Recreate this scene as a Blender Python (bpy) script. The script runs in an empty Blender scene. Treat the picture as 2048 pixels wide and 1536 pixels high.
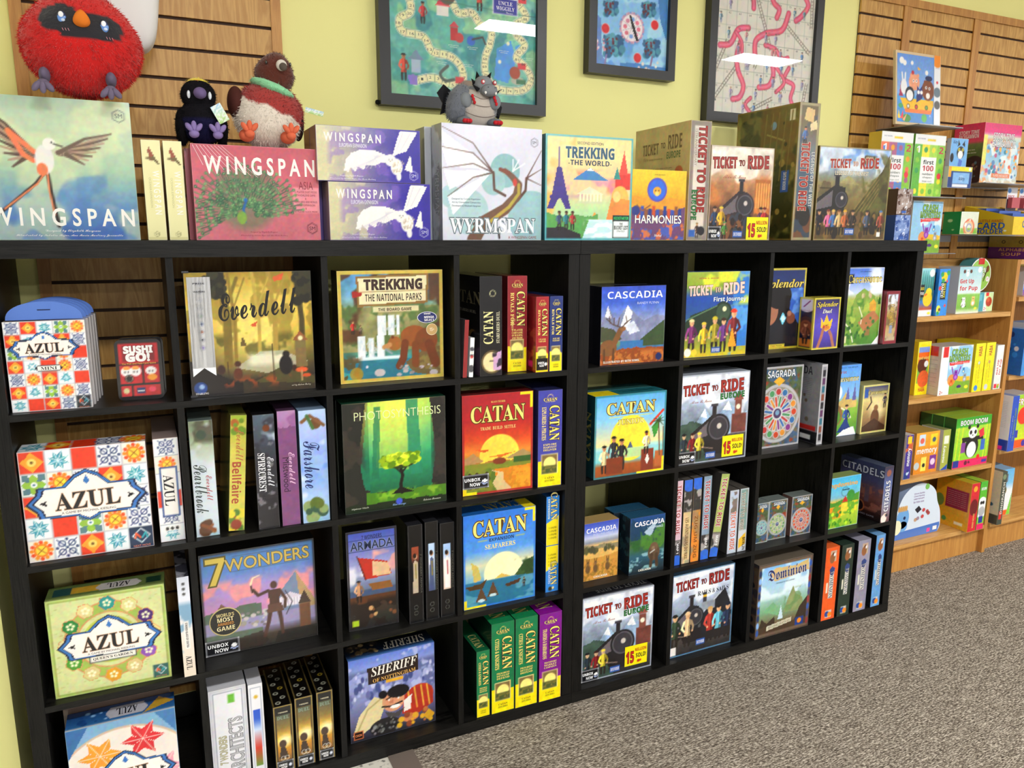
import bpy, math, random
import numpy as np
from mathutils import Matrix, Vector

# ------------------------------------------------------------------ camera, world, lights, exposure
SC = bpy.context.scene
COL = SC.collection
SC.view_settings.view_transform = 'Standard'
SC.view_settings.look = 'None'
SC.view_settings.gamma = 1.0
SC.view_settings.use_curve_mapping = False
SC.view_settings.exposure = 0.03

cam = bpy.data.cameras.new('camera')
cam.sensor_width = 36.0
cam.lens = 1543.5 / 2048 * 36.0
cam.clip_start = 0.05
cam_o = bpy.data.objects.new('camera', cam)
COL.objects.link(cam_o)
cam_o.matrix_world = (Matrix.Translation((0.319, -1.9446, 1.4828)) @ Matrix.Rotation(-0.4459, 4, 'Z')
                      @ Matrix.Rotation(1.3801, 4, 'X') @ Matrix.Rotation(0.0033, 4, 'Z'))
SC.camera = cam_o

world = bpy.data.worlds.new('world'); SC.world = world
world.use_nodes = True
wb = world.node_tree.nodes['Background']
wb.inputs['Color'].default_value = (1.0, 0.985, 0.955, 1)
wb.inputs['Strength'].default_value = 0.66

CEIL = 2.9
PANEL_STRENGTH = 112.0
# fluorescent panels: centre x, centre y; rear two rows added to brighten the lower boxes
PANELS = [(5.03, -2.42), (2.85, -2.42), (0.67, -2.42), (7.2, -2.42),
          (5.03, -5.85), (2.85, -5.85), (0.67, -5.85), (7.2, -5.85),
          (5.03, -7.7), (2.85, -7.7), (0.67, -7.7)]

# ------------------------------------------------------------------ colours and materials
def lin(h):
    if isinstance(h, str):
        c = np.array([int(h[i:i + 2], 16) / 255 for i in (0, 2, 4)])
    else:
        c = np.asarray(h, float)
    return np.where(c <= 0.04045, c / 12.92, ((c + 0.055) / 1.055) ** 2.4)

def srgb(h):
    if isinstance(h, str):
        return np.array([int(h[i:i + 2], 16) / 255 for i in (0, 2, 4)])
    return np.asarray(h, float)

def mat(name, col='808080', rough=0.5, spec=0.5, metal=0.0, attr=False, emit=0, alpha=1, coat=0, bump=None, sheen=0):
    m = bpy.data.materials.new(name); m.use_nodes = True
    nt = m.node_tree; b = nt.nodes['Principled BSDF']
    l = lin(col)
    b.inputs['Base Color'].default_value = (*l, 1)
    b.inputs['Roughness'].default_value = rough
    b.inputs['Specular IOR Level'].default_value = spec
    b.inputs['Metallic'].default_value = metal
    b.inputs['Coat Weight'].default_value = coat
    b.inputs['Coat Roughness'].default_value = 0.12
    b.inputs['Sheen Weight'].default_value = sheen
    if alpha < 1: b.inputs['Alpha'].default_value = alpha
    if emit:
        b.inputs['Emission Color'].default_value = (*l, 1); b.inputs['Emission Strength'].default_value = emit
    if attr:
        a = nt.nodes.new('ShaderNodeAttribute'); a.attribute_name = 'Col'
        nt.links.new(a.outputs['Color'], b.inputs['Base Color'])
    if bump:
        tc = nt.nodes.new('ShaderNodeTexCoord'); n = nt.nodes.new('ShaderNodeTexNoise')
        n.inputs['Scale'].default_value = bump[0]; n.inputs['Detail'].default_value = 3
        bp = nt.nodes.new('ShaderNodeBump'); bp.inputs['Strength'].default_value = bump[1]; bp.inputs['Distance'].default_value = bump[2]
        nt.links.new(tc.outputs['Object'], n.inputs['Vector']); nt.links.new(n.outputs['Fac'], bp.inputs['Height'])
        nt.links.new(bp.outputs['Normal'], b.inputs['Normal'])
    return m

def wood(name, c1, c2, rough=0.4, scale=(1, 1, 1), dist=6.0, bandscale=3.0, fine=0.25, spec=.4):
    """procedural grain: stretched noise plus fine streaks"""
    m = bpy.data.materials.new(name); m.use_nodes = True
    nt = m.node_tree; N = nt.nodes; L = nt.links; b = N['Principled BSDF']
    tc = N.new('ShaderNodeTexCoord'); mp = N.new('ShaderNodeMapping'); mp.inputs['Scale'].default_value = scale
    L.new(tc.outputs['Object'], mp.inputs['Vector'])
    n1 = N.new('ShaderNodeTexNoise'); n1.inputs['Scale'].default_value = bandscale; n1.inputs['Detail'].default_value = 5; n1.inputs['Distortion'].default_value = dist * .1
    n2 = N.new('ShaderNodeTexNoise'); n2.inputs['Scale'].default_value = bandscale * 14; n2.inputs['Detail'].default_value = 4
    L.new(mp.outputs['Vector'], n1.inputs['Vector']); L.new(mp.outputs['Vector'], n2.inputs['Vector'])
    w = N.new('ShaderNodeMath'); w.operation = 'MULTIPLY'; w.inputs[1].default_value = dist
    L.new(n1.outputs['Fac'], w.inputs[0])
    fr = N.new('ShaderNodeMath'); fr.operation = 'PINGPONG'; fr.inputs[1].default_value = 0.5
    L.new(w.outputs[0], fr.inputs[0])
    mx = N.new('ShaderNodeMath'); mx.operation = 'MULTIPLY_ADD'; mx.inputs[1].default_value = 1.2
    ad = N.new('ShaderNodeMath'); ad.operation = 'MULTIPLY_ADD'; ad.inputs[1].default_value = fine * 4; ad.inputs[2].default_value = -fine * 2
    L.new(n2.outputs['Fac'], ad.inputs[0]); L.new(fr.outputs[0], mx.inputs[0]); L.new(ad.outputs[0], mx.inputs[2])
    cr = N.new('ShaderNodeValToRGB')
    cr.color_ramp.elements[0].position = 0.0; cr.color_ramp.elements[0].color = (*lin(c1), 1)
    cr.color_ramp.elements[1].position = 0.8; cr.color_ramp.elements[1].color = (*lin(c2), 1)
    L.new(mx.outputs[0], cr.inputs['Fac']); L.new(cr.outputs['Color'], b.inputs['Base Color'])
    b.inputs['Roughness'].default_value = rough; b.inputs['Specular IOR Level'].default_value = spec
    bp = N.new('ShaderNodeBump'); bp.inputs['Strength'].default_value = 0.12; bp.inputs['Distance'].default_value = 0.001
    L.new(n2.outputs['Fac'], bp.inputs['Height']); L.new(bp.outputs['Normal'], b.inputs['Normal'])
    return m

M = {}
M['print'] = mat('printed_card', attr=True, rough=0.42, spec=0.35)
M['gloss'] = mat('glossy_printed_card', attr=True, rough=0.25, spec=0.45, coat=0.35)
M['fur'] = mat('plush_fur', attr=True, rough=0.95, spec=0.15, sheen=0.4, bump=(160, 0.5, 0.003))
M['fur_dark'] = mat('dark_plush_fur', attr=True, rough=1.0, spec=0.08, bump=(160, 0.5, 0.003))
M['felt'] = mat('plush_felt', attr=True, rough=0.85, spec=0.2, bump=(400, 0.3, 0.001))
M['black_wood'] = wood('black_brown_laminate', '020202', '1f1e1c', spec=.25, rough=0.38, scale=(2, 20, 60), bandscale=4, dist=3, fine=.3)
M['black_wood_v'] = wood('black_brown_laminate_upright', '020202', '1d1c1a', spec=.22, rough=0.42, scale=(60, 20, 2), bandscale=4, dist=3, fine=.3)
M['oak'] = wood('golden_oak_veneer', 'bb8943', 'dcae64', rough=0.42, scale=(9, 9, 1.1), bandscale=1.6, dist=9, fine=.18)
M['oak_trim'] = wood('golden_oak_trim', 'b67d3c', 'd09a50', rough=0.42, scale=(24, 24, 1.5), bandscale=1.6, dist=4, fine=.2)
M['maple'] = wood('maple_board_edge', 'bd8846', 'd9ab68', rough=0.4, scale=(1.5, 20, 24), bandscale=1.8, dist=5, fine=.2)
M['case_back'] = wood('bookcase_back_veneer', '8f5f28', 'ac7636', rough=0.5, scale=(22, 12, 1.2), bandscale=1.5, dist=5, fine=.2)
M['groove'] = mat('slat_groove_dark_wood', '3d2410', rough=0.7)  # plain dark brown backing behind the gaps between slats
M['frame_black'] = mat('black_frame_paint', '262628', rough=0.35, spec=0.4)
M['metal'] = mat('brushed_grey_metal', '9b9c9f', rough=0.35, metal=0.8)
M['rubber'] = mat('brown_rubber_edging', '6a5f57', rough=0.6, bump=(60, .3, .001))
M['base_black'] = mat('black_vinyl_base', '121212', rough=0.5)
M['panel_light'] = mat('fluorescent_diffuser', 'ffffff', emit=PANEL_STRENGTH)
M['panel_frame'] = mat('white_lamp_frame', 'e8e8e6', rough=0.5)
M['eye'] = mat('glossy_plastic_eye', attr=True, rough=0.12, spec=0.6, coat=0.6)
M['steel'] = mat('tin_lacquer', attr=True, rough=0.22, spec=0.6, coat=0.5)

def wall_mat(name, col):
    m = mat(name, col, rough=0.75, spec=0.25, bump=(220, 0.12, 0.0006))
    return m
M['yellow'] = wall_mat('yellow_wall_paint', 'f7f3a4')
M['white_ceiling'] = wall_mat('white_ceiling_tile', 'e9e7e0')

def glass_mat():
    m = bpy.data.materials.new('clear_picture_glazing'); m.use_nodes = True
    nt = m.node_tree; N = nt.nodes; L = nt.links
    for n in list(N): N.remove(n)
    out = N.new('ShaderNodeOutputMaterial'); mix = N.new('ShaderNodeMixShader')
    tr = N.new('ShaderNodeBsdfTransparent'); gl = N.new('ShaderNodeBsdfGlossy'); gl.inputs['Roughness'].default_value = 0.015
    fr = N.new('ShaderNodeFresnel'); fr.inputs['IOR'].default_value = 1.45
    ge = N.new('ShaderNodeNewGeometry'); iv = N.new('ShaderNodeMath'); iv.operation = 'SUBTRACT'; iv.inputs[0].default_value = 1.0
    mu = N.new('ShaderNodeMath'); mu.operation = 'MULTIPLY'
    L.new(ge.outputs['Backfacing'], iv.inputs[1]); L.new(iv.outputs[0], mu.inputs[0]); L.new(fr.outputs[0], mu.inputs[1])
    L.new(mu.outputs[0], mix.inputs[0]); L.new(tr.outputs[0], mix.inputs[1]); L.new(gl.outputs[0], mix.inputs[2])
    L.new(mix.outputs[0], out.inputs['Surface'])
    return m
M['glass'] = glass_mat()

def film_mat():
    m = glass_mat(); m.name = 'clear_wrap_film'
    for n in m.node_tree.nodes:
        if n.type == 'BSDF_GLOSSY': n.inputs['Roughness'].default_value = 0.1
    return m

def carpet_mat():
    m = bpy.data.materials.new('taupe_loop_carpet'); m.use_nodes = True
    nt = m.node_tree; N = nt.nodes; L = nt.links; b = N['Principled BSDF']
    tc = N.new('ShaderNodeTexCoord')
    def noise(sx, sy, sc, det):
        mp = N.new('ShaderNodeMapping'); mp.inputs['Scale'].default_value = (sx, sy, 1)
        n = N.new('ShaderNodeTexNoise'); n.inputs['Scale'].default_value = sc; n.inputs['Detail'].default_value = det; n.inputs['Roughness'].default_value = .7
        L.new(tc.outputs['Object'], mp.inputs['Vector']); L.new(mp.outputs['Vector'], n.inputs['Vector']); return n
    a = noise(.55, 2.2, 150, 2); c = noise(.5, 6, 26, 3)
    mx = N.new('ShaderNodeMath'); mx.operation = 'MULTIPLY_ADD'; mx.inputs[1].default_value = 0.45
    L.new(c.outputs['Fac'], mx.inputs[0]); L.new(a.outputs['Fac'], mx.inputs[2])
    cr = N.new('ShaderNodeValToRGB'); e = cr.color_ramp.elements
    e[0].position = 0.56; e[0].color = (*lin('3a322b'), 1)
    e[1].position = 0.88; e[1].color = (*lin('cdc3b4'), 1)
    x = e.new(0.72); x.color = (*lin('7a7064'), 1)
    L.new(mx.outputs[0], cr.inputs['Fac']); L.new(cr.outputs['Color'], b.inputs['Base Color'])
    b.inputs['Roughness'].default_value = 0.95; b.inputs['Specular IOR Level'].default_value = 0.1
    bp = N.new('ShaderNodeBump'); bp.inputs['Strength'].default_value = 0.8; bp.inputs['Distance'].default_value = 0.004
    L.new(a.outputs['Fac'], bp.inputs['Height']); L.new(bp.outputs['Normal'], b.inputs['Normal'])
    return m
M['carpet'] = carpet_mat()

def tile_mat():
    m = bpy.data.materials.new('speckled_pale_floor_tile'); m.use_nodes = True
    nt = m.node_tree; N = nt.nodes; L = nt.links; b = N['Principled BSDF']
    tc = N.new('ShaderNodeTexCoord'); n = N.new('ShaderNodeTexNoise'); n.inputs['Scale'].default_value = 60; n.inputs['Detail'].default_value = 4
    L.new(tc.outputs['Object'], n.inputs['Vector']); cr = N.new('ShaderNodeValToRGB'); e = cr.color_ramp.elements
    e[0].position = 0.33; e[0].color = (*lin('6d6a62'), 1); e[1].position = 0.45; e[1].color = (*lin('d5d1c6'), 1)
    L.new(n.outputs['Fac'], cr.inputs['Fac']); L.new(cr.outputs['Color'], b.inputs['Base Color']); b.inputs['Roughness'].default_value = .4
    return m
M['tile'] = tile_mat()

# ------------------------------------------------------------------ mesh building
class MB:
    """collects coloured pieces of one mesh"""
    def __init__(s): s.V = []; s.F = []; s.C = []; s.n = 0; s.S = []; s.MI = []
    def add(s, v, f, c='808080', smooth=False, mi=0):
        v = np.asarray(v, float).reshape(-1, 3)  # pale blobs colour highlights onto the eye
        c = lin(c) if isinstance(c, str) else np.asarray(c, float)
        if c.ndim == 1: c = np.tile(c, (len(v), 1))
        s.V.append(v); s.C.append(c)
        groups = f if isinstance(f, list) and len(f) and isinstance(f[0], np.ndarray) and f[0].ndim == 2 else [np.asarray(f, int)]
        for g in groups:
            if len(g) == 0: continue
            s.F.append(g + s.n); s.S.append(smooth); s.MI.append(mi)
        s.n += len(v)
        return s
    def box(s, x0, y0, z0, x1, y1, z1, c='808080', mi=0):
        v = [(x, y, z) for z in (z0, z1) for y in (y0, y1) for x in (x0, x1)]
        return s.add(v, [(0, 1, 5, 4), (1, 3, 7, 5), (3, 2, 6, 7), (2, 0, 4, 6), (0, 2, 3, 1), (4, 5, 7, 6)], c, mi=mi)
    def build(s, name, mats, parent=None, loc=None, rot=None):
        me = bpy.data.meshes.new(name)
        V = np.concatenate(s.V); C = np.concatenate(s.C)
        loops = np.concatenate([g.ravel() for g in s.F]).astype(np.int32)
        tot = np.concatenate([np.full(len(g), g.shape[1]) for g in s.F]).astype(np.int32)
        st = np.concatenate([[0], np.cumsum(tot)[:-1]]).astype(np.int32)
        me.vertices.add(len(V)); me.vertices.foreach_set('co', V.ravel().astype(np.float32))
        me.loops.add(len(loops)); me.loops.foreach_set('vertex_index', loops)
        me.polygons.add(len(tot)); me.polygons.foreach_set('loop_start', st)
        sm = np.concatenate([np.full(len(g), b) for g, b in zip(s.F, s.S)])
        me.polygons.foreach_set('use_smooth', sm)
        mi = np.concatenate([np.full(len(g), b) for g, b in zip(s.F, s.MI)]).astype(np.int32)
        me.polygons.foreach_set('material_index', mi)
        me.update(calc_edges=True)
        a = me.color_attributes.new('Col', 'FLOAT_COLOR', 'POINT')
        a.data.foreach_set('color', np.concatenate([C, np.ones((len(C), 1))], 1).ravel().astype(np.float32))
        for m in (mats if isinstance(mats, (list, tuple)) else [mats]):
            me.materials.append(M[m] if isinstance(m, str) else m)
        o = bpy.data.objects.new(name, me); COL.objects.link(o)
        if parent: o.parent = parent
        if loc is not None: o.location = loc
        if rot is not None: o.rotation_euler = rot
        return o

def empty(name, loc, rz=0):
    o = bpy.data.objects.new(name, None); COL.objects.link(o); o.empty_display_size = 0.03
    o.location = loc; o.rotation_euler = (0, 0, rz); return o

def tag(o, label, cat, group=None, kind=None):
    if label: o['label'] = label
    if cat: o['category'] = cat
    if group: o['group'] = group
    if kind: o['kind'] = kind
    return o

def copy_tree(o, parent=None):
    c = o.copy(); COL.objects.link(c); c.parent = parent
    for ch in list(o.children): copy_tree(ch, c)
    return c

# ------------------------------------------------------------------ lettering
FONTS = {'s': (None, None), 'b': (0x1D5D4, 0x1D7EC), 'f': (0x1D400, 0x1D7CE), 'c': (0x1D4D0, None), 'k': (0x1D56C, None), 'i': (0x1D468, None)}
_tc = {}
def glyphs(txt, font, off):
    key = (txt, font, off)
    if key in _tc: return _tc[key]
    base, dig = FONTS[font]; o = ''
    for ch in txt:
        if base and 'A' <= ch <= 'Z': o += chr(base + ord(ch) - 65)
        elif base and 'a' <= ch <= 'z': o += chr(base + 26 + ord(ch) - 97)
        elif dig and ch.isdigit(): o += chr(dig + int(ch))
        else: o += ch
    cu = bpy.data.curves.new('lettering', 'FONT'); cu.body = o; cu.size = 1; cu.offset = off; cu.resolution_u = 3
    ob = bpy.data.objects.new('lettering', cu)
    me = bpy.data.meshes.new_from_object(ob); me.calc_loop_triangles()
    v = np.empty(len(me.vertices) * 3); me.vertices.foreach_get('co', v); v = v.reshape(-1, 3)[:, :2]
    t = np.empty(len(me.loop_triangles) * 3, int); me.loop_triangles.foreach_get('vertices', t); t = t.reshape(-1, 3)
    bpy.data.meshes.remove(me); bpy.data.objects.remove(ob); bpy.data.curves.remove(cu)
    _tc[key] = (v, t); return _tc[key]

def put_text(mb, O, U, Vv, N, txt, cx, cy, w, h, col, font='b', ol=None, rot=0, off=0, layer=1, shear=0, olw=.045):
    """lettering that fills a w x h metre box centred at cx, cy of a face"""
    v0, _ = glyphs(txt, font, 0 if off == 0 else off)
    if len(v0) == 0: return
    lo, hi = v0.min(0), v0.max(0); sz = np.maximum(hi - lo, 1e-6); sc = np.array([w, h]) / sz; mid = (lo + hi) / 2
    passes = ([(olw, ol, layer)] if ol else []) + [(off, col, layer + 1)]
    for of, cc, ly in passes:
        v, t = glyphs(txt, font, of)
        p = (v - mid) * sc
        if shear: p[:, 0] += p[:, 1] * shear
        a = math.radians(rot); p = p @ np.array([[math.cos(a), math.sin(a)], [-math.sin(a), math.cos(a)]])
        X = cx + p[:, 0]; Y = cy + p[:, 1]
        P = O + np.outer(X, U) + np.outer(Y, Vv) + N * (0.0002 + 0.00022 * ly)
        mb.add(P, t, cc)

# ------------------------------------------------------------------ painting on a face
def vnoise(X, Y, seed):
    r = np.random.RandomState(seed); G = r.rand(64, 64)
    xi = np.floor(X).astype(int); yi = np.floor(Y).astype(int); fx = X - xi; fy = Y - yi
    fx = fx * fx * (3 - 2 * fx); fy = fy * fy * (3 - 2 * fy)
    g = lambda a, b: G[a % 64, b % 64]
    return (g(xi, yi) * (1 - fx) + g(xi + 1, yi) * fx) * (1 - fy) + (g(xi, yi + 1) * (1 - fx) + g(xi + 1, yi + 1) * fx) * fy

def fbm(X, Y, seed, o=3):
    s = 0; a = 1; t = 0
    for i in range(o): s = s + a * vnoise(X * 2 ** i, Y * 2 ** i, seed + i); t += a; a *= .55
    return s / t

RES = 0.0027
class Art:
    """paint on a face; x and y run 0..1 from the lower corner the reader calls left"""
    def __init__(s, w, h, bg='808080', res=None):
        r = res or RES
        s.w, s.h = w, h; nx = max(2, int(w / r) + 1); ny = max(2, int(h / r) + 1)
        s.X, s.Y = np.meshgrid(np.linspace(0, 1, nx), np.linspace(0, 1, ny))
        s.c = np.tile(srgb(bg), (ny, nx, 1)).astype(float); s.T = []; s.px = 1.0 / ny; s.k = w / h
        s.shapes = []
    def mix(s, m, col, a=1):
        m = np.clip(m * a, 0, 1)[..., None]; s.c = s.c * (1 - m) + srgb(col) * m; return s
    def g(s, *st, x0=0, y0=0, x1=1, y1=1):
        ys = [p[0] for p in st]; cs = np.array([srgb(p[1]) for p in st])
        C = np.stack([np.interp(s.Y, ys, cs[:, i]) for i in range(3)], -1)
        m = ((s.X >= x0) & (s.X <= x1) & (s.Y >= y0) & (s.Y <= y1))[..., None]; s.c = np.where(m, C, s.c); return s
    def _ss(s, d): return np.clip(0.5 - d / s.px, 0, 1)
    def r(s, x0, y0, x1, y1, col, a=1):
        d = np.maximum(np.maximum(x0 - s.X, s.X - x1) * s.k, np.maximum(y0 - s.Y, s.Y - y1)); return s.mix(s._ss(d), col, a)
    def e(s, cx, cy, r, col, a=1, q=1.0, soft=0, rot=0):
        """ellipse radius r (in heights), q = height/width ratio"""
        dx = (s.X - cx) * s.k; dy = s.Y - cy
        if rot:
            t = math.radians(rot); dx, dy = dx * math.cos(t) + dy * math.sin(t), -dx * math.sin(t) + dy * math.cos(t)
        d = np.sqrt(dx ** 2 + (dy / q) ** 2) - r
        m = s._ss(d) if not soft else np.clip(-d / soft + .5, 0, 1)
        return s.mix(m, col, a)
    def ring(s, cx, cy, r, wd, col, a=1):
        d = np.abs(np.hypot((s.X - cx) * s.k, s.Y - cy) - r) - wd / 2; return s.mix(s._ss(d), col, a)
    def p(s, pts, col, a=1):
        X, Y = s.X, s.Y; ins = np.zeros(X.shape, bool); n = len(pts)
        for i in range(n):
            x1, y1 = pts[i]; x2, y2 = pts[(i + 1) % n]
            if y1 == y2: continue
            c = ((y1 > Y) != (y2 > Y)) & (X < (x2 - x1) * (Y - y1) / (y2 - y1) + x1); ins ^= c
        return s.mix(ins.astype(float), col, a)
    def l(s, pts, wd, col, a=1, taper=None):
        D = np.full(s.X.shape, 9.0)
        n = len(pts) - 1
        for i in range(n):
            (x1, y1), (x2, y2) = pts[i], pts[i + 1]
            ax, bx = x1 * s.k, x2 * s.k; px, py = s.X * s.k - ax, s.Y - y1; dx, dy = bx - ax, y2 - y1
            t = np.clip((px * dx + py * dy) / max(dx * dx + dy * dy, 1e-9), 0, 1)
            w = wd if taper is None else wd + (taper - wd) * (i + t) / n
            D = np.minimum(D, np.hypot(px - t * dx, py - t * dy) - w / 2)
        return s.mix(s._ss(D), col, a)
    def n(s, amp=.1, sc=12, seed=1, sx=1):
        f = fbm(s.X * sc * s.k * sx, s.Y * sc, seed) - .5; s.c = np.clip(s.c * (1 + 2 * amp * f[..., None]), 0, 1); return s
    def nb(s, col, sc=6, th=.5, seed=2, a=1, x0=0, y0=0, x1=1, y1=1, sx=1, soft=.08):
        f = fbm(s.X * sc * s.k * sx, s.Y * sc, seed); m = np.clip((f - th) / soft, 0, 1)
        if x0 > 0: m = m * np.clip((s.X - x0) / .05 + .3, 0, 1)
        if x1 < 1: m = m * np.clip((x1 - s.X) / .05 + .3, 0, 1)
        if y0 > 0: m = m * np.clip((s.Y - y0) / .05 + .3, 0, 1)
        if y1 < 1: m = m * np.clip((y1 - s.Y) / .05 + .3, 0, 1)
        return s.mix(m, col, a)
    def d(s, n, x0, y0, x1, y1, r, cols, seed=3, q=1, rr=.5, a=1):
        R = random.Random(seed)
        for i in range(n):
            s.e(R.uniform(x0, x1), R.uniform(y0, y1), r * R.uniform(1 - rr, 1 + rr), R.choice(cols), a, q=q)
        return s
    def m(s, y, amp, col, seed=5, sc=3, x0=0, x1=1, a=1, tilt=0):
        f = fbm(s.X * sc, s.X * 0 + seed * 3.7, seed, 4) - .5
        return s.mix(((s.Y < y + amp * 2 * f + tilt * (s.X - .5)) & (s.X >= x0) & (s.X <= x1)).astype(float), col, a)
    def border(s, t, col):
        tx = t / s.k; return s.r(0, 0, 1, t, col).r(0, 1 - t, 1, 1, col).r(0, 0, tx, 1, col).r(1 - tx, 0, 1, 1, col)
    def person(s, x, y, h, coat, skin='d9a47e', hat=None, leg='2a2320'):
        """a small clothed figure: legs, tapered body, arms, head, hair or hat"""
        k = s.k; w = h * .26 / k; c = srgb(coat); lo, hi = c * .72, np.clip(c * 1.22 + .03, 0, 1); R = random.Random(int(x * 977 + y * 131))
        for q in (-1, 1): s.l([(x + q * w * .2, y + h * .42), (x + q * w * .3, y + h * .2), (x + q * w * .26, y + h * .02)], h * .105, leg, taper=h * .07)
        s.p([(x - w * .42, y + h * .3), (x + w * .42, y + h * .3), (x + w * .3, y + h * .52), (x + w * .5, y + h * .74), (x + w * .2, y + h * .82), (x - w * .2, y + h * .82), (x - w * .5, y + h * .74), (x - w * .3, y + h * .52)], coat)
        s.p([(x + w * .05, y + h * .3), (x + w * .42, y + h * .3), (x + w * .3, y + h * .52), (x + w * .5, y + h * .74), (x + w * .2, y + h * .8)], lo).l([(x, y + h * .78), (x, y + h * .4)], h * .018, hi)
        e = R.choice((-1, 1)) * w * .2
        s.l([(x - w * .46, y + h * .72), (x - w * .72, y + h * .54), (x - w * .5 + e, y + h * .42)], h * .075, hi, taper=h * .06).l([(x + w * .46, y + h * .72), (x + w * .74, y + h * .56), (x + w * .45 + e, y + h * .44)], h * .075, lo, taper=h * .06)
        s.e(x - w * .5 + e, y + h * .41, h * .03, skin).e(x + w * .45 + e, y + h * .43, h * .03, skin).e(x, y + h * .83, h * .04, skin)
        s.e(x, y + h * .9, h * .078, skin, q=1.2).e(x + w * .1, y + h * .89, h * .045, srgb(skin) * .82, .6, q=1.3)
        hc = hat if hat is not None else '3a2a20'
        s.e(x - w * .02, y + h * .965, h * .085, hc, q=.6).l([(x - w * .36, y + h * .95), (x + w * .36, y + h * .95)], h * .022, hc)
        return s
    def t(s, txt, x, y, w, h, col='ffffff', f='b', ol=None, rot=0, off=0, shear=0, olw=.045):
        s.T.append((txt, x, y, w, h, col, f, ol, rot, off, shear, olw)); return s
    def tv(s, txt, x, y, w, h, col='ffffff', f='b', ol=None, rot=-90, **k):
        """vertical lettering: w is the length along y in heights, h its letter height in widths"""
        s.T.append((txt, x, y, -w, h, col, f, ol, rot, k.get('off', 0), k.get('shear', 0), .045)); return s
    def place(s, mb, O, U, V, N):
        O, U, V, N = [np.asarray(q, float) for q in (O, U, V, N)]
        ny, nx = s.X.shape
        if nx * ny > 1500:      # the printed picture's own fine brushwork
            amp = .07 * np.clip((1.05 - s.c.min(-1)) * 1.6, .12, 1)
            for ch in range(3): s.c[..., ch] *= 1 + amp * 2 * (fbm(s.X * 38 * s.k, s.Y * 38, 50 + ch, 2) - .5)
            s.c *= (1 + amp * 1.6 * (fbm(s.X * 9 * s.k, s.Y * 9, 61, 3) - .5))[..., None]
        g_ = s.c.mean(-1, keepdims=True); s.c = np.clip((g_ + (s.c - g_) * 1.13 - .5) * 1.07 + .5, .01, .97)
        P = O + np.einsum('ij,k->ijk', s.X * s.w, U) + np.einsum('ij,k->ijk', s.Y * s.h, V)
        idx = np.arange(nx * ny).reshape(ny, nx)
        f = np.stack([idx[:-1, :-1], idx[:-1, 1:], idx[1:, 1:], idx[1:, :-1]], -1).reshape(-1, 4)
        mb.add(P.reshape(-1, 3), f, lin(np.clip(s.c, 0, 1).reshape(-1, 3)))
        for (txt, x, y, w, h, col, fo, ol, rot, off, sh, olw) in s.T:
            if w < 0: ww, hh = -w * s.h, h * s.w
            else: ww, hh = w * s.w, h * s.h
            put_text(mb, O, U, V, N, txt, x * s.w, y * s.h, ww, hh, col, fo, ol, rot, off, shear=sh, olw=olw)

def carton(name, w, h, d, front, left=None, top=None, right=None, side='303030', matn='print'):
    """a closed carton; its base corner nearest the reader's left at the origin, front in the plane y = 0"""
    mb = MB()
    sides = {'front': ((0, 0, 0), (1, 0, 0), (0, 0, 1), (0, -1, 0), w, h, front),
             'left': ((0, d, 0), (0, -1, 0), (0, 0, 1), (-1, 0, 0), d, h, left),
             'right': ((w, 0, 0), (0, 1, 0), (0, 0, 1), (1, 0, 0), d, h, right),
             'top': ((0, 0, h), (1, 0, 0), (0, 1, 0), (0, 0, 1), w, d, top),
             'back': ((w, d, 0), (-1, 0, 0), (0, 0, 1), (0, 1, 0), w, h, None),
             'bottom': ((0, d, 0), (1, 0, 0), (0, -1, 0), (0, 0, -1), w, d, None)}
    for k, (O, U, V, N, a, b, art) in sides.items():
        if isinstance(art, Art):
            art.w, art.h = a, b
            art.place(mb, O, U, V, N)
        else:
            O, U, V = np.array(O, float), np.array(U, float), np.array(V, float)
            c = art if isinstance(art, str) else side
            mb.add([O, O + U * a, O + U * a + V * b, O + V * b], [(0, 1, 2, 3)], c)
    if w > .03 and h > .06:        # paler strips paint a highlight along the front's edges
        ec = np.clip(lin(side) * 1.5 + .05, 0, .8); e = .0007; y = -.0003
        for q in ((0, 0, e, h), (w - e, 0, w, h), (0, h - e, w, h), (0, 0, w, e)): mb.add([(q[0], y, q[1]), (q[2], y, q[1]), (q[2], y, q[3]), (q[0], y, q[3])], [(0, 1, 2, 3)], ec)
    return mb.build(name, [matn])

def sticker(parent, name, x, z, w, h, art, y=-0.0012, label=None):
    mb = MB(); mb.box(x, y, z, x + w, -0.0007, z + h, '202020')
    art.w, art.h = w, h
    art.place(mb, (x, y - .0002, z), (1, 0, 0), (0, 0, 1), (0, -1, 0))
    o = mb.build(name, ['gloss'], parent)
    if label: o['label'] = label
    return o

def unbox(parent, w=.085, x=0, z=.001):
    a = Art(w, .042, '0c0d14').border(.06, 'ffffff').p([(.72, .5), (.84, .36), (.96, .5), (.84, .66)], 'ffffff').p([(.72, .42), (.84, .28), (.96, .42), (.96, .36), (.84, .2), (.72, .36)], 'b9c6ee')
    a.t('UNBOX', .37, .64, .6, .24, 'ffffff').t('NOW', .47, .3, .4, .24, 'ffffff')
    return sticker(parent, 'sticker', x, z, w, .042, a, label='black sticker with white lettering')

def million(parent, x, z, w=.088, h=.072):
    a = Art(w, h, 'f4da1e')
    a.t('15', .23, .42, .34, .56, 'c0241c', 'b', '7a1410').t('MILLION', .7, .76, .5, .16, 'c0241c').t('SOLD!', .72, .46, .46, .22, '2a1c10')
    a.d(3, .5, .16, .92, .2, .05, ['5a4a1a', 'b03020', '705c20'])
    return sticker(parent, 'sticker', x, z, w, h, a, label='yellow sticker with red and black lettering')

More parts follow.
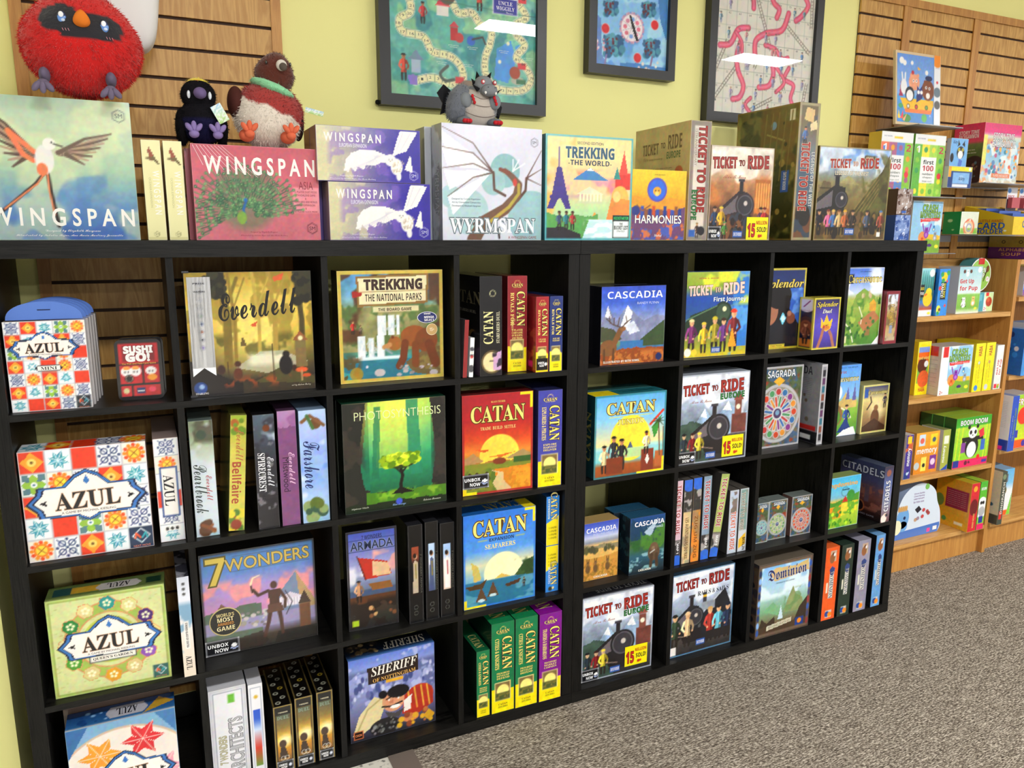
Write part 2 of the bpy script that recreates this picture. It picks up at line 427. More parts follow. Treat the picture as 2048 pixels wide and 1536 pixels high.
def stand(o, x, y, z, yaw=0, lean=0):
    o.location = (x, y, z + .0008 + (o.dimensions.x * math.sin(math.radians(lean)) if lean else 0))
    o.rotation_euler = Matrix.Rotation(math.radians(yaw), 3, 'Z').to_4x4().to_euler() if not lean else (Matrix.Rotation(math.radians(yaw), 4, 'Z') @ Matrix.Rotation(math.radians(lean), 4, 'Y')).to_euler()
    return o
# ------------------------------------------------------------------ the room
T_, t_, P_, c_, OV = .038, .016, .036, .336, .005
S_ = 2 * P_ + 4 * c_ + 3 * t_          # width of one shelf unit
H_ = 2 * T_ + 4 * c_ + 3 * t_
ZT, Z3, Z2, Z1, Z0 = H_, T_ + 3 * (c_ + t_), T_ + 2 * (c_ + t_), T_ + (c_ + t_), T_
WALL = .42

def struct(name, mb, m):
    o = mb.build(name, m); o['kind'] = 'structure'; return o

struct('wall_back', MB().box(-3.5, WALL, 0, 9, WALL + .12, CEIL), ['yellow'])
struct('wall_left', MB().box(-1.6, .2, 0, -.06, WALL - .0005, CEIL), ['yellow'])
struct('floor', MB().box(.93, -9.0, -.1, 9, WALL, 0), ['carpet'])
struct('floor_tile', MB().box(-3.5, -9.0, -.1, .855, WALL, 0), ['tile'])
struct('trim_1', MB().box(.855, -9.0, -.1, .93, WALL, .003), ['rubber'])
struct('ceiling', MB().box(-3.5, -9.0, CEIL, 9, WALL + .12, CEIL + .1), ['white_ceiling'])
struct('baseboard_back', MB().box(-.059, WALL - .006, 0.0035, 2.95, WALL - .0005, .101), ['base_black'])

for i, (px_, py_) in enumerate(PANELS):
    r = empty('ceiling_light', (px_, py_, CEIL))
    a, b = .31, .14
    MB().box(-a, -b, -.012, a, b, -.006).build('diffuser', ['panel_light'], r)
    f = MB()
    for q in ((-a - .02, -b - .02, a + .02, -b), (-a - .02, b, a + .02, b + .02), (-a - .02, -b, -a, b), (a, -b, a + .02, b)):
        f.box(q[0], q[1], -.014, q[2], q[3], -.0005)
    f.build('lamp_frame', ['panel_frame'], r)
    tag(r, 'flat rectangular ceiling light out of the frame, rear rows added to light lower boxes', 'ceiling light', 'ceiling lights in rows over the aisle')

# slatwall panels: boards with dark grooves between oak trim strips
def slatwall(x0, x1, z0, z1, label, stiles, top=True, zg=2.347, rail=.03):
    r = empty('slatwall_panel', (x0, WALL, z0))
    yb, yf = -.0008, -.012
    zs = sorted(zg - .0762 * k for k in range(-6, 40) if z0 < zg - .0762 * k < z1 - .02)
    lo = 0; mb = MB(); gr = MB()
    gr.box(0, -.003, 0, x1 - x0, yb, z1 - z0)
    edges = [0.0] + [z - z0 for z in zs] + [z1 - z0]
    for a, b in zip(edges[:-1], edges[1:]):
        mb.box(0, yf, a + (.0045 if a > 0 else 0), x1 - x0, -.0035, b - (.0045 if b < z1 - z0 else 0))
    mb.build('slat_boards', ['oak'], r); gr.build('groove_backing', ['groove'], r)
    for a, b in stiles:
        MB().box(a - x0, yf - .006, 0, b - x0, yf - .0005, z1 - z0).build('trim_strip', ['oak_trim'], r)
    if top: MB().box(0, yf - .0075, z1 - z0 - .03, x1 - x0, yf - .0065, z1 - z0).build('top_rail', ['oak_trim'], r)
    tag(r, label, 'slatwall panel')
    return r
slatwall(.08, .727, .11, 2.6, 'oak slatwall panel behind the seated red bird toy', [(.08, .108), (.7, .727)])
slatwall(2.962, 3.222, 1.385, 2.43, 'narrow oak slatwall panel beside the yellow wall, holding the wooden puzzle', [(3.2, 3.222)])
slatwall(3.2225, 3.66, 1.385, 2.43, 'oak slatwall panel holding the number card packs, next to the yellow wall panel strip', [(3.2225, 3.244), (3.638, 3.66)])
slatwall(3.6605, 4.6, 1.385, 2.43, 'wide oak slatwall panel over the yellow card holder tray', [(3.6605, 3.682)])

# black shelf units
def cube_unit(x, label):
    r = empty('cube_shelf', (x, 0, 0))
    D = .39
    MB().box(-OV if x == 0 else 0.0006, -.004, H_ - T_, S_ - .0006 if x == 0 else S_ + OV, D, H_).build('top_panel', ['black_wood'], r)
    MB().box(0.0006, 0, 0.0006, S_ - .0006, D, T_ - .0003).build('bottom_panel', ['black_wood'], r)
    for a in (0.0008, S_ - P_):
        MB().box(a, 0.001, T_, a + P_ - .0008, D, H_ - T_ - .0003).build('side_panel', ['black_wood_v'], r)
    for k in range(1, 4):
        z = T_ + k * c_ + (k - 1) * t_
        MB().box(P_ + .0003, .0005, z, S_ - P_ - .0003, D, z + t_).build('shelf', ['black_wood'], r)
        for j in range(4):
            zz = T_ + j * (c_ + t_)
            xx = P_ + k * c_ + (k - 1) * t_
            MB().box(xx, .0015, zz + .0003, xx + t_, D, zz + c_ - .0003).build('divider', ['black_wood_v'], r)
    tag(r, label, 'shelf unit')
    return r
cube_unit(0, 'black-brown cube shelf unit of sixteen cells under the seated plush birds')
cube_unit(S_, 'black-brown cube shelf unit of sixteen cells, standing beside the oak bookcase')
# ------------------------------------------------------------------ games on the shelves
def B(name, x, y, z, yaw, w, h, d, label, front, left=None, top=None, cat='board game', side='303030', matn='gloss', group=None, lean=0):
    o = carton(name, w - .0012, h, d, front, left, top, None, side, matn)
    stand(o, x + .0006, y, z, yaw * .6, lean); tag(o, label, cat, group); return o
GB, EB, CB = 'board_game_box', 'expansion_box', 'card_game_box'

def ttr(A, x, y, w, h, col='9c2a22', ol='2a0f0c', two=None, c2='2f7a3a', tv=False):
    """the three word title over a width w at height y"""
    A.t('TICKET', x + w * .2, y - h * .05, w * .42, h, col, 'b', ol, rot=2, off=.02).t('TO', x + w * .5, y - h * .02, w * .1, h * .5, col, 'f', ol, rot=2).t('RIDE', x + w * .79, y + h * .1, w * .38, h * 1.15, col, 'b', ol, rot=2, off=.02)
    if two: A.t(two, x + w * .8, y - h * .85, w * .4, h * .55, c2, 'b', '123018', rot=2)
    return A
def catan(A, y=.78, w=.74, h=.17, x=.5, col='f6e27a', ol='5a3a10'):
    return A.t('CATAN', x, y, w, h, col, 'f', ol)
def hexsm(A, x, y, r, col):
    pts = [(x + r * math.sin(math.radians(60 * i)) / A.k, y + r * math.cos(math.radians(60 * i))) for i in range(7)]
    A.l(pts, r * .12, col); A.t('SM', x, y, r * 1.1 / A.k, r * .7, col, 's'); return A
def wing(A, x0, y0, tipx, tipy, c1, c2, n=9, spread=.5):
    """a feathered wing from shoulder to tip"""
    for i in range(n):
        f = i / (n - 1); ang = spread * f
        ex = x0 + (tipx - x0) * (1 - .55 * f); ey = y0 + (tipy - y0) * (1 - .9 * f) - spread * f * .28 * (1 - f * .2)
        A.l([(x0 + (tipx - x0) * f * .15, y0 - .01 * f), (ex, ey)], .036, c1 if i % 2 else c2, taper=.012)
    A.l([(x0, y0), ((x0 + tipx) / 2, (y0 + tipy) / 2 + .03), (tipx, tipy)], .03, c1, taper=.008); return A

# --- artwork
def a_wingspan(w, h):
    A = Art(w, h, 'b7c7a8', .0026).g((0, '3c5f9e'), (.22, '5f86b0'), (.5, 'a3bfa6'), (.8, 'bccdb0'), (1, 'a9bda8')).nb('d3dbb0', 3, .52, 4, .6).nb('4f78b4', 3.5, .58, 9, .5, y1=.5)
    wing(A, .36, .6, .02, .95, '5b4a40', 'a89078', 10, .55); A.l([(.35, .62), (.2, .76), (.28, .6), (.34, .56)], .035, 'e0815a')
    wing(A, .5, .62, .86, .77, '6a5a4c', 'b09a82', 8, .4)
    A.l([(.42, .5), (.34, .4), (.1, .19)], .022, '2e2622').l([(.42, .5), (.35, .4), (.13, .22)], .012, 'd98a62').l([(.42, .5), (.43, .35), (.46, .1)], .024, '2e2622').l([(.42, .48), (.42, .35), (.44, .18)], .012, 'd98a62')
    A.e(.41, .57, .06, 'e4e3dc', q=1.7).e(.39, .5, .035, 'df8058', q=1.3).e(.45, .68, .042, 'eceae2').l([(.48, .68), (.53, .665)], .012, '55504a').e(.465, .69, .006, '111111')
    A.t('W I N G S P A N', .5, .165, .94, .13, 'f4f2ea', 's', off=.02).t('Designed by Elizabeth Hargrave', .55, .065, .36, .022, 'eeeee6', 'c').t('Illustrated by Natalia Rojas, Ana Maria Martinez Jaramillo', .53, .032, .7, .02, 'eeeee6', 'c')
    return hexsm(A, .92, .9, .045, '5d6a60')
def a_asia(w, h):
    A = Art(w, h, 'bc6470', .0026).g((0, 'c4747e'), (.6, 'c26a76'), (1, 'b85c69')).r(.78, .3, 1, .58, 'e39aa4', .8)
    R = random.Random(4)
    A.e(.4, .42, .33, '4f7a52', .55, q=.95, soft=.1)
    for ring in range(7):
        for i in range(34):
            an = math.radians(-12 + i * 204 / 33 + ring * 3); r = .1 + ring * .062
            r += R.uniform(-.025, .025); x = .4 + r * math.cos(an) * 1.25 / A.k; y = .28 + r * math.sin(an) * 1.1
            A.l([(x, y), (.4 + (x - .4) * .8, .28 + (y - .28) * .8)], .012, R.choice(['3f6a4c', '2f5a42', '56805a']))
            A.e(x, y, .017, R.choice(['4d7a52', '6c9464', '375f46'])).e(x, y, .006, '8fae7c')
    A.l([(.38, .2), (.375, .33), (.4, .42)], .035, '2a5f9a', taper=.02).e(.395, .43, .02, '2a6aa8').e(.36, .24, .05, '7fa04a', q=1.4)
    A.t('W I N G S P A N', .53, .79, .88, .19, 'f6f2ec', 's', off=.025).t('ASIA', .89, .6, .12, .085, '8c2f3c', 's')
    for i, s in enumerate(('1-2 PLAYER DUET MODE', 'STANDALONE GAME', '&', 'ASIAN BIRD AND BONUS', 'CARD EXPANSION', '&', '6-7 PLAYER FLOCK MODE')): A.t(s, .885, .53 - i * .036, min(.19, .011 * len(s)), .022, '8a3844', 's')
    A.t('Designed by Elizabeth Hargrave', .53, .085, .22, .025, '8a3040', 'c').t('Illustrated by Natalia Rojas and Ana Maria Martinez', .53, .048, .38, .022, '8a3040', 'c')
    return hexsm(A, .93, .13, .06, '5c2a34')
def a_europe(w, h):
    A = Art(w, h, '4a3fa0', .0026); f = np.clip(A.X * 1.5 - .15 + .25 * (fbm(A.X * 6, A.Y * 4, 3) - .5), 0, 1)[..., None]
    A.c = srgb('cdc9a4') * (1 - f) + srgb('3a2f96') * f; A.nb('8b6cc0', 5, .5, 7, .5, x0=.1, x1=.7).nb('ddd6b0', 5, .6, 12, .5, x1=.45)
    W = 'eeece8'
    A.p([(.68, .5), (.56, .58), (.42, .6), (.32, .52), (.27, .4), (.25, .2), (.29, .17), (.31, .26), (.36, .18), (.38, .28), (.44, .22), (.46, .32), (.54, .3), (.6, .36), (.68, .38)], W)
    for i in range(8): A.l([(.62 - i * .012, .5), (.28 + i * .045, .2 + i * .012)], .008, 'cfccd6')
    A.p([(.72, .5), (.8, .98), (.97, .96), (.86, .6)], W).l([(.76, .6), (.83, .95)], .01, 'c5c2d0').l([(.8, .6), (.9, .93)], .01, 'c5c2d0')
    A.e(.7, .42, .11, W).e(.76, .3, .12, W, q=1.3).e(.78, .12, .05, W, q=1.6).d(24, .72, .2, .84, .45, .012, ['c8b89c', 'b9ab98'], 6).p([(.84, .25), (.9, .55), (.92, .2)], W).e(.685, .43, .008, '221d30').e(.715, .43, .008, '221d30').e(.7, .4, .008, '8a7a50')
    A.t('W I N G S P A N', .34, .8, .54, .16, 'f4f2ec', 's', off=.025).t('EUROPEAN EXPANSION', .34, .66, .26, .07, 'efeef6', 's').t('Designed by Elizabeth Hargrave', .32, .1, .22, .04, 'e9e6f4', 'c').t('Illustrated by Natalia Rojas, Ana Maria Martinez', .33, .045, .44, .035, 'e9e6f4', 'c')
    return hexsm(A, .93, .14, .09, 'cfcfe8')
def a_oceania(w, h):
    A = Art(w, h, 'e3dfae').r(0, 0, 1, .03, 'cfcb98').e(.5, .82, .03, '7a4a2a', q=.8)
    A.p([(.42, .82), (.3, .9), (.4, .93), (.62, .85)], '8c4a2c').p([(.5, .82), (.85, .75), (.9, .77), (.6, .85)], '6a5a30').l([(.25, .82), (.6, .82)], .02, '6b5a34')
    A.tv('W I N G S P A N', .66, .48, .44, .36, 'f9f7ea', 's', off=.02).tv('OCEANIA EXPANSION', .33, .48, .3, .12, 'c9c58e', 's')
    return hexsm(A, .48, .06, .025, '8a865c')
def a_wyrm(w, h):
    A = Art(w, h, 'dcdde6', .0026).g((0, 'd0d4de'), (1, 'd6d6e4')).e(.62, .62, .15, '8db4b8').e(.5, .52, .12, '9fc0c2').e(.25, .25, .2, 'a3c4c6', .8).e(.9, .2, .25, '93b8bc', .9).e(.08, .38, .1, 'a9c6ca')
    D = '5b4238'
    for tip in ((-.02, .95), (.0, .8), (.02, .6), (.05, .38)): A.p([(.5, .62), tip, (tip[0] + .05, tip[1] - .16)], 'f0f0f4', .8)
    for tip in ((0, .97), (.0, .8), (.0, .62), (.05, .38)): A.l([(.5, .6), (.3, (tip[1] + .72) / 2), tip], .014, D, taper=.004)
    for tip in ((1, .82), (1, .65), (1, .5)): A.l([(.84, .56), tip], .013, D, taper=.004)
    A.l([(.5, .6), (.51, .45), (.62, .4)], .025, D).l([(.84, .56), (.83, .45), (.75, .36)], .025, D)
    A.l([(.3, .0), (.4, .16), (.62, .28), (.74, .4), (.76, .5), (.69, .57), (.62, .62)], .13, '6f5443', taper=.045).l([(.46, .16), (.66, .3), (.76, .42), (.76, .5)], .03, 'b0a04e').e(.72, .52, .022, 'b8483c', q=1.6).l([(.57, .63), (.66, .6)], .035, '7a4a38', taper=.04)
    A.l([(.36, .2), (.3, .14)], .02, D).l([(.55, .1), (.56, .02)], .02, '3b2c26')
    for q in ((.7, .62, .76, .72), (.7, .62, .82, .69), (.7, .62, .7, .72)): A.l([q[:2], q[2:]], .01, 'f6f6fa')
    A.t('WYRMSPAN', .5, .13, .86, .13, 'fbfbfb', 'f', '6f8088', olw=.06).t('A WINGSPAN GAME', .8, .025, .3, .026, '9c4340', 's')
    for i, s in enumerate(('Designed by Connie Vogelmann', 'Art by Clementine Campardou', 'Developed by Elizabeth Hargrave')): A.t(s, .23, .36 - .03 * i, .28, .018, '5d7080', 's')
    return hexsm(A, .92, .88, .04, '70707c')
def a_trekworld(w, h):
    A = Art(w, h, 'e9d49a', .0026).g((0, '7fb6b6'), (.3, 'b9d7a2'), (.55, 'f1c9a0'), (.8, 'f2dca2'), (1, 'efd79a')).nb('e48a72', 4, .5, 3, .8, y0=.45, y1=.68).nb('f0a94e', 3, .55, 8, .7, x1=.35).nb('c98ab0', 5, .55, 17, .6, y0=.4, y1=.6)
    A.p([(.3, .58), (.5, .7), (.72, .58)], '4a86b8').p([(.46, .67), (.5, .7), (.55, .67)], 'f3f1ec')
    A.l([(.15, .88), (.15, .68)], .012, '4b3f86').p([(.13, .7), (.18, .7), (.25, .42), (.29, .3), (.23, .3), (.16, .42), (.09, .3), (.02, .3), (.07, .42)], '4b3f86').r(.05, .4, .26, .43, '4b3f86')
    A.p([(.36, .45), (.5, .52), (.66, .45)], 'd9dcc0').r(.37, .36, .65, .38, 'c9cfae')
    for i in range(7): A.r(.385 + i * .04, .38, .405 + i * .04, .45, 'eceacb')
    A.r(.8, .5, .98, .66, 'c8453e').p([(.84, .64), (.9, .88), (.95, .64)], 'd4544a').p([(.78, .6), (.82, .72), (.86, .6)], '3c8f88')
    A.e(.86, .42, .1, 'eab868', q=1.15).p([(.76, .42), (.7, .2), (.98, .16), (.98, .4)], 'd98f4e').e(.82, .43, .045, 'f0cf8c', q=1.2).p([(.56, .28), (.66, .14), (.5, .14)], 'e0a050').m(.26, .05, '5f9a58', 3, 6, 0, .6)
    A.p([(.0, .0), (.0, .12), (.2, .13), (.4, .06), (.42, 0)], '2e2b30').p([(.42, 0), (.5, .2), (.78, .2), (.8, 0)], 'bfe0e2').nb('f4fbfa', 20, .5, 3, .8, x0=.44, x1=.8, y1=.2, sx=.3)
    for x, c in ((.16, '3a4a68'), (.24, '2f6f7a'), (.31, 'a33a3a')): A.person(x, .1, .18, c, '6b4a38', None)
    A.t('SECOND EDITION', .5, .93, .3, .026, '3c5560', 's').t('TREKKING', .5, .84, .56, .11, '2c5873', 'b', 'f7efd4', off=.02).t('-THE WORLD-', .5, .745, .5, .05, '243f58', 'b')
    A.border(.018, '4ea3aa'); A.border(.006, '8fd0d2')
    return A
def a_badge(w, h):
    A = Art(w, h, 'e9f0ee').r(0, .74, 1, 1, '1d2a2a').t('KICKSTARTER', .5, .87, .9, .13, '3fd07a').t('THE', .5, .62, .2, .1, '1c2226').t('BUCKET LIST', .5, .46, .85, .17, '1c2226').t('STRATEGY', .5, .3, .5, .08, '66706e', 's').border(.035, '16201f'); return A
def a_harm(w, h):
    A = Art(w, h, 'e0bf3a').g((0, '2e3f8e'), (.25, '3f4c9c'), (.42, 'c88a2e'), (.7, 'ddb23a'), (1, 'dcc53c')).m(.62, .06, 'd79a3a', 3, 3).m(.45, .05, '6b4a6c', 6, 5)
    for i in range(12): A.r(.1 + i * .07, .3, .155 + i * .07, .46 + .03 * math.sin(i * 2), ['c2562f', '3d56a4', '8a5a3a', '2b3f80'][i % 4])
    A.e(.46, .72, .17, '5b54b4').e(.46, .72, .145, '3f6fd0').e(.46, .7, .07, 'e3a53a', q=.9).e(.46, .665, .035, 'f2d27a').e(.43, .71, .01, '1d1d30').e(.49, .71, .01, '1d1d30').l([(.1, .5), (.2, .42), (.34, .5)], .02, '8d5a3c')
    A.nb('4468c4', 9, .5, 5, .7, y1=.28).nb('e07a3a', 10, .56, 8, .8, y1=.25).e(.08, .42, .07, '35407e')
    return A.t('HARMONIES', .5, .3, .86, .12, 'f6f3ea', 's', '3a3560', off=.01).t('JOHAN BENVENUTO', .5, .93, .2, .02, '6a5820', 's').t('Libellud', .5, .07, .14, .035, 'f2f2f2', 'c')
def a_ttr(w, h):
    A = Art(w, h, 'cfc4b6').g((0, '3c2f28'), (.35, '6b4d3a'), (.6, 'b3835c'), (.8, 'd2c4b4'), (1, 'dcd6cd')).nb('efe6da', 4, .48, 3, .8, y0=.55).nb('c07a44', 4, .55, 6, .7, y0=.35, y1=.7).r(.72, .2, .98, .66, 'b2703c').n(.2, 14, 4)
    for i in range(6): A.r(.74 + .04 * i, .35, .76 + .04 * i, .62, 'd6a25e')
    train(A, .5, .36, '3a3034')
    A.d(80, .05, .05, .98, .25, .03, ['2d2320', '5a3a2a', '7a5436', '3a3f48'], 5, q=1.3)
    for x, c, hh in ((.1, '2d3e58', '3c2a22'), (.2, 'c7a63a', 'd8bc50'), (.84, '4b2f44', '2a2422'), (.9, '9a2f2c', '6a1f1c')): A.person(x, .08, .28, c, 'c79a74', hh)
    A.person(.26, .0, .2, '4a7a3a', 'c79a74', '5d8a48')
    ttr(A, .04, .83, .9, .12); A.t('Alan R. Moon', .38, .68, .36, .04, 'a5604a', 'c')
    return A.r(.4, .03, .55, .1, '3a62ac').t('DAYS OF WONDER', .475, .065, .13, .04, 'e9eefa').border(.012, 'b9ab98')
def train(A, x, y, c, r=.13):
    A.p([(x - .33, y - .16), (x - .33, y - .02), (x - .02, y + .18), (x + .12, y + .15), (x + .12, y - .18)], c).p([(x - .3, y - .1), (x - .3, y - .05), (x - .05, y + .12), (x - .05, y - .05)], '6b6468')
    A.e(x + .07, y + .02, r, c).e(x + .07, y + .02, r * .85, '5d5a60').e(x + .07, y + .02, r * .75, '3a383d').e(x + .08, y + .04, r * .2, 'c9c2b8')
    A.r(x - .03, y + .14, x + .03, y + .28, '2c282b').r(x - .05, y + .27, x + .05, y + .3, '3c3a3e').p([(x - .08, y - .12), (x - .12, y - .28), (x + .2, y - .28), (x + .16, y - .12)], '262225')
    A.e(x - .2, y - .17, .055, '1c191b').e(x - .08, y - .2, .055, '1c191b').l([(x - .25, y - .17), (x, y - .21)], .012, '8a7a70'); return A
def a_legends(w, h):
    A = Art(w, h, '8a8058').g((0, '5c4a2c'), (.35, '6f5f38'), (.62, '8c8560'), (.8, '8ba4c4'), (1, '6f94c8')).nb('dfe4e8', 4, .5, 3, .8, y0=.7).p([(.3, .62), (.42, .7), (.58, .6)], '9a9468').p([(.5, .3), (.9, .78), (.98, .95), (1, .1), (.5, .1)], '4a4526').nb('5d5a30', 8, .45, 8, .8, x0=.6, y0=.3, y1=.95)
    for i in range(5): A.l([(.5 + i * .05, .3), (.85, .72 - i * .05)], .008, '8a7748')
    A.p([(.02, .5), (.08, .64), (.18, .62), (.22, .5), (.22, .3), (.02, .3)], '6e6248').l([(.04, .56), (.2, .56)], .01, '3c3424').n(.18, 12, 5)
    train(A, .27, .42, '2c2a28', .1); A.d(90, .05, .05, .95, .3, .025, ['4a3a24', '7a6238', '2f2a24', '66543a'], 5, q=1.4)
    for x, c, hh in ((.06, '26242a', '1c1a1c'), (.18, 'c06a8a', '7a3f30'), (.25, '4a6a9a', 'd6b46a'), (.33, 'c2a878', '6a4a30'), (.41, 'a5603a', 'd0a83c'), (.52, '38322e', '2a2420'), (.72, '4c5868', '3a3430'), (.92, '8a4a3a', '5a7aa0')): A.person(x, .06, .27, c, 'c79a74', hh)
    ttr(A, .16, .83, .68, .1, 'a12d24', 'e9dcc0'); A.t('LEGENDS OF THE WEST', .46, .725, .46, .045, 'e6ddc4', 'b', '4a4436').r(.62, .88, .76, .92, '4b3f2a').t('LEGACY', .69, .9, .1, .025, 'd8c69a')
    return A.r(.42, .06, .55, .13, '3a62ac').t('DAYS OF WONDER', .485, .095, .11, .04, 'e9eefa').r(.88, .04, .93, .09, 'f1ede2').border(.012, '9a8a5c')
def a_eu(w, h, rails=False):
    A = Art(w, h, 'c5cbd6').g((0, '33302f'), (.25, '4c4744'), (.45, '6f7a86'), (.7, 'b7c4d8'), (1, 'd9dce4')).nb('eef1f6', 4, .5, 3, .8, y0=.5)
    if not rails:
        A.p([(.2, .4), (.36, .62), (.5, .45), (.7, .68), (.9, .5), (1, .55), (1, .3), (0, .3)], '9db6cf').p([(.3, .53), (.36, .62), (.4, .5)], 'f2f4f8').p([(.62, .58), (.7, .68), (.76, .56)], 'f2f4f8').m(.45, .06, '3f5248', 4, 9, 0, .45)
        A.r(.76, .3, .98, .52, '6a3f38').r(.8, .5, .9, .68, '7b4a40').p([(.78, .68), (.85, .78), (.93, .68)], '8c5348').e(.85, .6, .03, 'efe6d0').n(.2, 14, 4); train(A, .5, .36, '232226', .16)
        ttr(A, .05, .84, .88, .12, two='EUROPE')
        for x, c, hh in ((.08, '26323c', '14161a'), (.2, '6f1f24', '3a1a1a'), (.3, 'd0c048', 'e9dc5a')): A.person(x, .05, .3, c, 'd9b48e', hh)
        A.r(.4, .04, .54, .11, '3a62ac').t('DAYS OF WONDER', .47, .075, .12, .04, 'e9eefa').t('Alan R. Moon', .3, .7, .3, .035, 'a06a60', 'c')
    else:
        A.p([(.45, .12), (.5, .45), (.86, .72), (.97, .5), (.95, .12)], '24262c').l([(.5, .47), (.86, .73)], .012, 'd0d4da').r(.5, .6, .56, .72, '3a3a3e').r(.5, .66, .56, .69, 'c9a23a').r(.48, .5, .7, .6, '8f959e').n(.15, 12, 4); train(A, .32, .42, '23262c', .12)
        ttr(A, .07, .86, .86, .12, '8f2320'); A.t('RAILS & SAILS', .66, .72, .5, .055, '252a3a', 'f')
        for x, c, hh in ((.07, '3a4a38', '1c1c1c'), (.27, 'e2c49a', 'e2c49a'), (.63, 'a03c34', 'c8a468'), (.77, '6fb6c8', '1c1c22'), (.92, '26324a', '1c2438')): A.person(x, .1, .42, c, 'e2b48c', hh)
        A.r(.42, .08, .56, .15, '3a62ac').t('DAYS OF WONDER', .49, .115, .12, .04, 'e9eefa').r(.01, .02, .1, .12, 'e9e4e0')
    return A.border(.014, 'aab2c0' if not rails else '5a86a8')
def a_spine_ttr(w, h, bg='d3cbc0', txt='EUROPE', c2='2f7a3a', extra='15TH ANNIVERSARY'):
    A = Art(w, h, bg).n(.08, 8, 3).border(.04, '8a8076')
    A.tv('TICKET TO RIDE', .6, .6, .72, .42, '9c2a22', 'b', '2a0f0c', off=.02).tv(txt, .3, .3, .25, .26, c2, 'b', '1c2a1c').tv(extra, .28, .78, .3, .13, '8a7a6a', 's')
    return A.person(.5, .02, .13, '3a2a26', 'c79a74', '8a6a3a').e(.7, .08, .04, '26242a').r(.1, .03, .4, .09, '3a62ac')
def a_eurobox_left(w, h):
    A = Art(w, h, 'c3ad7c').n(.1, 7, 3)
    A.t('TICKET', .3, .81, .3, .1, '6a4a2a', 'b').t('TO', .53, .83, .08, .05, '6a4a2a', 'b').t('RIDE', .74, .85, .24, .12, '6a4a2a', 'b').t('EUROPE', .72, .74, .24, .06, '4a6a34', 'b').t('15th anniversary', .35, .72, .35, .04, '9a8254', 'c').e(.82, .58, .06, 'b8502a')
    for i in range(6): A.t('discover the great rail cities of old' if i % 2 else 'of europe in this deluxe edition of the game', .45, .63 - .028 * i, .5, .016, '6a5836', 's')
    return A
def a_legs_left(w, h):
    A = Art(w, h, '4c4a24').g((0, '3a3420'), (.5, '4f4c28'), (1, '6e673a')).nb('8a8148', 7, .52, 5, .8).nb('2c3018', 6, .5, 11, .8).nb('6b4f26', 5, .6, 21, .8, x0=.4).d(30, .3, .1, .95, .9, .02, ['a08a4c', '2a2616'], 4)
    A.e(.62, .86, .03, '7a98b4').l([(.52, .8), (.8, .74)], .012, '9a8a50').r(.86, .88, .94, .96, 'ded6bc').r(.78, .36, .9, .52, '3a62ac').tv('DAYS OF WONDER', .84, .44, .13, .05, 'dfe6f4')
    for i in range(5): A.l([(.45 + i * .1, .45), (.5 + i * .1, .95)], .012, '7c6a3c')
    return A.border(.01, '8a7440')
def a_legs_spine(w, h):
    A = Art(w, h, '5a5138').g((0, '57482e'), (.3, '8c9aa4'), (.6, '7a8496'), (.85, '6a5c40'), (1, '5c5030')).nb('3c4a5c', 5, .5, 4, .7).d(14, .1, .02, .9, .2, .05, ['2c2824', '6a4a34', '3c4450'], 3, q=1.3)
    A.p([(.25, .88), (.7, .86), (.75, .95), (.35, .97)], 'cbb27a').p([(.6, .8), (.95, .82), (.85, .88), (.55, .85)], 'd6c49a').person(.35, .7, .13, '4a6a9a', 'c98a64', '2a2422')
    A.tv('TICKET TO RIDE', .42, .47, .5, .42, 'a12d24', 'b', 'efe3c8', off=.02).tv('LEGENDS OF THE WEST', .8, .45, .4, .17, 'cdd2d0', 'b', '4a4a40')
    return A.border(.02, '9c9270')

# --- top of the unit
Y = ZT
o = B(GB, .0298, .05, Y, .6, .297, .3, .072, 'square blue-green game box with a flying white and orange bird, beneath the red plush', a_wingspan(.297, .3), side='8aa08c')
OG = 'cream spine-out boxes beside the blue-green bird game'
for x, lb in ((.3423, 'slim cream box, brown bird on its spine, next to the blue-green bird game'), (.3879, 'slim cream box, brown bird on its spine, next to the pink peacock game')):
    B(EB, x, .06, Y, 0, .041, .2236, .2, lb, a_oceania(.041, .2236), side='cbc79a', cat='board game', group=OG)
aa = a_asia(.294, .2209)
o = B(GB, .4463, .06, Y, .8, .294, .2209, .068, 'pink game box with a green peacock, shrink-wrapped, under the plush birds', aa, left='a84a58', side='c26a76', matn='gloss')
f = MB(); R = random.Random(2)
for i in range(9):
    x = .004 + i * .008; f.add([(x, -.0012, .218), (x + .0012, -.0012, .218), (x * 1.9 + .018, -.0012, .218 - .045 - .003 * i), (x * 1.9 + .017, -.0012, .218 - .045 - .003 * i)], [(0, 1, 2, 3)], 'f3d5da')
f.build('wrap_creases', ['gloss'], o)
B(GB, .436, .135, Y, 0, .294, .2165, .07, 'pink game box standing unseen but for one edge behind the peacock game', None, side='c9606e')
ae = a_europe(.272, .143)
for x, y, z, hh, lb in ((.7590, .045, Y, .1445, 'wide purple game box with a flying white owl, lower of the stacked two'), (.7335, .045, Y + .1459, .1325, 'wide purple game box with a flying white owl, upper of the stacked two')):
    B(EB, x, y, z, .6, .270, hh, .07, lb, a_europe(.27, hh), left='a58a74', side='5a4a8c', group='stacked owl game boxes')
B(EB, .7335, .121, Y, .6, .270, .1445, .07, 'wide game box behind the lower owl box, only its tan side showing', None, left='8f7868', side='5a4a8c')
B(EB, .7335, .121, Y + .1459, .6, .270, .1325, .07, 'wide game box behind the upper owl box, only its tan side showing', None, left='8f7868', side='5a4a8c')
wl = Art(.07, .3, '8c8e92').nb('c9ced6', 5, .5, 3, .8).tv('WYRMSPAN', .5, .45, .5, .4, 'b9bcc4', 's')
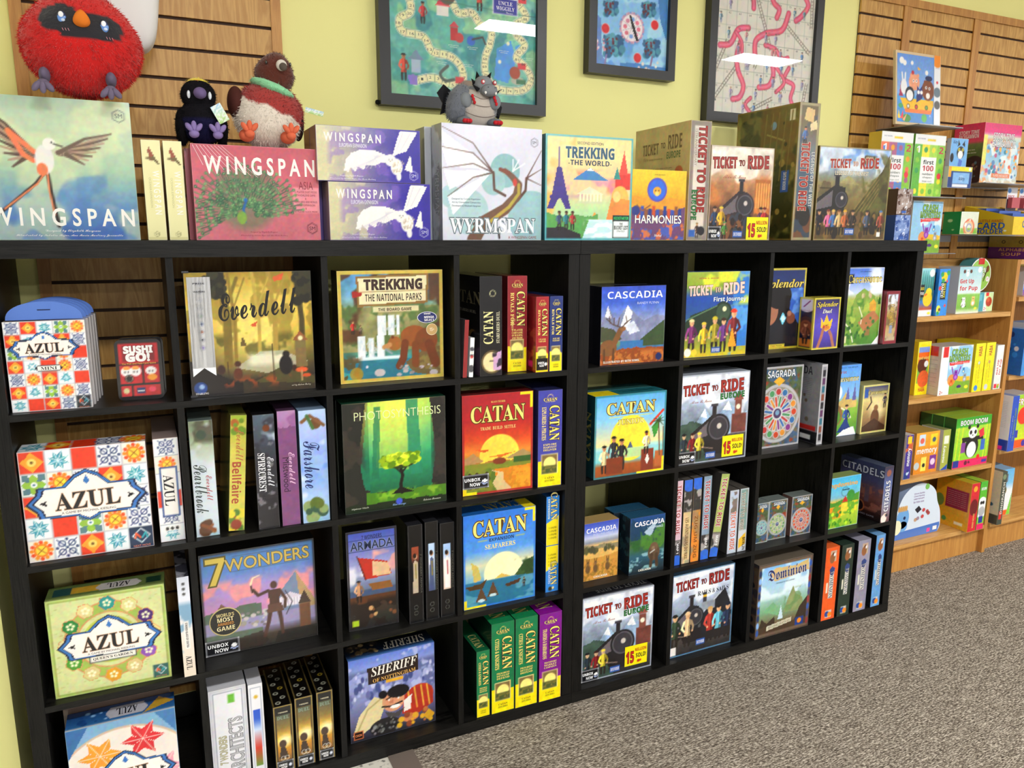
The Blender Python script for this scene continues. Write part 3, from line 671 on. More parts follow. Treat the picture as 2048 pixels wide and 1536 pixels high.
o = B(GB, 1.0530, .022, Y, 2.5, .3, .3, .07, 'pale grey square game box with a brown winged dragon, under the plush dragon', a_wyrm(.3, .3), left=wl, top='cfd3da', side='b4b9c2')
B(GB, 1.034, .102, Y, 2.5, .3, .298, .07, 'pale grey square game box hidden behind the winged dragon box', None, left='7d8288', side='b4b9c2')
o = B(GB, 1.3590, .021, Y, -2, .286, .29, .05, 'teal-edged game box with an iron tower, temple and sphinx', a_trekworld(.286, .29), left='356a78', side='4ea3aa')
sticker(o, 'sticker', .222, .006, .056, .066, a_badge(.056, .066), label='round-bottomed white and green badge')
B(GB, 1.6480, .02, Y, -3, .194, .206, .05, 'small yellow and blue game box with a round blue lion head', a_harm(.194, .206), side='c9a52f')
B(GB, 1.8529, .018, Y, -2, .0778, .356, .3, 'tall cream game box turned spine-out, red vertical title, behind the lion box', a_spine_ttr(.0778, .356), left=a_eurobox_left(.3, .356), top='d5cec2', side='c3ad7c')
o = B(GB, 1.9375, .022, Y, -2.5, .25, .289, .07, 'game box with a dark steam locomotive and passengers in warm brown tones', a_ttr(.25, .289), side='9c8a76')
unbox(o, .05); million(o, .152, 0.001)
B(GB, 2.2925, .025, Y, -2, .0895, .441, .3, 'tallest game box, olive brown western scene, turned spine-out above the others', a_legs_spine(.0895, .441), left=a_legs_left(.3, .441), top='8a8468', side='5c5030')
B(GB, 2.3930, .025, Y, -4, .33, .31, .09, 'large game box with a black steam engine and western townsfolk on the top shelf', a_legends(.33, .31), side='6f6238')
for z, c, c2, lb in ((Y, '34508e', '8ea2cc', 'small wrapped blue card deck, lower of the two by the large western box'), (Y + .0925, '5a4238', 'b3a6a0', 'small wrapped brown card deck on top of the blue one')):
    A = Art(.08, .09, c).nb(c2, 7, .45, 4, .8).r(.2, .3, .8, .7, c2, .7).nb('e6ebf4', 12, .62, 8, .9).r(.35, .05, .65, .14, '3a62ac')
    B(CB, 2.8, .034, z, 0, .08, .09, .045, lb, A, left=c, side=c, cat='card game')

# ------------------------------------------------------------------ row one (upper cells)
def cell(A, i, j, nx, ny, kind, x0=0, y0=0, x1=1, y1=1):
    sx, sy = (x1 - x0) / nx, (y1 - y0) / ny; X0, Y0 = x0 + i * sx, y0 + j * sy; cx, cy = X0 + sx / 2, Y0 + sy / 2; r = sy / 2; kx = r / A.k
    bg = {'s': 'e9edf2', 'r': 'd8452a', 'b': 'eef0f4', 'o': 'f0e9dc', 'g': 'dfe6e2', 'm': 'd9472c'}[kind]
    A.r(X0 + sx * .03, Y0 + sy * .03, X0 + sx * .97, Y0 + sy * .97, bg)
    P = lambda a, rr: (cx + kx * rr * math.cos(math.radians(a)), cy + r * rr * math.sin(math.radians(a)))
    if kind == 's':
        for q in range(8): a = 22.5 + 45 * q; A.p([(cx, cy), P(a - 22, .5), P(a, .92), P(a + 22, .5)], '3f8fa0' if q % 2 else '4c9dad').l([(cx, cy), P(a, .9)], r * .07, 'e9f2f4')
    elif kind == 'm': A.p([P(45 * q + (0 if q % 2 else 0), .92 if q % 2 == 0 else .62) for q in range(8)], 'f3a13c').e(cx, cy, r * .35, 'f7d277').e(cx, cy, r * .12, '6a4a22')
    elif kind == 'b':
        for a in (45, 135, 225, 315): A.ring(*P(a, .55), r * .26, r * .11, '39456e').l([P(a, .2), P(a, 1.1)], r * .09, '39456e')
        for a in (0, 90, 180, 270): A.e(*P(a, .78), r * .13, '39456e')
        A.e(cx, cy, r * .12, '39456e')
    elif kind == 'o':
        for q in range(12): A.e(*P(30 * q, .76), r * .17, 'e2542a' if q % 2 else 'f08a2c')
        A.e(cx, cy, r * .62, 'ef7f28').e(cx, cy, r * .45, 'f8cf4c').l([P(45, .4), P(225, .4)], r * .06, '8a4a1c').l([P(135, .4), P(315, .4)], r * .06, '8a4a1c')
    elif kind == 'g':
        A.p([P(0, .95), P(45, .7), P(90, .95), P(135, .7), P(180, .95), P(225, .7), P(270, .95), P(315, .7)], '93b84c')
        for a in (45, 135, 225, 315): A.p([P(a, .35), P(a - 22, .95), P(a, 1.25), P(a + 22, .95)], '5e7f84')
        A.e(cx, cy, r * .25, 'f2f4f4').e(cx, cy, r * .1, '3d6b8a')
def tiles(A, rows, **k):
    ny = len(rows); nx = len(rows[0])
    A.r(k.get('x0', 0), k.get('y0', 0), k.get('x1', 1), k.get('y1', 1), 'b9bcc2')
    for j, row in enumerate(rows):
        for i, q in enumerate(row): cell(A, i, ny - 1 - j, nx, ny, q, **k)
    return A
def plate(A, cx, cy, w, h, rot=0, sub=None):
    """white name plate with a blue scroll border"""
    def Q(s, dx=0): return [(cx + x * w * s, cy + y * h * s) for x, y in ((-.5, 0), (-.42, .2), (-.4, .36), (-.2, .38), (-.1, .62), (0, .74), (.1, .62), (.2, .38), (.4, .36), (.42, .2), (.5, 0), (.42, -.2), (.4, -.36), (.1, -.38), (0, -.52), (-.1, -.38), (-.4, -.36), (-.42, -.2))]
    A.p(Q(1.13), '1d2440').p(Q(1.08), '3f74b4').p(Q(1.01), '1d2440').p(Q(.97), 'f1ebe6')
    A.p([(cx - .03 * w, cy + .5 * h), (cx, cy + .42 * h), (cx + .03 * w, cy + .5 * h), (cx, cy + .66 * h)], '3f74b4')
    A.t('AZUL', cx, cy + .01 * h, w * .6, h * .46, '17151c', 'f', 'caa98c', rot=1, olw=.03).t('A GAME BY MICHAEL KIESLING', cx, cy - .3 * h, w * .5, h * .06, '5a4440', 's')
    for s in (-1, 1): A.p([(cx + s * w * .44, cy), (cx + s * w * .37, cy + .08 * h), (cx + s * w * .38, cy), (cx + s * w * .37, cy - .08 * h)], '17151c')
    return A
def nextmove(A, x, y, s, bg='1d3350'):
    A.r(x, y, x + s / A.k, y + s, bg); cx, cy = x + s / A.k / 2, y + s * .58; k = s / A.k * .36
    A.l([(cx - k, cy), (cx, cy + s * .34), (cx + k, cy), (cx, cy - s * .34), (cx - k, cy)], s * .05, 'd9e4ea').l([(cx - k * .7, cy - s * .1), (cx - k * .6, cy + s * .12), (cx - k * .1, cy - s * .1)], s * .08, 'e2663c').l([(cx + k * .1, cy - s * .1), (cx + k * .5, cy + s * .12), (cx + k * .7, cy - s * .1)], s * .08, '3fa3ac')
    return A.t('NEXT MOVE', x + s / A.k / 2, y + s * .1, s / A.k * .7, s * .09, 'e08a6a', 's')
TM = ['bmsgo', 'mssmb', 'gomor', 'msrob', 'bomsr', 'msgob', 'srmbb']
def a_mini():
    A = tiles(Art(.158, .2, 'e8e8ec', .0024), TM); plate(A, .47, .7, .78, .23); A.p([(.33, .475), (.36, .44), (.64, .44), (.67, .475), (.64, .51), (.36, .51)], '1d2430').r(.36, .447, .64, .503, 'f4efe8').t('MINI', .5, .475, .2, .034, '201a20', 'f')
    nextmove(A, .8, 0, .145, '24282e'); return A
def hang_tab(o, w, h):
    mb = MB(); n = 22; pts = []
    for i in range(n + 1):
        a = math.pi * i / n; pts.append((w * .5 - math.cos(a) * w * .47, h + .002 + math.sin(a) ** .85 * .04))
    fr = [(x, .012, z) for x, z in pts]; bk = [(x, .015, z) for x, z in pts]
    N = len(fr)
    mb.add(fr + bk, [tuple(range(N))], '5a7fd0'); mb.add(fr + bk, [tuple(range(2 * N - 1, N - 1, -1))], '5a7fd0')
    mb.add(fr + bk, [(i + 1, i, i + N, i + 1 + N) for i in range(N - 1)], '5a7fd0')
    mb.add([(w * .42, .0115, h + .022), (w * .58, .0115, h + .022), (w * .58, .0115, h + .0245), (w * .42, .0115, h + .0245)], [(0, 1, 2, 3)], '1c2a58')
    t = mb.build('hang_tab', ['print'], o); return t
MG = 'small tile-patterned travel boxes with blue hang tabs'
am = a_mini()
for i in range(5):
    if i == 0: o = B(GB, .0408, .022, Z3, -3.5, .158, .2, .03, 'front one of the small tile-patterned boxes with blue hang tabs', am, left='cfc2ba', top='c8b8b0', side='b8b4b4', group=MG); hang_tab(o, .158, .2)
    else:
        o = B(GB, .0420 + i * .0035, .022 + i * .0345, Z3, -3.5, .158, .2, .03, 'small tile-patterned box with blue hang tab behind the front one, row place %s' % ('two', 'three', 'four', 'five')[i - 1], None, left='b8b4b4', side='a8a4a4', group=MG); hang_tab(o, .158, .2)

def tin(x, y, z, yaw, w, h, d, label, front, side='181416', lid=True, group=None):
    r = empty('game_tin', (x, y, z + .0008), math.radians(yaw * .6))
    def rounded(x0, z0, x1, z1, y0, y1, rad, col):
        pts = []
        for cx, cz, a0 in ((x1 - rad, z1 - rad, 0), (x0 + rad, z1 - rad, 90), (x0 + rad, z0 + rad, 180), (x1 - rad, z0 + rad, 270)):
            for k in range(5): a = math.radians(a0 + k * 22.5); pts.append((cx + rad * math.cos(a), cz + rad * math.sin(a)))
        n = len(pts); m = MB(); v = [(p, y0, q) for p, q in pts] + [(p, y1, q) for p, q in pts]
        m.add(v, [tuple(range(n))], col).add(v, [tuple(range(2 * n - 1, n - 1, -1))], col).add(v, [(i, i + n, (i + 1) % n + n, (i + 1) % n) for i in range(n)], col); return m
    m = rounded(0, 0, w, h, .0, .012, .012, side); front.place(m, (.006, -.0004, .006), (1, 0, 0), (0, 0, 1), (0, -1, 0)); m.build('lid', ['steel'], r)
    rounded(.002, .002, w - .002, h - .002, .0125, d, .011, side).build('tin_body', ['steel'], r)
    tag(r, label, 'card game', group); return r
def a_sushi(w, h):
    A = Art(w, h, '171315').r(.02, .62, .98, .98, 'b8262e').r(.1, .66, .9, .95, '7c1c24').r(.02, .26, .56, .59, 'b8262e').r(.6, .26, .98, .59, 'b8262e').r(.02, .03, .27, .22, 'b8262e').r(.31, .03, .98, .22, 'b8262e')
    A.t('SUSHI', .5, .87, .72, .14, 'f6f3f2', 'b', '40121a', off=.05).t('GO!', .48, .73, .6, .16, 'f6f3f2', 'b', '40121a', off=.05).t('The Pick and Pass Card Game', .5, .62, .84, .03, 'e9a23c', 'b')
    A.e(.18, .48, .09, 'f2efec').e(.4, .48, .09, 'f2efec').e(.18, .54, .06, 'f09a4c', q=.5).e(.4, .54, .06, 'f09a4c', q=.5).e(.78, .48, .09, 'f2efec', q=.8).e(.8, .36, .08, 'ef9a3a', q=.7)
    for x in (.14, .22, .36, .44, .74, .82): A.e(x, .47, .012, '2a1c1c')
    A.e(.23, .35, .07, '14100f').ring(.23, .35, .055, .008, 'b9a890').e(.14, .13, .05, 'd9cfa0').r(.4, .07, .6, .18, '2c3a6a').t('GAMEWRIGHT', .5, .12, .18, .03, 'ffffff').e(.78, .14, .06, 'e8506a', q=.8)
    return A
sa = a_sushi(.087, .132)
tin(.2502, .06, Z3, -4, .099, .144, .036, 'red and black tin with cartoon sushi beneath white lettering', sa)
tin(.2560, .100, Z3, -4, .099, .144, .036, 'dark red tin standing right behind the sushi tin', Art(.087, .132, '171315'))

def a_everdell(w, h):
    A = Art(w, h, 'b5963a', .0026).g((0, '231f1e'), (.12, '2e2722'), (.3, '6b5f34'), (.5, 'b49a3c'), (.7, 'd8bc58'), (1, '9d8434'))
    A.e(.52, .55, .3, 'ecd77e', .9, soft=.35).nb('8b7a34', 9, .52, 4, .7, y0=.4).nb('5d5a2c', 8, .5, 9, .8, y0=.25, y1=.5)
    for x, wd, c in ((.3, .07, '7c6a34'), (.36, .03, '8c7638'), (.68, .045, 'a58c46'), (.55, .03, 'b79f52'), (.9, .05, '4a4226')): A.l([(x, .25), (x + .01, .6), (x - .03, 1)], wd, c, taper=wd * .8).l([(x, .7), (x + .1, .95)], wd * .4, c)
    A.p([(.35, .22), (.55, .34), (.75, .34), (.95, .24), (.6, .16)], 'a9a78c').nb('e9e6cc', 12, .5, 5, .8, x0=.45, x1=.8, y0=.22, y1=.34, sx=.4)
    A.p([(.84, .2), (.85, .42), (.93, .42), (.94, .2)], '7a6844').p([(.82, .42), (.885, .5), (.96, .42)], '8b5a3a').e(.89, .44, .02, 'e0d6a8').p([(.4, .4), (.42, .48), (.45, .4)], '6a5a34')
    A.p([(0, 0), (0, .3), (.14, .22), (.34, .1), (.5, .06), (1, .05), (1, 0)], '201a1a').m(.13, .03, '3a3226', 6, 8, .4, 1).p([(.5, .09), (.7, .2), (.9, .18), (1, .1), (1, .05)], '4f4a2c').nb('a5502e', 14, .55, 3, .7, x0=.25, x1=.8, y0=.05, y1=.15)
    A.e(.76, .22, .055, '1e1c1e', q=1.5).e(.765, .31, .03, '26221f').l([(.66, .1), (.655, .4)], .008, '3a2c20').e(.83, .19, .02, '3a2620', q=1.4)
    A.e(.24, .21, .03, '3c2622', q=1.3).l([(.3, .1), (.29, .27)], .006, '3a2c20').e(.37, .17, .035, '5a3426', q=1.4).e(.37, .25, .025, '4a2f24')
    A.e(.89, .17, .05, 'd5643a', q=.45).l([(.89, .16), (.89, .08)], .012, 'b99a70').e(.93, .12, .035, 'c95a34', q=.45).p([(.68, .95), (.78, .99), (.76, .93), (.7, .92)], 'c9603c').p([(.48, .56), (.55, .6), (.53, .55)], 'c9603c')
    A.d(60, .86, .75, 1, 1, .03, ['2a281e', '3c3a26'], 5).d(50, .15, .8, .3, 1, .03, ['2c2a20', '3b3a28'], 7)
    A.t('Everdell', .56, .74, .64, .22, '16130f', 'c', '16130f', olw=.008, off=.004, shear=.0, rot=5).e(.07, .07, .05, '2c4a86').e(.08, .08, .02, '9ab0d8').t('STARLING', .08, .025, .1, .016, 'e8e8e8', 'f').t('art by Andrew Bosley', .88, .04, .16, .02, 'e0d8c0', 'c')
    return A
o = B(GB, .4084, .034, Z3, -1.5, .295, .299, .074, 'golden forest game box with black script title and a white award ribbon', a_everdell(.295, .299), left='1f1d1a', side='232019')
A = Art(.052, .218, 'f1f2f6', .0022)
for i in range(9): A.ring(.5, .93 - i * .088, .026, .004, 'a9adb8').e(.5, .93 - i * .088, .015, ['c9ccd4', '3a3e48', 'c9ccd4', 'd0d4da', '6aa07a', '2f4a80', 'b06a40', '5a5e68', '8a7ac0'][i])
for i, s in enumerate(('PRISE', 'VULTURE')): A.t(s, .5, .93 - i * .088, .5, .016, '333843')
rb = MB(); rb.add([(0, 0, 0), (.026, 0, .02), (.052, 0, 0), (.052, 0, .238), (0, 0, .238)], [(0, 1, 2, 3, 4)], 'f1f2f6')
A.place(rb, (0, 0, .02), (1, 0, 0), (0, 0, 1), (0, -1, 0)); A.T = []
rb.build('award_ribbon', ['print'], o, loc=(.006, -.0016, .050))['label'] = 'white ribbon of award seals'
cp = MB()
for q in ((0, .001), (0, .299)): cp.box(-.003, -.003, q[1] - .001, .012, .02, q[1] + .0035, '3c3c40')
cp.build('corner_guards', ['gloss'], o)
B(GB, .412, .1115, Z3, -1.5, .29, .29, .07, 'dark game box edge behind the golden forest box with the ribbon', None, side='1c1a18')

def a_parks(w, h):
    A = Art(w, h, '7a8a5c', .0026).g((0, '1f5f74'), (.2, '3a8a96'), (.3, '5c7a5a'), (.6, '8fa06c'), (.8, '6fa0bc'), (1, '5a94bc'))
    A.r(0, .28, 1, .68, '8b8a5e').n(.25, 10, 3).nb('4f6a3a', 8, .48, 6, .8, y0=.3, y1=.75).nb('4c3220', 5, .5, 9, .95, y0=.7).nb('5a3a24', 5, .45, 14, .9, x1=.22, y0=.35).nb('5a3a24', 5, .45, 24, .9, x0=.84, y0=.3)
    for x0, x1, y0, y1 in ((.36, .44, .42, .6), (.46, .52, .42, .6), (.54, .57, .42, .6), (.17, .24, .22, .42), (.27, .32, .22, .4), (.35, .42, .22, .42)): A.r(x0, y0, x1, y1, 'e4e9ea').n(.01)
    A.nb('c3d2d8', 30, .55, 4, .7, x0=.36, x1=.57, y0=.42, y1=.6, sx=2.5).nb('c3d2d8', 30, .55, 14, .7, x0=.17, x1=.42, y0=.22, y1=.4, sx=2.5).r(.12, .2, .6, .23, 'dfeaec')
    A.r(.0, 0, 1, .2, '2c7488').nb('4fb0ae', 14, .5, 3, .6, y1=.2, sx=.3).p([(1, 0), (1, .3), (.85, .3), (.62, .16), (.7, .06)], '6a5a38').nb('8a7a44', 16, .5, 8, .7, x0=.66, y1=.3)
    A.e(.71, .4, .13, '8a5228', q=.75).e(.83, .36, .11, '7a4622', q=1).e(.52, .34, .065, '96602e').l([(.47, .33), (.42, .31)], .045, 'b98a5a').e(.5, .4, .015, '6a3c1c').l([(.62, .34), (.6, .2), (.56, .13)], .07, '6a3a1c').l([(.72, .32), (.72, .14)], .07, '74421f').l([(.86, .32), (.92, .14)], .09, '6a3a1c').l([(.43, .29), (.49, .25)], .018, '8a98a0')
    A.e(.37, .08, .05, 'c4b9bc', q=.7).e(.9, .05, .04, 'b8aeb0', q=.7).e(.62, .1, .03, 'a8a2a6', q=.6).e(.25, .14, .012, 'e2e2e6').d(14, .5, .05, .95, .13, .018, ['b9b0b2', '8b8588'], 5, q=.6).person(.13, .44, .12, 'b8302c', 'c79a74', '6a4a30').person(.2, .44, .08, '6a5a4c', 'c79a74')
    A.nb('5a4a2c', 20, .4, 3, .9, x1=.2, y1=.25).e(.15, .08, .06, 'b08a2c', .8)
    A.p([(.17, .95), (.86, .97), (.85, .7), (.18, .68)], '8a6c3c').p([(.19, .93), (.84, .95), (.83, .72), (.2, .7)], 'e5dcb6').l([(.2, .81), (.83, .82)], .006, '8a6c3c').r(.32, .63, .76, .68, 'd9cfa6')
    A.t('TREKKING', .52, .875, .56, .1, '3c2620', 'b', off=.03).t('THE NATIONAL PARKS', .52, .76, .54, .065, '3c2a24', 'b', off=-.01).t('THE BOARD GAME', .53, .652, .32, .028, '3c3020')
    A.p([(.13, .82), (.13, .76), (.22, .78), (.22, .81)], '9c3028')
    return A.border(.032, 'cdb65a').border(.006, 'ddcb7c')
o = B(GB, .7728, .052, Z3, -1.3, .288, .2956, .07, 'yellow-bordered game box with a brown bear fishing below waterfalls', a_parks(.288, .2956), left='4a3c24', side='b9a652')
A = Art(.06, .034, '2a356e').t('WINNER', .5, .8, .3, .16, 'ffffff').t('MENSA', .58, .52, .5, .24, 'ffffff').t('SELECT', .58, .25, .5, .22, 'ffffff').e(.2, .45, .2, 'dfe4f4')
def oval(parent, x, z, w, h, art, label):
    mb = MB(); n = 32; pts = [(x + w / 2 + w / 2 * math.cos(2 * math.pi * i / n), -.0012, z + h / 2 + h / 2 * math.sin(2 * math.pi * i / n)) for i in range(n)]
    mb.add(pts, [tuple(range(n))], art[0]); pts2 = [(x + w / 2 + w * .47 * math.cos(2 * math.pi * i / n), -.0014, z + h / 2 + h * .46 * math.sin(2 * math.pi * i / n)) for i in range(n)]
    mb.add(pts2, [tuple(range(n))], art[1])
    for (s, fx, fz, fw, fh, c) in art[2:]: put_text(mb, np.array((x, -.0016, z)), np.array((1, 0, 0.)), np.array((0, 0, 1.)), np.array((0, -1., 0.)), s, fx * w, fz * h, fw * w, fh * h, c, 'b')
    ob = mb.build('seal', ['gloss'], parent); ob['label'] = label
oval(o, .213, .152, .056, .031, ('e8e8f4', '27306c', ('WINNER', .5, .82, .34, .13, 'ffffff'), ('MENSA', .6, .52, .5, .2, 'ffffff'), ('SELECT', .6, .26, .5, .18, 'ffffff')), 'blue oval award seal')
oval(o, .238, .118, .032, .032, ('e9dcb8', 'c9a468', ('15+', .5, .5, .4, .3, 'f6ecd0')), 'round gold seal')

def vcat(w, h, bg, sub=None, lines=(), art='sun', fs='f6e27a', top=True, yel='f2d71e', yh=.27):
    """narrow spine: small title on top, long vertical title, yellow foot with a small picture"""
    A = Art(w, h, bg).n(.05, 6, 2)
    if yel: A.p([(0, 0), (1, 0), (1, yh * .92), (0, yh)], yel)
    if top: A.ring(.5, .925, .03, .004, fs).t('CATAN', .5, .905, .56, .032, fs, 'f', '3a2410').t('KLAUS TEUBER', .5, .882, .4, .008, fs, 's')
    A.tv('CATAN', .68, .66, .36, .42, fs, 'f', '3a2410')
    if sub: A.tv(sub, .24, .66, .34, .18, fs, 'f')
    A.tv('EXPANSION', .46, .66, .14, .1, '2a2030', 'f')
    for i, s in enumerate(lines): A.t(s, .5, .44 - i * .028, .56, .02, fs, 'f')
    A.r(.14, .13, .84, .34, 'e9dc9a').r(.17, .138, .81, .332, '7d6a44').e(.5, .24, .07, 'f7e58c').r(.17, .138, .81, .22, '4f5a34').nb('8a7a3c', 30, .5, 3, .8, x0=.17, x1=.81, y0=.138, y1=.22)
    return A.t('CATAN', .5, .09, .4, .02, '5a4a1a', 'f').t('STUDIO', .5, .06, .4, .02, '5a4a1a', 'f')
def a_starf_spine(w, h):
    A = Art(w, h, '1a191b').e(.55, .14, .1, 'f6efd2').e(.55, .14, .12, 'c9a864', .4).p([(.6, .22), (.98, .25), (.98, .05), (.6, .05)], 'c8a6c4').nb('2a2430', 14, .5, 3, .9, x0=.55, y1=.25).l([(.45, .15), (.6, .15)], .01, '222222').ring(.58, .83, .03, .006, 'e8dfae')
    return A.tv('CATAN', .38, .49, .33, .44, 'f3e7a0', 'f', rot=90).tv('STARFARERS DUEL', .82, .49, .32, .15, 'd6d0b0', 'f', rot=90)
sl = Art(.28, .2767, '171518').t('CATAN', .55, .78, .95, .13, '6a6248', 'f').t('STARFARERS DUEL', .6, .64, .6, .03, '8a8578', 'f').e(.8, .3, .16, '8a6a40', .9).e(.85, .3, .14, '1c1a20').p([(.8, .25), (1, .3), (1, 0), (.85, 0)], '4a3c4c')
B(GB, 1.152, .006, Z3, -2, .0673, .2767, .28, 'black spine-out game box with vertical cream title and glowing moon', a_starf_spine(.0673, .2767), left=sl, side='171518')
for i, (c, lb) in enumerate((('8a2a2c', 'thin dark red tin propped beside the black spine-out game'), ('ececec', 'thin white picture tin leaning next to the dark red one'))):
    A = Art(.011, .1, c)
    if i: A.d(7, .5, .05, .5, .9, .05, ['b03a3a', '4a4a50', 'd0c4b0'], 3, q=.8)
    oo = carton('game_tin', .012, .16 - .05 * i, .09, A, None, None, None, '5a5558' if i == 0 else 'dddddd', 'steel'); stand(oo, 1.100 + .0185 * i, .005, Z3, 0, lean=3); tag(oo, lb, 'card game')
V1 = vcat(.062, .2745, '8c2a30', 'RIVALS FOR', ('2 PLAYER', 'CARD GAME', 'OF BUILDING', 'AND TRADE')); V1.tv('Deluxe', .3, .5, .12, .2, 'e7c878', 'c')
B(EB, 1.2509, .037, Z3, -2, .062, .2745, .25, 'tall dark red and yellow spine-out box with deluxe script', V1, left='6a2024', side='8c2a30')
sl = Art(.2, .217, '7a2428').r(.1, .72, .7, .95, 'a89c94').d(30, .12, .74, .68, .93, .03, ['5a504c', 'd8d0c4'], 3).nb('b05a3a', 9, .5, 5, .6, y1=.6).r(.75, .06, .9, .14, 'e0417a')
o = B(EB, 1.3214, -.0035, Z3, -.8, .0417, .217, .2, 'short dark red and yellow spine-out box with a black sticker', vcat(.0417, .217, '9c2e34', 'RIVALS FOR', ('2 PLAYER', 'CARD GAME')), left=sl, side='8c2a30')
sticker(o, 'sticker', .002, .006, .036, .034, Art(.036, .034, '0c0c10').t('UNBOX', .4, .62, .55, .2, 'ffffff').t('NOW', .45, .38, .4, .2, 'ffffff').e(.82, .5, .14, 'ffffff'), label='black sticker')
B(EB, 1.3660, -.0035, Z3, -1.2, .0424, .217, .2, 'short navy and yellow spine-out box in the upper cell', vcat(.0424, .217, '2c3a72', 'RIVALS FOR', ('AGE OF', 'ENLIGHTENMENT')), side='2c3a72')

def mountains(A, y, c, snow, seed=3, amp=.18):
    A.m(y, amp, c, seed, 4); A.m(y - .03, amp, snow, seed, 4, a=.5); A.nb(c, 12, .5, seed + 2, .8, y0=y - .25, y1=y + .2); return A
def a_cascadia(w, h, kind=0):
    if kind == 0:
        A = Art(w, h, '3f5fc0').g((0, '7a4a26'), (.15, '96643a'), (.2, '3f6f9c'), (.32, '8aa05a'), (.55, '9aa4c4'), (.8, '4666c4'), (1, '3e56b6'))
        A.p([(0, .5), (.1, .76), (.22, .55), (.4, .76), (.55, .62), (.66, .55), (.85, .62), (1, .6), (1, .3), (0, .3)], '8389a6').p([(.3, .5), (.4, .76), (.48, .66), (.42, .45), (.5, .38)], 'dfe2ec').p([(.06, .62), (.1, .76), (.16, .6)], 'e2e4ee').p([(.5, .56), (.6, .42), (.44, .38), (.4, .5)], 'ccd2de').n(.15, 14, 4).p([(.6, .3), (1, .56), (1, .22), (.62, .22)], '3d4f34').p([(0, .3), (0, .5), (.2, .46), (.34, .32)], '4a4f3a').r(.3, .2, .66, .3, '3f74a6').m(.2, .03, '8a4a24', 7, 9).nb('c07a3c', 20, .5, 3, .8, y1=.18)
        A.e(.12, .22, .13, '7a5636', q=.8).l([(.2, .26), (.3, .44)], .08, '7a5636').e(.34, .46, .045, '8a6340', q=.7).l([(.06, .2), (.06, .05)], .03, '5a3f28').l([(.2, .2), (.2, .04)], .03, '5a3f28')
        for q in ([(.3, .48), (.18, .52), (.08, .6)], [(.2, .52), (.2, .6)], [(.14, .54), (.13, .62)], [(.32, .48), (.4, .54), (.38, .62)], [(.36, .52), (.46, .58)], [(.26, .5), (.28, .6)]): A.l(q, .012, '4a3526')
        A.t('CASCADIA', .52, .89, .86, .09, 'f1f4fb', 'b', off=-.01).t('RANDY FLYNN', .72, .78, .34, .03, 'c9d4f0', 's').t('ILLUSTRATED BY BETH SOBEL', .33, .04, .56, .028, 'f2ead8').e(.92, .07, .05, '1f2c5c')
    elif kind == 1:
        A = Art(w, h, 'd6a75a').g((0, 'a5803e'), (.35, 'cf9f52'), (.6, 'd9b878'), (.66, '8a8f9c'), (.74, 'c5cbe0'), (.85, '6a7cc8'), (1, '3f52ac')).m(.62, .05, '8d8468', 3, 3).m(.52, .06, 'd8b06a', 6, 2).m(.4, .05, 'c5934a', 9, 2).d(22, 0, .5, .9, .58, .03, ['4c4c38', '5c5a3c'], 4, q=1.4).nb('8a6a30', 24, .5, 4, .7, y1=.3)
        for x in (.13, .35, .7): A.e(x, .2, .045, '6a5236', q=1.6).e(x, .3, .03, '7a6040').l([(x - .02, .32), (x - .03, .37)], .015, '4a3a28').l([(x + .02, .32), (x + .03, .37)], .015, '4a3a28')
        A.t('CASCADIA', .5, .87, .86, .08, 'f4f6fc', 'b').t('ROLLING HILLS', .55, .79, .56, .04, 'c9d2f0', 's').t('CASCADIA', .5, .05, .4, .035, 'f6f0e0', 'b')
    else:
        A = Art(w, h, '2c4a52').g((0, '16242c'), (.3, '2f5a6c'), (.5, '3f6238'), (.75, '2a4a5c'), (1, '1f4a82')).p([(0, .6), (.05, 1), (.4, .76), (.55, .6)], '1c3f5a').p([(.4, .72), (.55, .8), (.8, .95), (.6, .62)], 'a9bccc').nb('4c7c34', 7, .48, 5, .9, y0=.4, y1=.85, x0=.3).nb('2e5c30', 8, .45, 15, .9, x1=.3, y0=.4, y1=.65).nb('9cc4cc', 12, .5, 8, .8, y0=.05, y1=.38, sx=.5)
        A.e(.7, .34, .12, '5a4838', q=1.2).e(.7, .44, .08, '6b5642').l([(.62, .1), (.64, .3)], .06, '4a3a2c').l([(.8, .1), (.78, .3)], .06, '4a3a2c').e(.68, .42, .03, '8a745c').l([(.6, .34), (.72, .38)], .02, 'c4c4bc')
        A.t('CASCADIA', .55, .88, .84, .08, 'f4f6fc', 'b').t('LANDMARKS', .72, .79, .44, .04, 'c9e0f0', 's').t('CASCADIA', .45, .06, .36, .035, 'f6f0e0', 'b')
    return A
B(GB, 1.55, .017, Z3, 0, .235, .238, .07, 'blue game box with a deer before snowy mountains, upper cell', a_cascadia(.235, .238), left='15151c', side='1c1f3c')
B(GB, 1.532, .094, Z3, 0, .235, .238, .07, 'dark-sided game box behind the deer and mountains box', None, left='101014', side='15151c')
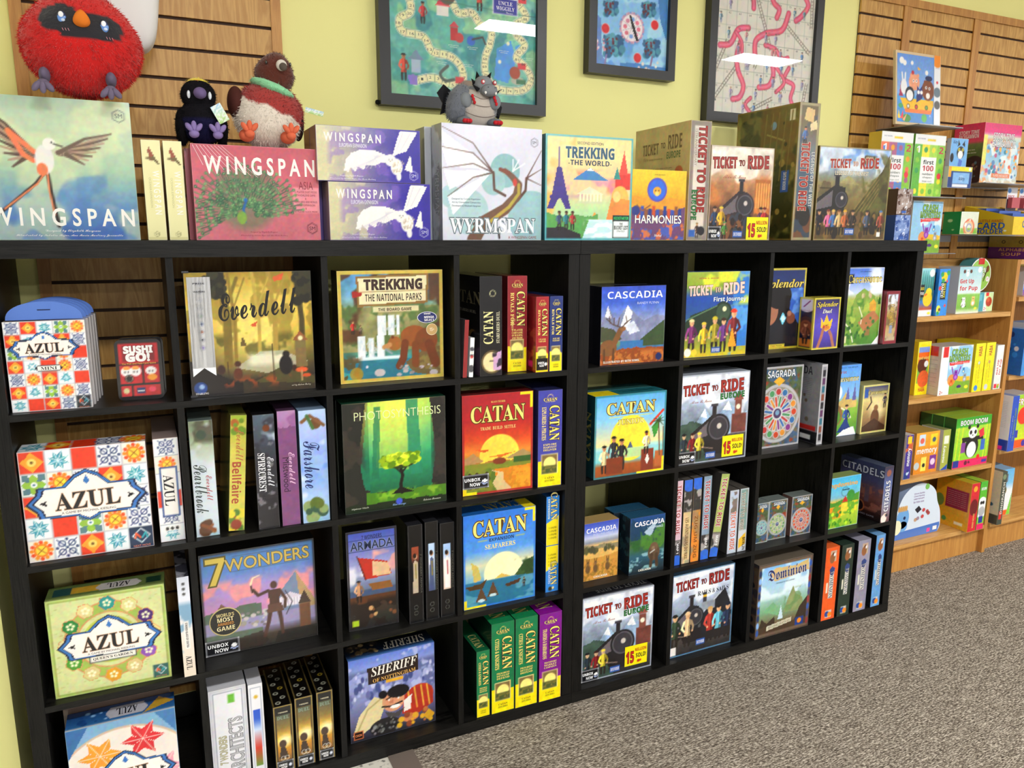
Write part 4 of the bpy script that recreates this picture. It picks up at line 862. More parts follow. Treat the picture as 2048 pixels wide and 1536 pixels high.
def a_firstj(w, h):
    A = Art(w, h, '3a62b0').g((0, 'd8c43c'), (.18, '8c9440'), (.4, '3a5f86'), (.7, '2a4fa0'), (.85, '8fa23c'), (1, '9cae4a')).p([(.72, 1), (1, 1), (1, .1), (.8, .1)], '3f7ec4').nb('6fa8dc', 6, .5, 4, .7, x0=.7).nb('d8dc4a', 5, .5, 9, .9, y0=.78).nb('dbe05a', 4, .4, 19, .9, x0=.6, y0=.6, y1=.72)
    A.p([(.0, .4), (.1, .5), (.55, .62), (.68, .5), (.66, .3), (0, .25)], '2a3a2c').e(.6, .52, .13, '2a3a2e').e(.6, .52, .1, '3f5240').e(.62, .56, .03, 'f3f0c0').l([(.02, .44), (.5, .6)], .012, '6a8a6a')
    for x, hh, c, ht in ((.12, .4, '7a3a6c', 'e0d4a0'), (.31, .36, 'e0bb3c', 'e6c84a'), (.48, .42, 'a5983c', 'c9bb3c'), (.62, .4, '6a3f7a', '3a2820'), (.78, .5, '7a2f34', 'd8402c')): A.person(x, .05, hh, c, 'eab48c', ht)
    A.p([(.7, .1), (.76, .34), (.84, .1)], 'e2a03a')
    ttr(A, .06, .79, .88, .12, 'f4cfc0', '5a1c20'); A.t('First Journey', .7, .67, .52, .07, 'e3f0f4', 'b', '2a4a6a').t('alan r. moon', .35, .93, .3, .03, 'c8604a', 'c')
    return A.r(.44, .04, .58, .11, '3a62ac').t('DAYS OF WONDER', .51, .075, .12, .04, 'e9eefa').e(.07, .06, .05, 'f3ece0').e(.17, .06, .04, 'f0c84a')
B(GB, 1.8714, .033, Z3, -3, .2547, .2752, .07, 'colourful game box with five young travellers before a green locomotive', a_firstj(.2547, .2752), side='2f4a78')
def a_splendor(w, h):
    A = Art(w, h, '20222c').g((0, '1a1a20'), (.4, '20242f'), (.8, '2a3a6a'), (1, '223060')).p([(.5, .3), (.62, .75), (.95, .75), (.98, .3)], '3f66b4').nb('6f9ad8', 6, .5, 3, .8, x0=.6, y0=.35, y1=.85).e(.42, .56, .2, '1b1619', q=1.1).e(.25, .48, .14, 'a8745c', q=1.3).e(.44, .66, .2, '191518', q=.8).l([(.1, .42), (.22, .38)], .015, '5a2c28').e(.2, .54, .015, '111111')
    A.p([(.3, .05), (.5, .35), (.68, .5), (.9, .3), (.95, .05)], '22222a').e(.72, .38, .07, '7a4c3c').e(.68, .44, .035, 'a87a64').p([(.48, .38), (.54, .46), (.62, .38), (.55, .3)], '7fd0ec').p([(.5, .38), (.55, .43), (.6, .38), (.55, .33)], 'd8f4fc')
    return A.t('Splendor', .53, .8, .84, .13, 'e3cd5c', 'i', '3a3010').r(.12, .02, .62, .06, 'ddc84a').t('Cards, Chips, Nobles', .37, .04, .4, .02, '2a2a2a', 's').border(.022, 'cdbb42')
B(GB, 2.2095, .07, Z3, -2, .21, .279, .06, 'dark game box with a cloaked face and glowing gem, yellow edge', a_splendor(.21, .279), side='b9a83a')
def a_duel(w, h):
    A = Art(w, h, '2c2a52').g((0, '3a2c6a'), (.5, '4a3c9a'), (1, '1e1c30')).e(.5, .5, .4, '6a5cc0', .6, soft=.4).p([(.3, .42), (.28, .62), (.4, .52), (.5, .68), (.6, .53), (.74, .6), (.68, .4), (.5, .34)], 'e0b83a').e(.5, .42, .1, 'c9803a', q=.45).l([(.2, .0), (.34, .24), (.4, .4)], .07, 'a5705c').l([(.85, 0), (.72, .26), (.64, .34)], .07, 'a5705c').d(6, .34, .42, .64, .5, .015, ['20202a', 'b03a3a'], 3)
    return A.t('Splendor', .5, .86, .8, .12, 'e6cf4c', 'i', '1c1810').t('Duel', .5, .74, .36, .08, 'f3f0ea', 'i', '1c1810').border(.03, 'd8c848')
dl = Art(.05, .179, '241f38').e(.5, .88, .16, 'e8e0ec').l([(.3, .82), (.7, .94)], .02, '8a3a6a').t('Splendor', .5, .75, .8, .04, 'c9a0b4', 'i').e(.5, .42, .12, 'b3684a', q=1.2).e(.5, .46, .16, '5a3428', .6, q=1.1).r(.1, .05, .9, .2, 'c97a3c').person(.5, .1, .42, '7a4a3a', 'd9a47e', '6a3a2a').border(.03, 'd8c848')
B(GB, 2.3956, -.002, Z3, 0, .1245, .179, .0665, 'purple two-player game box with hands raising a crown', a_duel(.1245, .179), left=dl, top='c9b944', side='c9b944')
def a_carc(w, h):
    A = Art(w, h, '6f9a48').g((0, '4c8034'), (.35, '7f9c44'), (.6, 'a9b45c'), (.68, 'c3cfe0'), (.85, '7c9ad8'), (1, '4a6cc0')).nb('f2f4f8', 4, .45, 4, .9, y0=.66, y1=.9).e(.8, .92, .12, 'f4f6f8', .8, soft=.1).p([(.3, .66), (.5, .74), (.8, .64), (.9, .5), (.2, .5)], '7f9a48').nb('4a7a30', 7, .5, 8, .8, y1=.62).nb('b7c45c', 6, .55, 28, .7, y1=.6)
    A.p([(.4, .3), (.6, .16), (.98, .34), (.8, .46)], 'a8744c').l([(.05, .3), (.2, .22), (.3, .05)], .018, 'e8e4cc').l([(.4, .5), (.5, .38), (.48, .28)], .014, 'e8e4cc').r(.68, .44, .86, .54, 'c9983c').p([(.66, .53), (.77, .6), (.88, .53)], 'd8a83c').d(6, .45, .64, .7, .7, .02, ['a5936c', 'c4b48a'], 4, q=1.6).r(.6, .12, .74, .22, '8a7044').p([(.82, .0), (1, .12), (1, 0)], 'eaeaea').p([(.9, .52), (.94, .66), (.98, .52)], '2c5a2c').d(20, .1, .1, .9, .4, .02, ['2f5a28', '3f6a30'], 6)
    A.r(.02, .8, .2, .92, '1f2640').t('Carcassonne', .5, .86, .9, .1, 'e6d060', 'f', '3a3414').t('KLAUS-JUERGEN WREDE', .5, .95, .3, .015, '24386a', 's')
    return A.r(.02, .04, .12, .13, 'e9dcb0').border(.008, 'd9dde4')
B(GB, 2.56, .018, Z3, -2, .184, .278, .06, 'green landscape game box with winding roads under a blue sky', a_carc(.184, .278), side='d9dde4')
A = Art(.071, .1928, '7c2a34').r(.14, .06, .88, .94, 'b9b0a0').g((.06, 'b8a890'), (.5, 'a8843c'), (.9, 'c9d6f0'), x0=.14, y0=.06, x1=.88, y1=.94).nb('6a5a44', 9, .5, 3, .8, x0=.14, x1=.88, y0=.06, y1=.94).e(.5, .84, .05, 'dfe9fa', q=1.8).r(.4, .2, .62, .4, '8a94a8').tv('CARCASSONNE', .5, .55, .4, .3, 'd8b84a', 'f', '4a3414')
B(EB, 2.7475, -.002, Z3, 0, .071, .1928, .06, 'small maroon-framed game box beside the green landscape game', A, side='6c222c')

# ------------------------------------------------------------------ row two
AZ = ['msrbo', 'gobms', 'msorb', 'srgob', 'obmsb']
def a_azul():
    A = tiles(Art(.2598, .2613, 'e8e8ec', .0024), AZ); plate(A, .5, .52, .86, .34); nextmove(A, .8, .0, .2); return A
at = tiles(Art(.26, .07, 'c0b0b0'), ['smrbo']); at.T = []
B(GB, .0388, .0214, Z2, -2.5, .2598, .2613, .072, 'large square game box covered in orange and blue tiles, name plate in the middle', a_azul(), left='b9aaa8', top=tiles(Art(.26, .07, 'c0b0b0'), ['smrbo']), side='b8a8a4')
A = tiles(Art(.0566, .26, 'e8e8ec', .0024), ['b', 'o', 's', 'r', 'b', 's']); plate(A, .5, .5, .01, .01).r(.2, .25, .85, .72, 'f1ebe6').l([(.2, .25), (.2, .72), (.85, .72), (.85, .25), (.2, .25)], .014, '2c4a80'); A.T = []
A.tv('AZUL', .5, .5, .3, .42, '17151c', 'f').r(.15, .1, .85, .15, 'f4f0ee').e(.3, .125, .015, '202020').e(.5, .125, .015, '202020').e(.7, .125, .015, '202020')
B(GB, .3128, .0269, Z2, 0, .0566, .26, .25, 'tile-patterned game box turned spine-out, vertical title, beside the large tile box', A, left=tiles(Art(.25, .26, 'e8e8ec', .005), AZ), top='b09a94', side='b8a8a4')
def spine(w, h, bands, title, col, f='c', ol=None, sub=None, subc='ffffff', extra=None, seed=3, ty=.5, tl=.5, th=.5, tx=.5):
    A = Art(w, h, bands[0][1]).g(*bands).nb(bands[1][1], 7, .5, seed, .6)
    A.tv(title, tx, ty, tl, th, col, f, ol)
    if sub: A.tv(sub, tx - .34, ty + .1, tl * .6, .2, subc, 'c')
    return extra(A) if extra else A
SG = 'spine-out story game boxes below the golden forest game'
def x1(A): return A.nb('4c4a3a', 7, .45, 9, .9, y0=.8).e(.5, .88, .04, '3c4a3c').d(12, .2, .03, .85, .13, .03, ['8a5a34', '5a3a26'], 3).l([(.3, .1), (.8, .05)], .03, '7a4a2c')
A = spine(.0553, .296, [(0, 'a9c4ce'), (.15, 'c9d4dc'), (.6, 'd3d8de'), (.8, 'a7b49a'), (1, '7c8a6c')], 'Pearlbrook', '2f3c3a', 'c', extra=x1, ty=.42, tl=.42, th=.55, tx=.36); A.tv('Everdell', .7, .42, .22, .26, 'b0545a', 'c')
B(EB, .3935, .0227, Z2, -2.6, .0553, .296, .24, 'pale grey-blue spine-out box with a lighthouse at its top', A, side='6c7a74')
A = spine(.039, .2992, [(0, 'b4bc5c'), (.3, 'c9c060'), (.7, 'c2b85a'), (1, '9cae3c')], 'Bellfaire', 'a8432c', 'b', extra=lambda A: A.d(16, .1, .0, .9, .16, .03, ['8a3f2c', 'd8c84a', '5a7a34'], 4).d(8, .2, .86, .8, .98, .03, ['a5602c', '6a8a2c'], 4), ty=.42, tl=.36, th=.6, tx=.45); A.tv('Everdell', .62, .74, .26, .5, 'b8683c', 'c')
B(EB, .4688, .0273, Z2, 0, .039, .2992, .24, 'narrow yellow-green spine-out box, tilted, with red title', A, side='8a8a3c', lean=4.4)
A = spine(.0524, .2995, [(0, '1c1a1e'), (.3, '2a282e'), (.7, '3a3f4a'), (1, '55626e')], 'SPIRECREST', 'e9e9ee', 'f', extra=lambda A: A.nb('c9d4e0', 7, .55, 9, .8, y0=.7).nb('8a8a90', 16, .62, 3, .7).e(.6, .88, .03, '6a3c24'), ty=.5, tl=.34, th=.34, tx=.3); A.tv('Everdell', .72, .5, .26, .32, 'dfe2ea', 'c')
B(EB, .5408, .0118, Z2, -.5, .0524, .2995, .24, 'black spine-out box with white title and an icy top', A, side='18171a')
A = spine(.0465, .3038, [(0, '4a2c48'), (.2, '8a5c86'), (.6, 'a878a4'), (.8, '9c6c98'), (1, 'b08ab0')], 'Mistwood', '3a2038', 's', extra=lambda A: A.nb('5a2f3c', 14, .5, 3, .8, y1=.2).m(.86, .02, '7c4f78', 3, 6), ty=.45, tl=.3, th=.36, tx=.36); A.tv('Everdell', .68, .5, .28, .34, 'e3b4d8', 'c')
B(EB, .5995, .0124, Z2, -2, .0465, .3038, .24, 'mauve spine-out box between the black and sky-blue ones', A, side='5a3c58')
A = spine(.07, .3005, [(0, '8fb4cc'), (.2, 'a9c4e4'), (.5, '7f9fe0'), (.8, 'a9b9e6'), (1, 'b9cdea')], 'Farshore', '23306a', 'c', extra=lambda A: A.nb('f1f4fa', 5, .5, 9, .8, y0=.2, y1=.9).e(.6, .88, .05, '6a4a30').l([(.1, .9), (.4, .95), (.9, .86)], .03, '7a5a3c').l([(.3, .95), (.5, .84)], .03, '4a6a3c').d(14, .2, .02, .9, .18, .04, ['5a6a34', '8a9a6a', '3f5a4a'], 3), ty=.52, tl=.42, th=.6, tx=.42)
B(EB, .6515, .0082, Z2, 0, .07, .3005, .24, 'sky-blue spine-out box with clouds and a flying creature', A, side='8aa4c4')
def a_photo(w, h):
    A = Art(w, h, '2c2c2a', .0026).p([(.24, 1), (.15, .35), (.2, .2), (.85, .15), (.9, .4), (.84, 1)], '1f6f52').g((.15, '1c5a40'), (.4, '2c8a62'), (.7, '4fae7c'), (1, '8cba5c'), x0=.24, x1=.85, y0=.17, y1=1)
    A.p([(.36, 1), (.3, .4), (.62, .35), (.6, 1)], 'c6d35a', .5).e(.5, .95, .3, 'e4e56a', .9, soft=.5).p([(.6, 1), (.64, .3), (.76, .3), (.72, 1)], '2b7f62', .8).p([(.3, .95), (.26, .3), (.33, .3), (.36, .95)], '236b50', .7)
    A.p([(0, 0), (0, 1), (.22, 1), (.14, .5), (.2, .15), (.35, .1), (1, .12), (1, 0)], '262824').p([(.84, 1), (.9, .5), (.85, .2), (1, .1), (1, 1)], '2b2a28').nb('3c3630', 7, .5, 3, .8, x1=.2).nb('3a3430', 7, .5, 8, .8, x0=.86)
    A.m(.17, .03, '4c7a24', 5, 6, .2, 1).nb('8ab43a', 14, .5, 6, .8, x0=.3, x1=.95, y0=.08, y1=.18).m(.07, .02, '1c2a18', 7, 9)
    A.l([(.55, .14), (.54, .22), (.56, .3), (.54, .38)], .03, '171310').l([(.55, .32), (.47, .4)], .014, '171310').l([(.55, .32), (.62, .4)], .014, '171310').p([(.44, .13), (.54, .2), (.68, .13)], '171310')
    A.e(.54, .43, .15, '2c3a12', q=.42).d(90, .36, .4, .72, .5, .026, ['8fae24', 'b9d034', '5f8418', 'd9e24a'], 5, q=.7)
    return A.t('PHOTOSYNTHESIS', .53, .88, .84, .075, 'e4ecb4', 's', off=-.012).t('blue orange', .52, .03, .13, .03, '8fb4e8', 'c').e(.52, .06, .03, '4a5fc4').t('Hjalmar Hach', .14, .04, .16, .018, 'cfcfc4', 's').t('Sabrina Miramon', .85, .04, .18, .018, 'cfcfc4', 'c')
B(GB, .7651, .0226, Z2, -1.4, .2879, .3037, .07, 'dark green forest game box with a lone glowing tree', a_photo(.2879, .3037), top='1c4a34', side='1f2a22')
B(GB, .7651, .0945, Z2, -1.4, .287, .301, .07, 'dark box edge behind the lone glowing tree game', None, side='1c241f')
def a_catan(w, h, sea=False, jr=False):
    if not sea and not jr:
        A = Art(w, h, 'a5282c', .0026).g((0, '5a4a20'), (.12, 'b07a2c'), (.3, '8a8a34'), (.42, 'd8863a'), (.55, 'c9502c'), (.75, 'a8282e'), (1, 'a02a34'))
        A.e(.52, .38, .21, 'f2cf58').p([(.35, .37), (.6, .39), (.75, .4), (.55, .36)], 'd0702c').p([(.15, .46), (.4, .44), (.3, .42)], 'd0602c').m(.34, .04, 'a9743c', 3, 4).p([(0, .36), (.15, .42), (.3, .33), (0, .3)], 'b0885c').p([(.6, .34), (.85, .42), (1, .36), (1, .3)], 'a58a5c').r(0, 0, 1, .31, '7c8434').nb('4f6a2c', 6, .5, 5, .8, y1=.32).e(.52, .32, .07, '7a3c24', q=.5).r(.72, .29, 1, .35, '3a5a2c')
        A.p([(.45, .24), (1, .26), (1, .0), (.5, 0)], 'c9842c').nb('e0a43c', 22, .5, 3, .7, x0=.5, y1=.25).p([(.38, .24), (.5, .2), (.42, .1), (.5, 0), (.72, 0), (.58, .12), (.58, .2)], 'd3b98a')
        for x in (.1, .2, .34): A.person(x, .06, .16, '4a3424', 'b98a60', '2a2018')
        A.border(.02, 'a5282c').p([(.82, 1), (1, 1), (1, .84), (.96, .84), (.96, .965), (.82, .965)], 'eed830').p([(0, 0), (.2, 0), (.2, .03), (.05, .03), (.05, .1), (0, .1)], 'eed830')
        return catan(A, .8, .76, .16).t('KLAUS TEUBER', .5, .92, .2, .018, 'e9c86a', 'f').t('TRADE  BUILD  SETTLE', .5, .66, .5, .032, 'ecd080', 'f')
    if sea:
        A = Art(w, h, '3f7fd0').g((0, '2f6a84'), (.2, '3a7a94'), (.3, '7fb0c4'), (.45, 'd6d6b0'), (.6, '5f9ade'), (1, '3a78cc')).e(.55, .34, .22, 'f2ecc0').r(0, 0, 1, .28, '2f6f8c').nb('6fa8b8', 9, .5, 3, .7, y1=.28, sx=.5).p([(.42, .28), (.52, .33), (.66, .28)], 'd6b860').p([(.7, .28), (.85, .42), (1, .46), (1, .26)], '3f5a34').nb('2c4426', 10, .5, 6, .8, x0=.7, y0=.26, y1=.46)
        A.p([(.1, .5), (.2, .44), (.24, .3), (.14, .28)], 'c6b468').p([(.02, .24), (.08, .2), (.26, .2), (.32, .3), (.24, .26)], '4a3a24')
        for x, y in ((.24, .1), (.4, .14)): A.p([(x - .08, y - .04), (x, y + .12), (x + .08, y - .04)], '5a4430').e(x, y - .03, .04, 'c8dce0', q=.4)
        A.p([(.56, .2), (.6, .17), (.76, .19), (.8, .24)], '4a3628').person(.84, .14, .1, '3a3430', 'b98a60')
        A.border(.018, '3f7fd0').p([(.84, 1), (1, 1), (1, .84), (.96, .84), (.96, .965), (.84, .965)], 'eed830').p([(0, 0), (.3, 0), (.3, .025), (.04, .025), (.04, .1), (0, .1)], 'eed830')
        return catan(A, .84, .74, .17).t('EXPANSION', .52, .71, .34, .035, '20305c').t('SEAFARERS', .5, .64, .42, .05, 'f2e48c', 'f').l([(.2, .71), (.32, .71)], .006, 'eed830').l([(.72, .71), (.84, .71)], .006, 'eed830')
    A = Art(w, h, '7fb8dc').g((0, '8a4a24'), (.14, 'a0592c'), (.2, '7fc4c8'), (.36, 'b4dcd4'), (.4, 'e9d8a0'), (.7, '8cc4e4'), (1, '62a8d8')).e(.5, .46, .28, 'f4d94c')
    A.p([(.46, .34), (.5, .42), (.54, .34)], '4a5a74').r(0, .22, 1, .34, '8ccccc', .6)
    for x, y, hh, c in ((.14, .06, .34, 'e0cfa0'), (.27, .14, .36, '2c2c34'), (.38, .08, .38, '23232a')): A.person(x, y, hh, c, 'c98a64', '1c1a1c')
    A.r(.17, .04, .4, .24, '7a3c24').r(.66, .03, .84, .3, '7c3a28').p([(.72, .17), (.75, .24), (.78, .17), (.75, .1)], 'e9e4d8').r(.86, .06, 1, .26, 'b0683c').person(.73, .24, .28, 'efe0bc', '8a4c34', '2a2420')
    A.p([(.8, .56), (.95, .72), (.88, .48), (.84, .42)], '3f8a3c').l([(.78, .6), (.96, .76)], .03, 'c9402c')
    A.l([(.93, .2), (.9, .62)], .018, '6a4a34').l([(.98, .2), (.97, .55)], .015, '6a4a34')
    for a in range(0, 360, 45): A.l([(.9, .64), (.9 + .1 * math.cos(math.radians(a)), .64 + .07 * math.sin(math.radians(a)) - .02)], .02, '3a4a30', taper=.006)
    A.border(.02, '2f7a84').p([(.6, 0), (1, 0), (1, .18), (.96, .18), (.96, .03), (.6, .03)], 'eed830')
    return catan(A, .83, .68, .14).l([(.2, .73), (.8, .73)], .005, 'eed830').t('JUNIOR', .5, .66, .38, .07, 'f2e48c', 'f', '8a6a2c')
o = B(GB, 1.1053, .028, Z2, -5, .2205, .2959, .07, 'red game box with yellow title above a golden setting sun', a_catan(.2205, .2959), left='5a1c1e', top='6a1f20', side='7c2226')
unbox(o, .08, 0, .02)
B(EB, 1.3378, .009, Z2, -3.8, .0796, .2943, .25, 'violet-blue spine-out box with yellow foot and tall vertical title', vcat(.0796, .2943, '4a4c9c', 'EXPLORERS & PIRATES', ('EXPLORE', 'HARVEST', 'DELIVER')), left='2c2e5c', top='2c2f5c', side='3a3c7c')
jl = Art(.07, .2618, '1d3c40').tv('CATAN', .5, .5, .6, .4, '8a8244', 'f', rot=90)
jt = Art(.26, .07, '2f7078').r(0, 0, .33, 1, 'e6cf30').t('CATAN JUNIOR', .65, .5, .5, .3, '20484c', 'f')
B(GB, 1.527, .0006, Z2, -.9, .2625, .2618, .068, 'teal-edged game box with young pirates before a yellow sun', a_catan(.2625, .2618, jr=True), left=jl, top=jt, side='2c6a70')
B(GB, 1.519, .072, Z2, -.9, .2625, .2618, .068, 'teal game box edge behind the young pirates box', None, left='16302f', top='2a5a58', side='2c5a60')
o = B(GB, 1.854, .0132, Z2, -2.6, .2812, .2981, .07, 'pale blue-grey locomotive game box with a yellow sticker, second cell from the top', a_eu(.2812, .2981), top='b4bcc8', side='9ca4b0')
unbox(o, .07); million(o, .178, .01)
B(GB, 1.856, .087, Z2, -2.6, .279, .296, .07, 'game box behind the locomotive box of the second row', None, top='7c8088', side='8a9098')
def a_sagrada(w, h, base='b0b0b4', win=1.0, pal=('b8472c', 'c98a3c', '7a3a7c', '3a6a9c', 'a83a3a', '4f8a5c'), y=.42):
    A = Art(w, h, '6a6250').nb('4a5a3c', 8, .45, 4, .9).nb('8c3f2c', 8, .55, 8, .9).nb('3f5a78', 8, .55, 18, .9).n(.2, 20, 3)
    r = .43 * A.k if A.k < .9 else .36
    A.e(.5, y, r * 1.12, base).e(.5, y, r, '8a8478')
    for i in range(16):
        a = math.radians(22.5 * i); X = .5 + r * .82 * math.cos(a) / A.k; Yy = y + r * .82 * math.sin(a)
        A.e(X, Yy, r * .15, 'c9c9cc').e(X, Yy, r * .12, pal[i % len(pal)])
        a += .196; A.l([(.5 + r * .28 * math.cos(a) / A.k, y + r * .28 * math.sin(a)), (.5 + r * .62 * math.cos(a) / A.k, y + r * .62 * math.sin(a))], r * .16, 'c9c9cc').l([(.5 + r * .3 * math.cos(a) / A.k, y + r * .3 * math.sin(a)), (.5 + r * .6 * math.cos(a) / A.k, y + r * .6 * math.sin(a))], r * .09, pal[(i + 2) % len(pal)])
    A.e(.5, y, r * .24, 'c9c9cc').e(.5, y, r * .19, '4a3a5c').e(.5, y + .01, r * .1, '7a9ab8').p([(.38, .82), (.5, .88), (.62, .82), (.5, .76)], 'd8a83c')
    A.t('SAGRADA', .54, .91, .58, .085, 'e4e9ec', 'b', '46525c', off=-.01)
    return A.border(.022, base)
B(GB, 2.2055, .055, Z2, -.3, .222, .2915, .06, 'silver-edged game box with a round stained-glass window', a_sagrada(.222, .2915), side='a8a8ac')
A = Art(.028, .2937, 'b4b4b8').r(.2, .03, .8, .97, '8a8a90')
for i in range(9): A.r(.25, .05 + i * .1, .75, .13 + i * .1, ['2c2c34', '7a4a3c', '3a6a7c', '5a3a5c'][i % 4])
l2 = Art(.2, .2937, '8c8c90').n(.12, 6, 2).t('SAGRADA', .45, .9, .7, .1, '3a3a40', 'b').r(0, .16, .95, .22, 'a8302c').r(0, 0, 1, .15, '1c1c20').r(.6, .04, .85, .1, 'd8d8d8').e(.35, .45, .07, 'c9b88a').e(.35, .45, .04, '8c8c90').e(.45, .3, .07, 'a08a7c').d(12, .1, .25, .8, .6, .03, ['6a5c50', 'b0a49a'], 5)
for i in range(10): l2.t('craft your stained glass masterpiece' if i % 2 else 'drafting dice and building windows', .45, .8 - i * .022, .7, .012, '4a4a50', 's')
B(GB, 2.471, .0126, Z2, 0, .0285, .2937, .2, 'silver game box turned spine-out beside the stained-glass game', A, left=l2, top='8c8c90', side='9c9ca0')
def a_myfirst(w, h):
    A = Art(w, h, '6fa2dc').g((0, '4f8a3c'), (.3, '7fac44'), (.45, '9cbc5c'), (.55, '8fbce4'), (1, '5f9ae0')).e(.3, .62, .12, 'f4f6fa').e(.15, .55, .1, 'f4f6fa').p([(.3, .45), (.5, .52), (.6, .62), (.7, .52), (.95, .5), (.95, .4), (.3, .4)], 'c9b070').p([(.6, .52), (.66, .7), (.72, .52)], '6a6aa0').p([(.8, .5), (.86, .74), (.92, .5)], '6a6aa0').e(.3, .3, .16, '8a6a44').e(.3, .27, .12, '5a8a3c').l([(.5, .4), (.7, .34), (.8, .25)], .02, 'e9e4d0')
    A.person(.66, .1, .34, '2c4a8c', 'e9b890', '3a2820').person(.22, .12, .22, 'b0462c', 'e9b890', 'c9742c').p([(.42, .06), (.66, .26), (.86, .06)], '24407c').p([(.4, 0), (.6, .08), (.9, .12), (1, 0)], 'efefef').r(0, 0, .2, .12, 'e9e9ea')
    return A.t('My First', .32, .9, .5, .06, 'b0564a', 's').t('Carcassonne', .5, .81, .9, .08, 'e2d47c', 'f', '3a4a2c').t('MARCO TEUBNER', .6, .965, .6, .015, '2a4a8a', 's')
B(GB, 2.558, .066, Z2, -.6, .174, .2706, .06, 'bright children\'s game box with a castle and running children', a_myfirst(.174, .2706), side='6a94c8')
A = Art(.139, .1886, '8a7a5c').g((0, '5a4436'), (.4, 'a58a60'), (.7, 'd8c88c'), (1, '3a3f6a')).e(.6, .5, .2, 'efe2b0', .8, soft=.2).e(.52, .3, .12, '6a4a34', q=1.6).e(.54, .52, .06, '8a6448').p([(.0, .12), (.5, .3), (1, .1), (1, 0), (0, 0)], '4a3428').l([(.2, .5), (.35, .64), (.3, .75)], .03, '3a2c28').person(.86, .5, .3, '4a4450', 'c9a080').r(.06, .74, .2, .92, '35589c').t('Carcassonne', .56, .84, .72, .08, 'e4d47c', 'f', '3a3414').border(.035, 'd6cf84')
B(EB, 2.7385, .0527, Z2, -1.6, .139, .1886, .07, 'yellow-framed small game box with a kneeling woman, beside the children\'s castle game', A, top='bdb67a', side='bdb67a')

# ------------------------------------------------------------------ row three
def a_queen(w, h):
    A = Art(w, h, 'c6cc92', .0024).e(.5, .5, .7, 'cdd29c').d(120, .03, .03, .97, .97, .012, ['bcc484', 'b4bd7c'], 4, q=.4).ring(.5, .52, .34, .1, '9cb45c').ring(.5, .52, .39, .012, 'c98a5c').ring(.5, .52, .285, .012, 'c98a5c').e(.5, .52, .24, 'b9bc5a').e(.5, .52, .22, '8fa24c')
    cols = ['2f8a86', 'd3cf94', '4a2a6c', 'd8c98c', '8a5cac', 'cdbf88', 'd09a2c', 'cfc48c', '4f9434', 'd9d0a0', '2c7a3c', 'd9cd94']
    for i, c in enumerate(cols):
        a = math.radians(90 - 30 * i); x, y = .5 + .375 * math.cos(a) / A.k, .52 + .375 * math.sin(a)
        hx = lambda r: [(x + r * math.cos(math.radians(60 * q + 15)) / A.k, y + r * math.sin(math.radians(60 * q + 15))) for q in range(6)]
        A.p(hx(.082), 'cc9468').p(hx(.074), c)
        for q in range(5): b = math.radians(72 * q + 10); A.e(x + .026 * math.cos(b) / A.k, y + .026 * math.sin(b), .013, 'f0f0cc' if i % 2 == 0 else 'f3eccb')
    plate(A, .5, .5, .8, .33).r(.31, .3, .71, .37, '20303a').r(.318, .308, .702, .362, 'efe9df').t("QUEEN'S GARDEN", .51, .336, .34, .032, '20202a', 'f')
    A.border(.03, '8a9c4c').border(.018, 'cfdc8c').border(.008, '8aa05a'); return nextmove(A, .84, .02, .14, '35605a')
qt = Art(.25, .07, '7a8a50').g((0, 'a9b474'), (.2, '5d6b40'), (1, '5d6b40')).r(.05, .25, .2, .8, '2c4a48').r(.2, .3, .45, .75, 'b8943c').p([(.4, .5), (.45, .8), (.75, .8), (.8, .5), (.75, .25), (.45, .25)], 'b9b4b0').t('AZUL', .6, .52, .2, .35, '2a2a30', 'f', rot=180).r(.84, .3, .97, .75, '20382c')
B(GB, .0566, .0266, Z1, -4, .2555, .2498, .075, 'pale green game box ringed with flower hexagons, name plate in the centre', a_queen(.2555, .2498), left='5c6a3c', top=qt, side='8c9a5c')
A = Art(.0284, .2667, 'd9d2c8').g((0, 'dcd0c0'), (.3, 'e3d8cc'), (.8, 'dde0ea'), (1, 'c9cdd8')).nb('5a8aac', 6, .5, 3, .7, y0=.25, y1=.75).nb('c87a9c', 6, .6, 9, .8, y0=.2, y1=.7).nb('d8a04c', 6, .6, 19, .8, y0=.3, y1=.75).r(.3, .28, .7, .56, 'f1ebe6').tv('STAINED GLASS OF SINTRA', .5, .42, .25, .2, '2a2a30').tv('AZUL', .5, .14, .14, .5, '17151c', 'f').e(.5, .93, .014, '333333').e(.5, .88, .014, '333333').e(.5, .83, .014, '333333')
gt = Art(.0284, .24, '3c3c44').nb('a8a8b0', 9, .5, 3, .8)
B(GB, .3392, -.003, Z1, 0, .0284, .2667, .24, 'thin cream spine-out box beside the flower hexagon game', A, top=gt, side='8a8680')
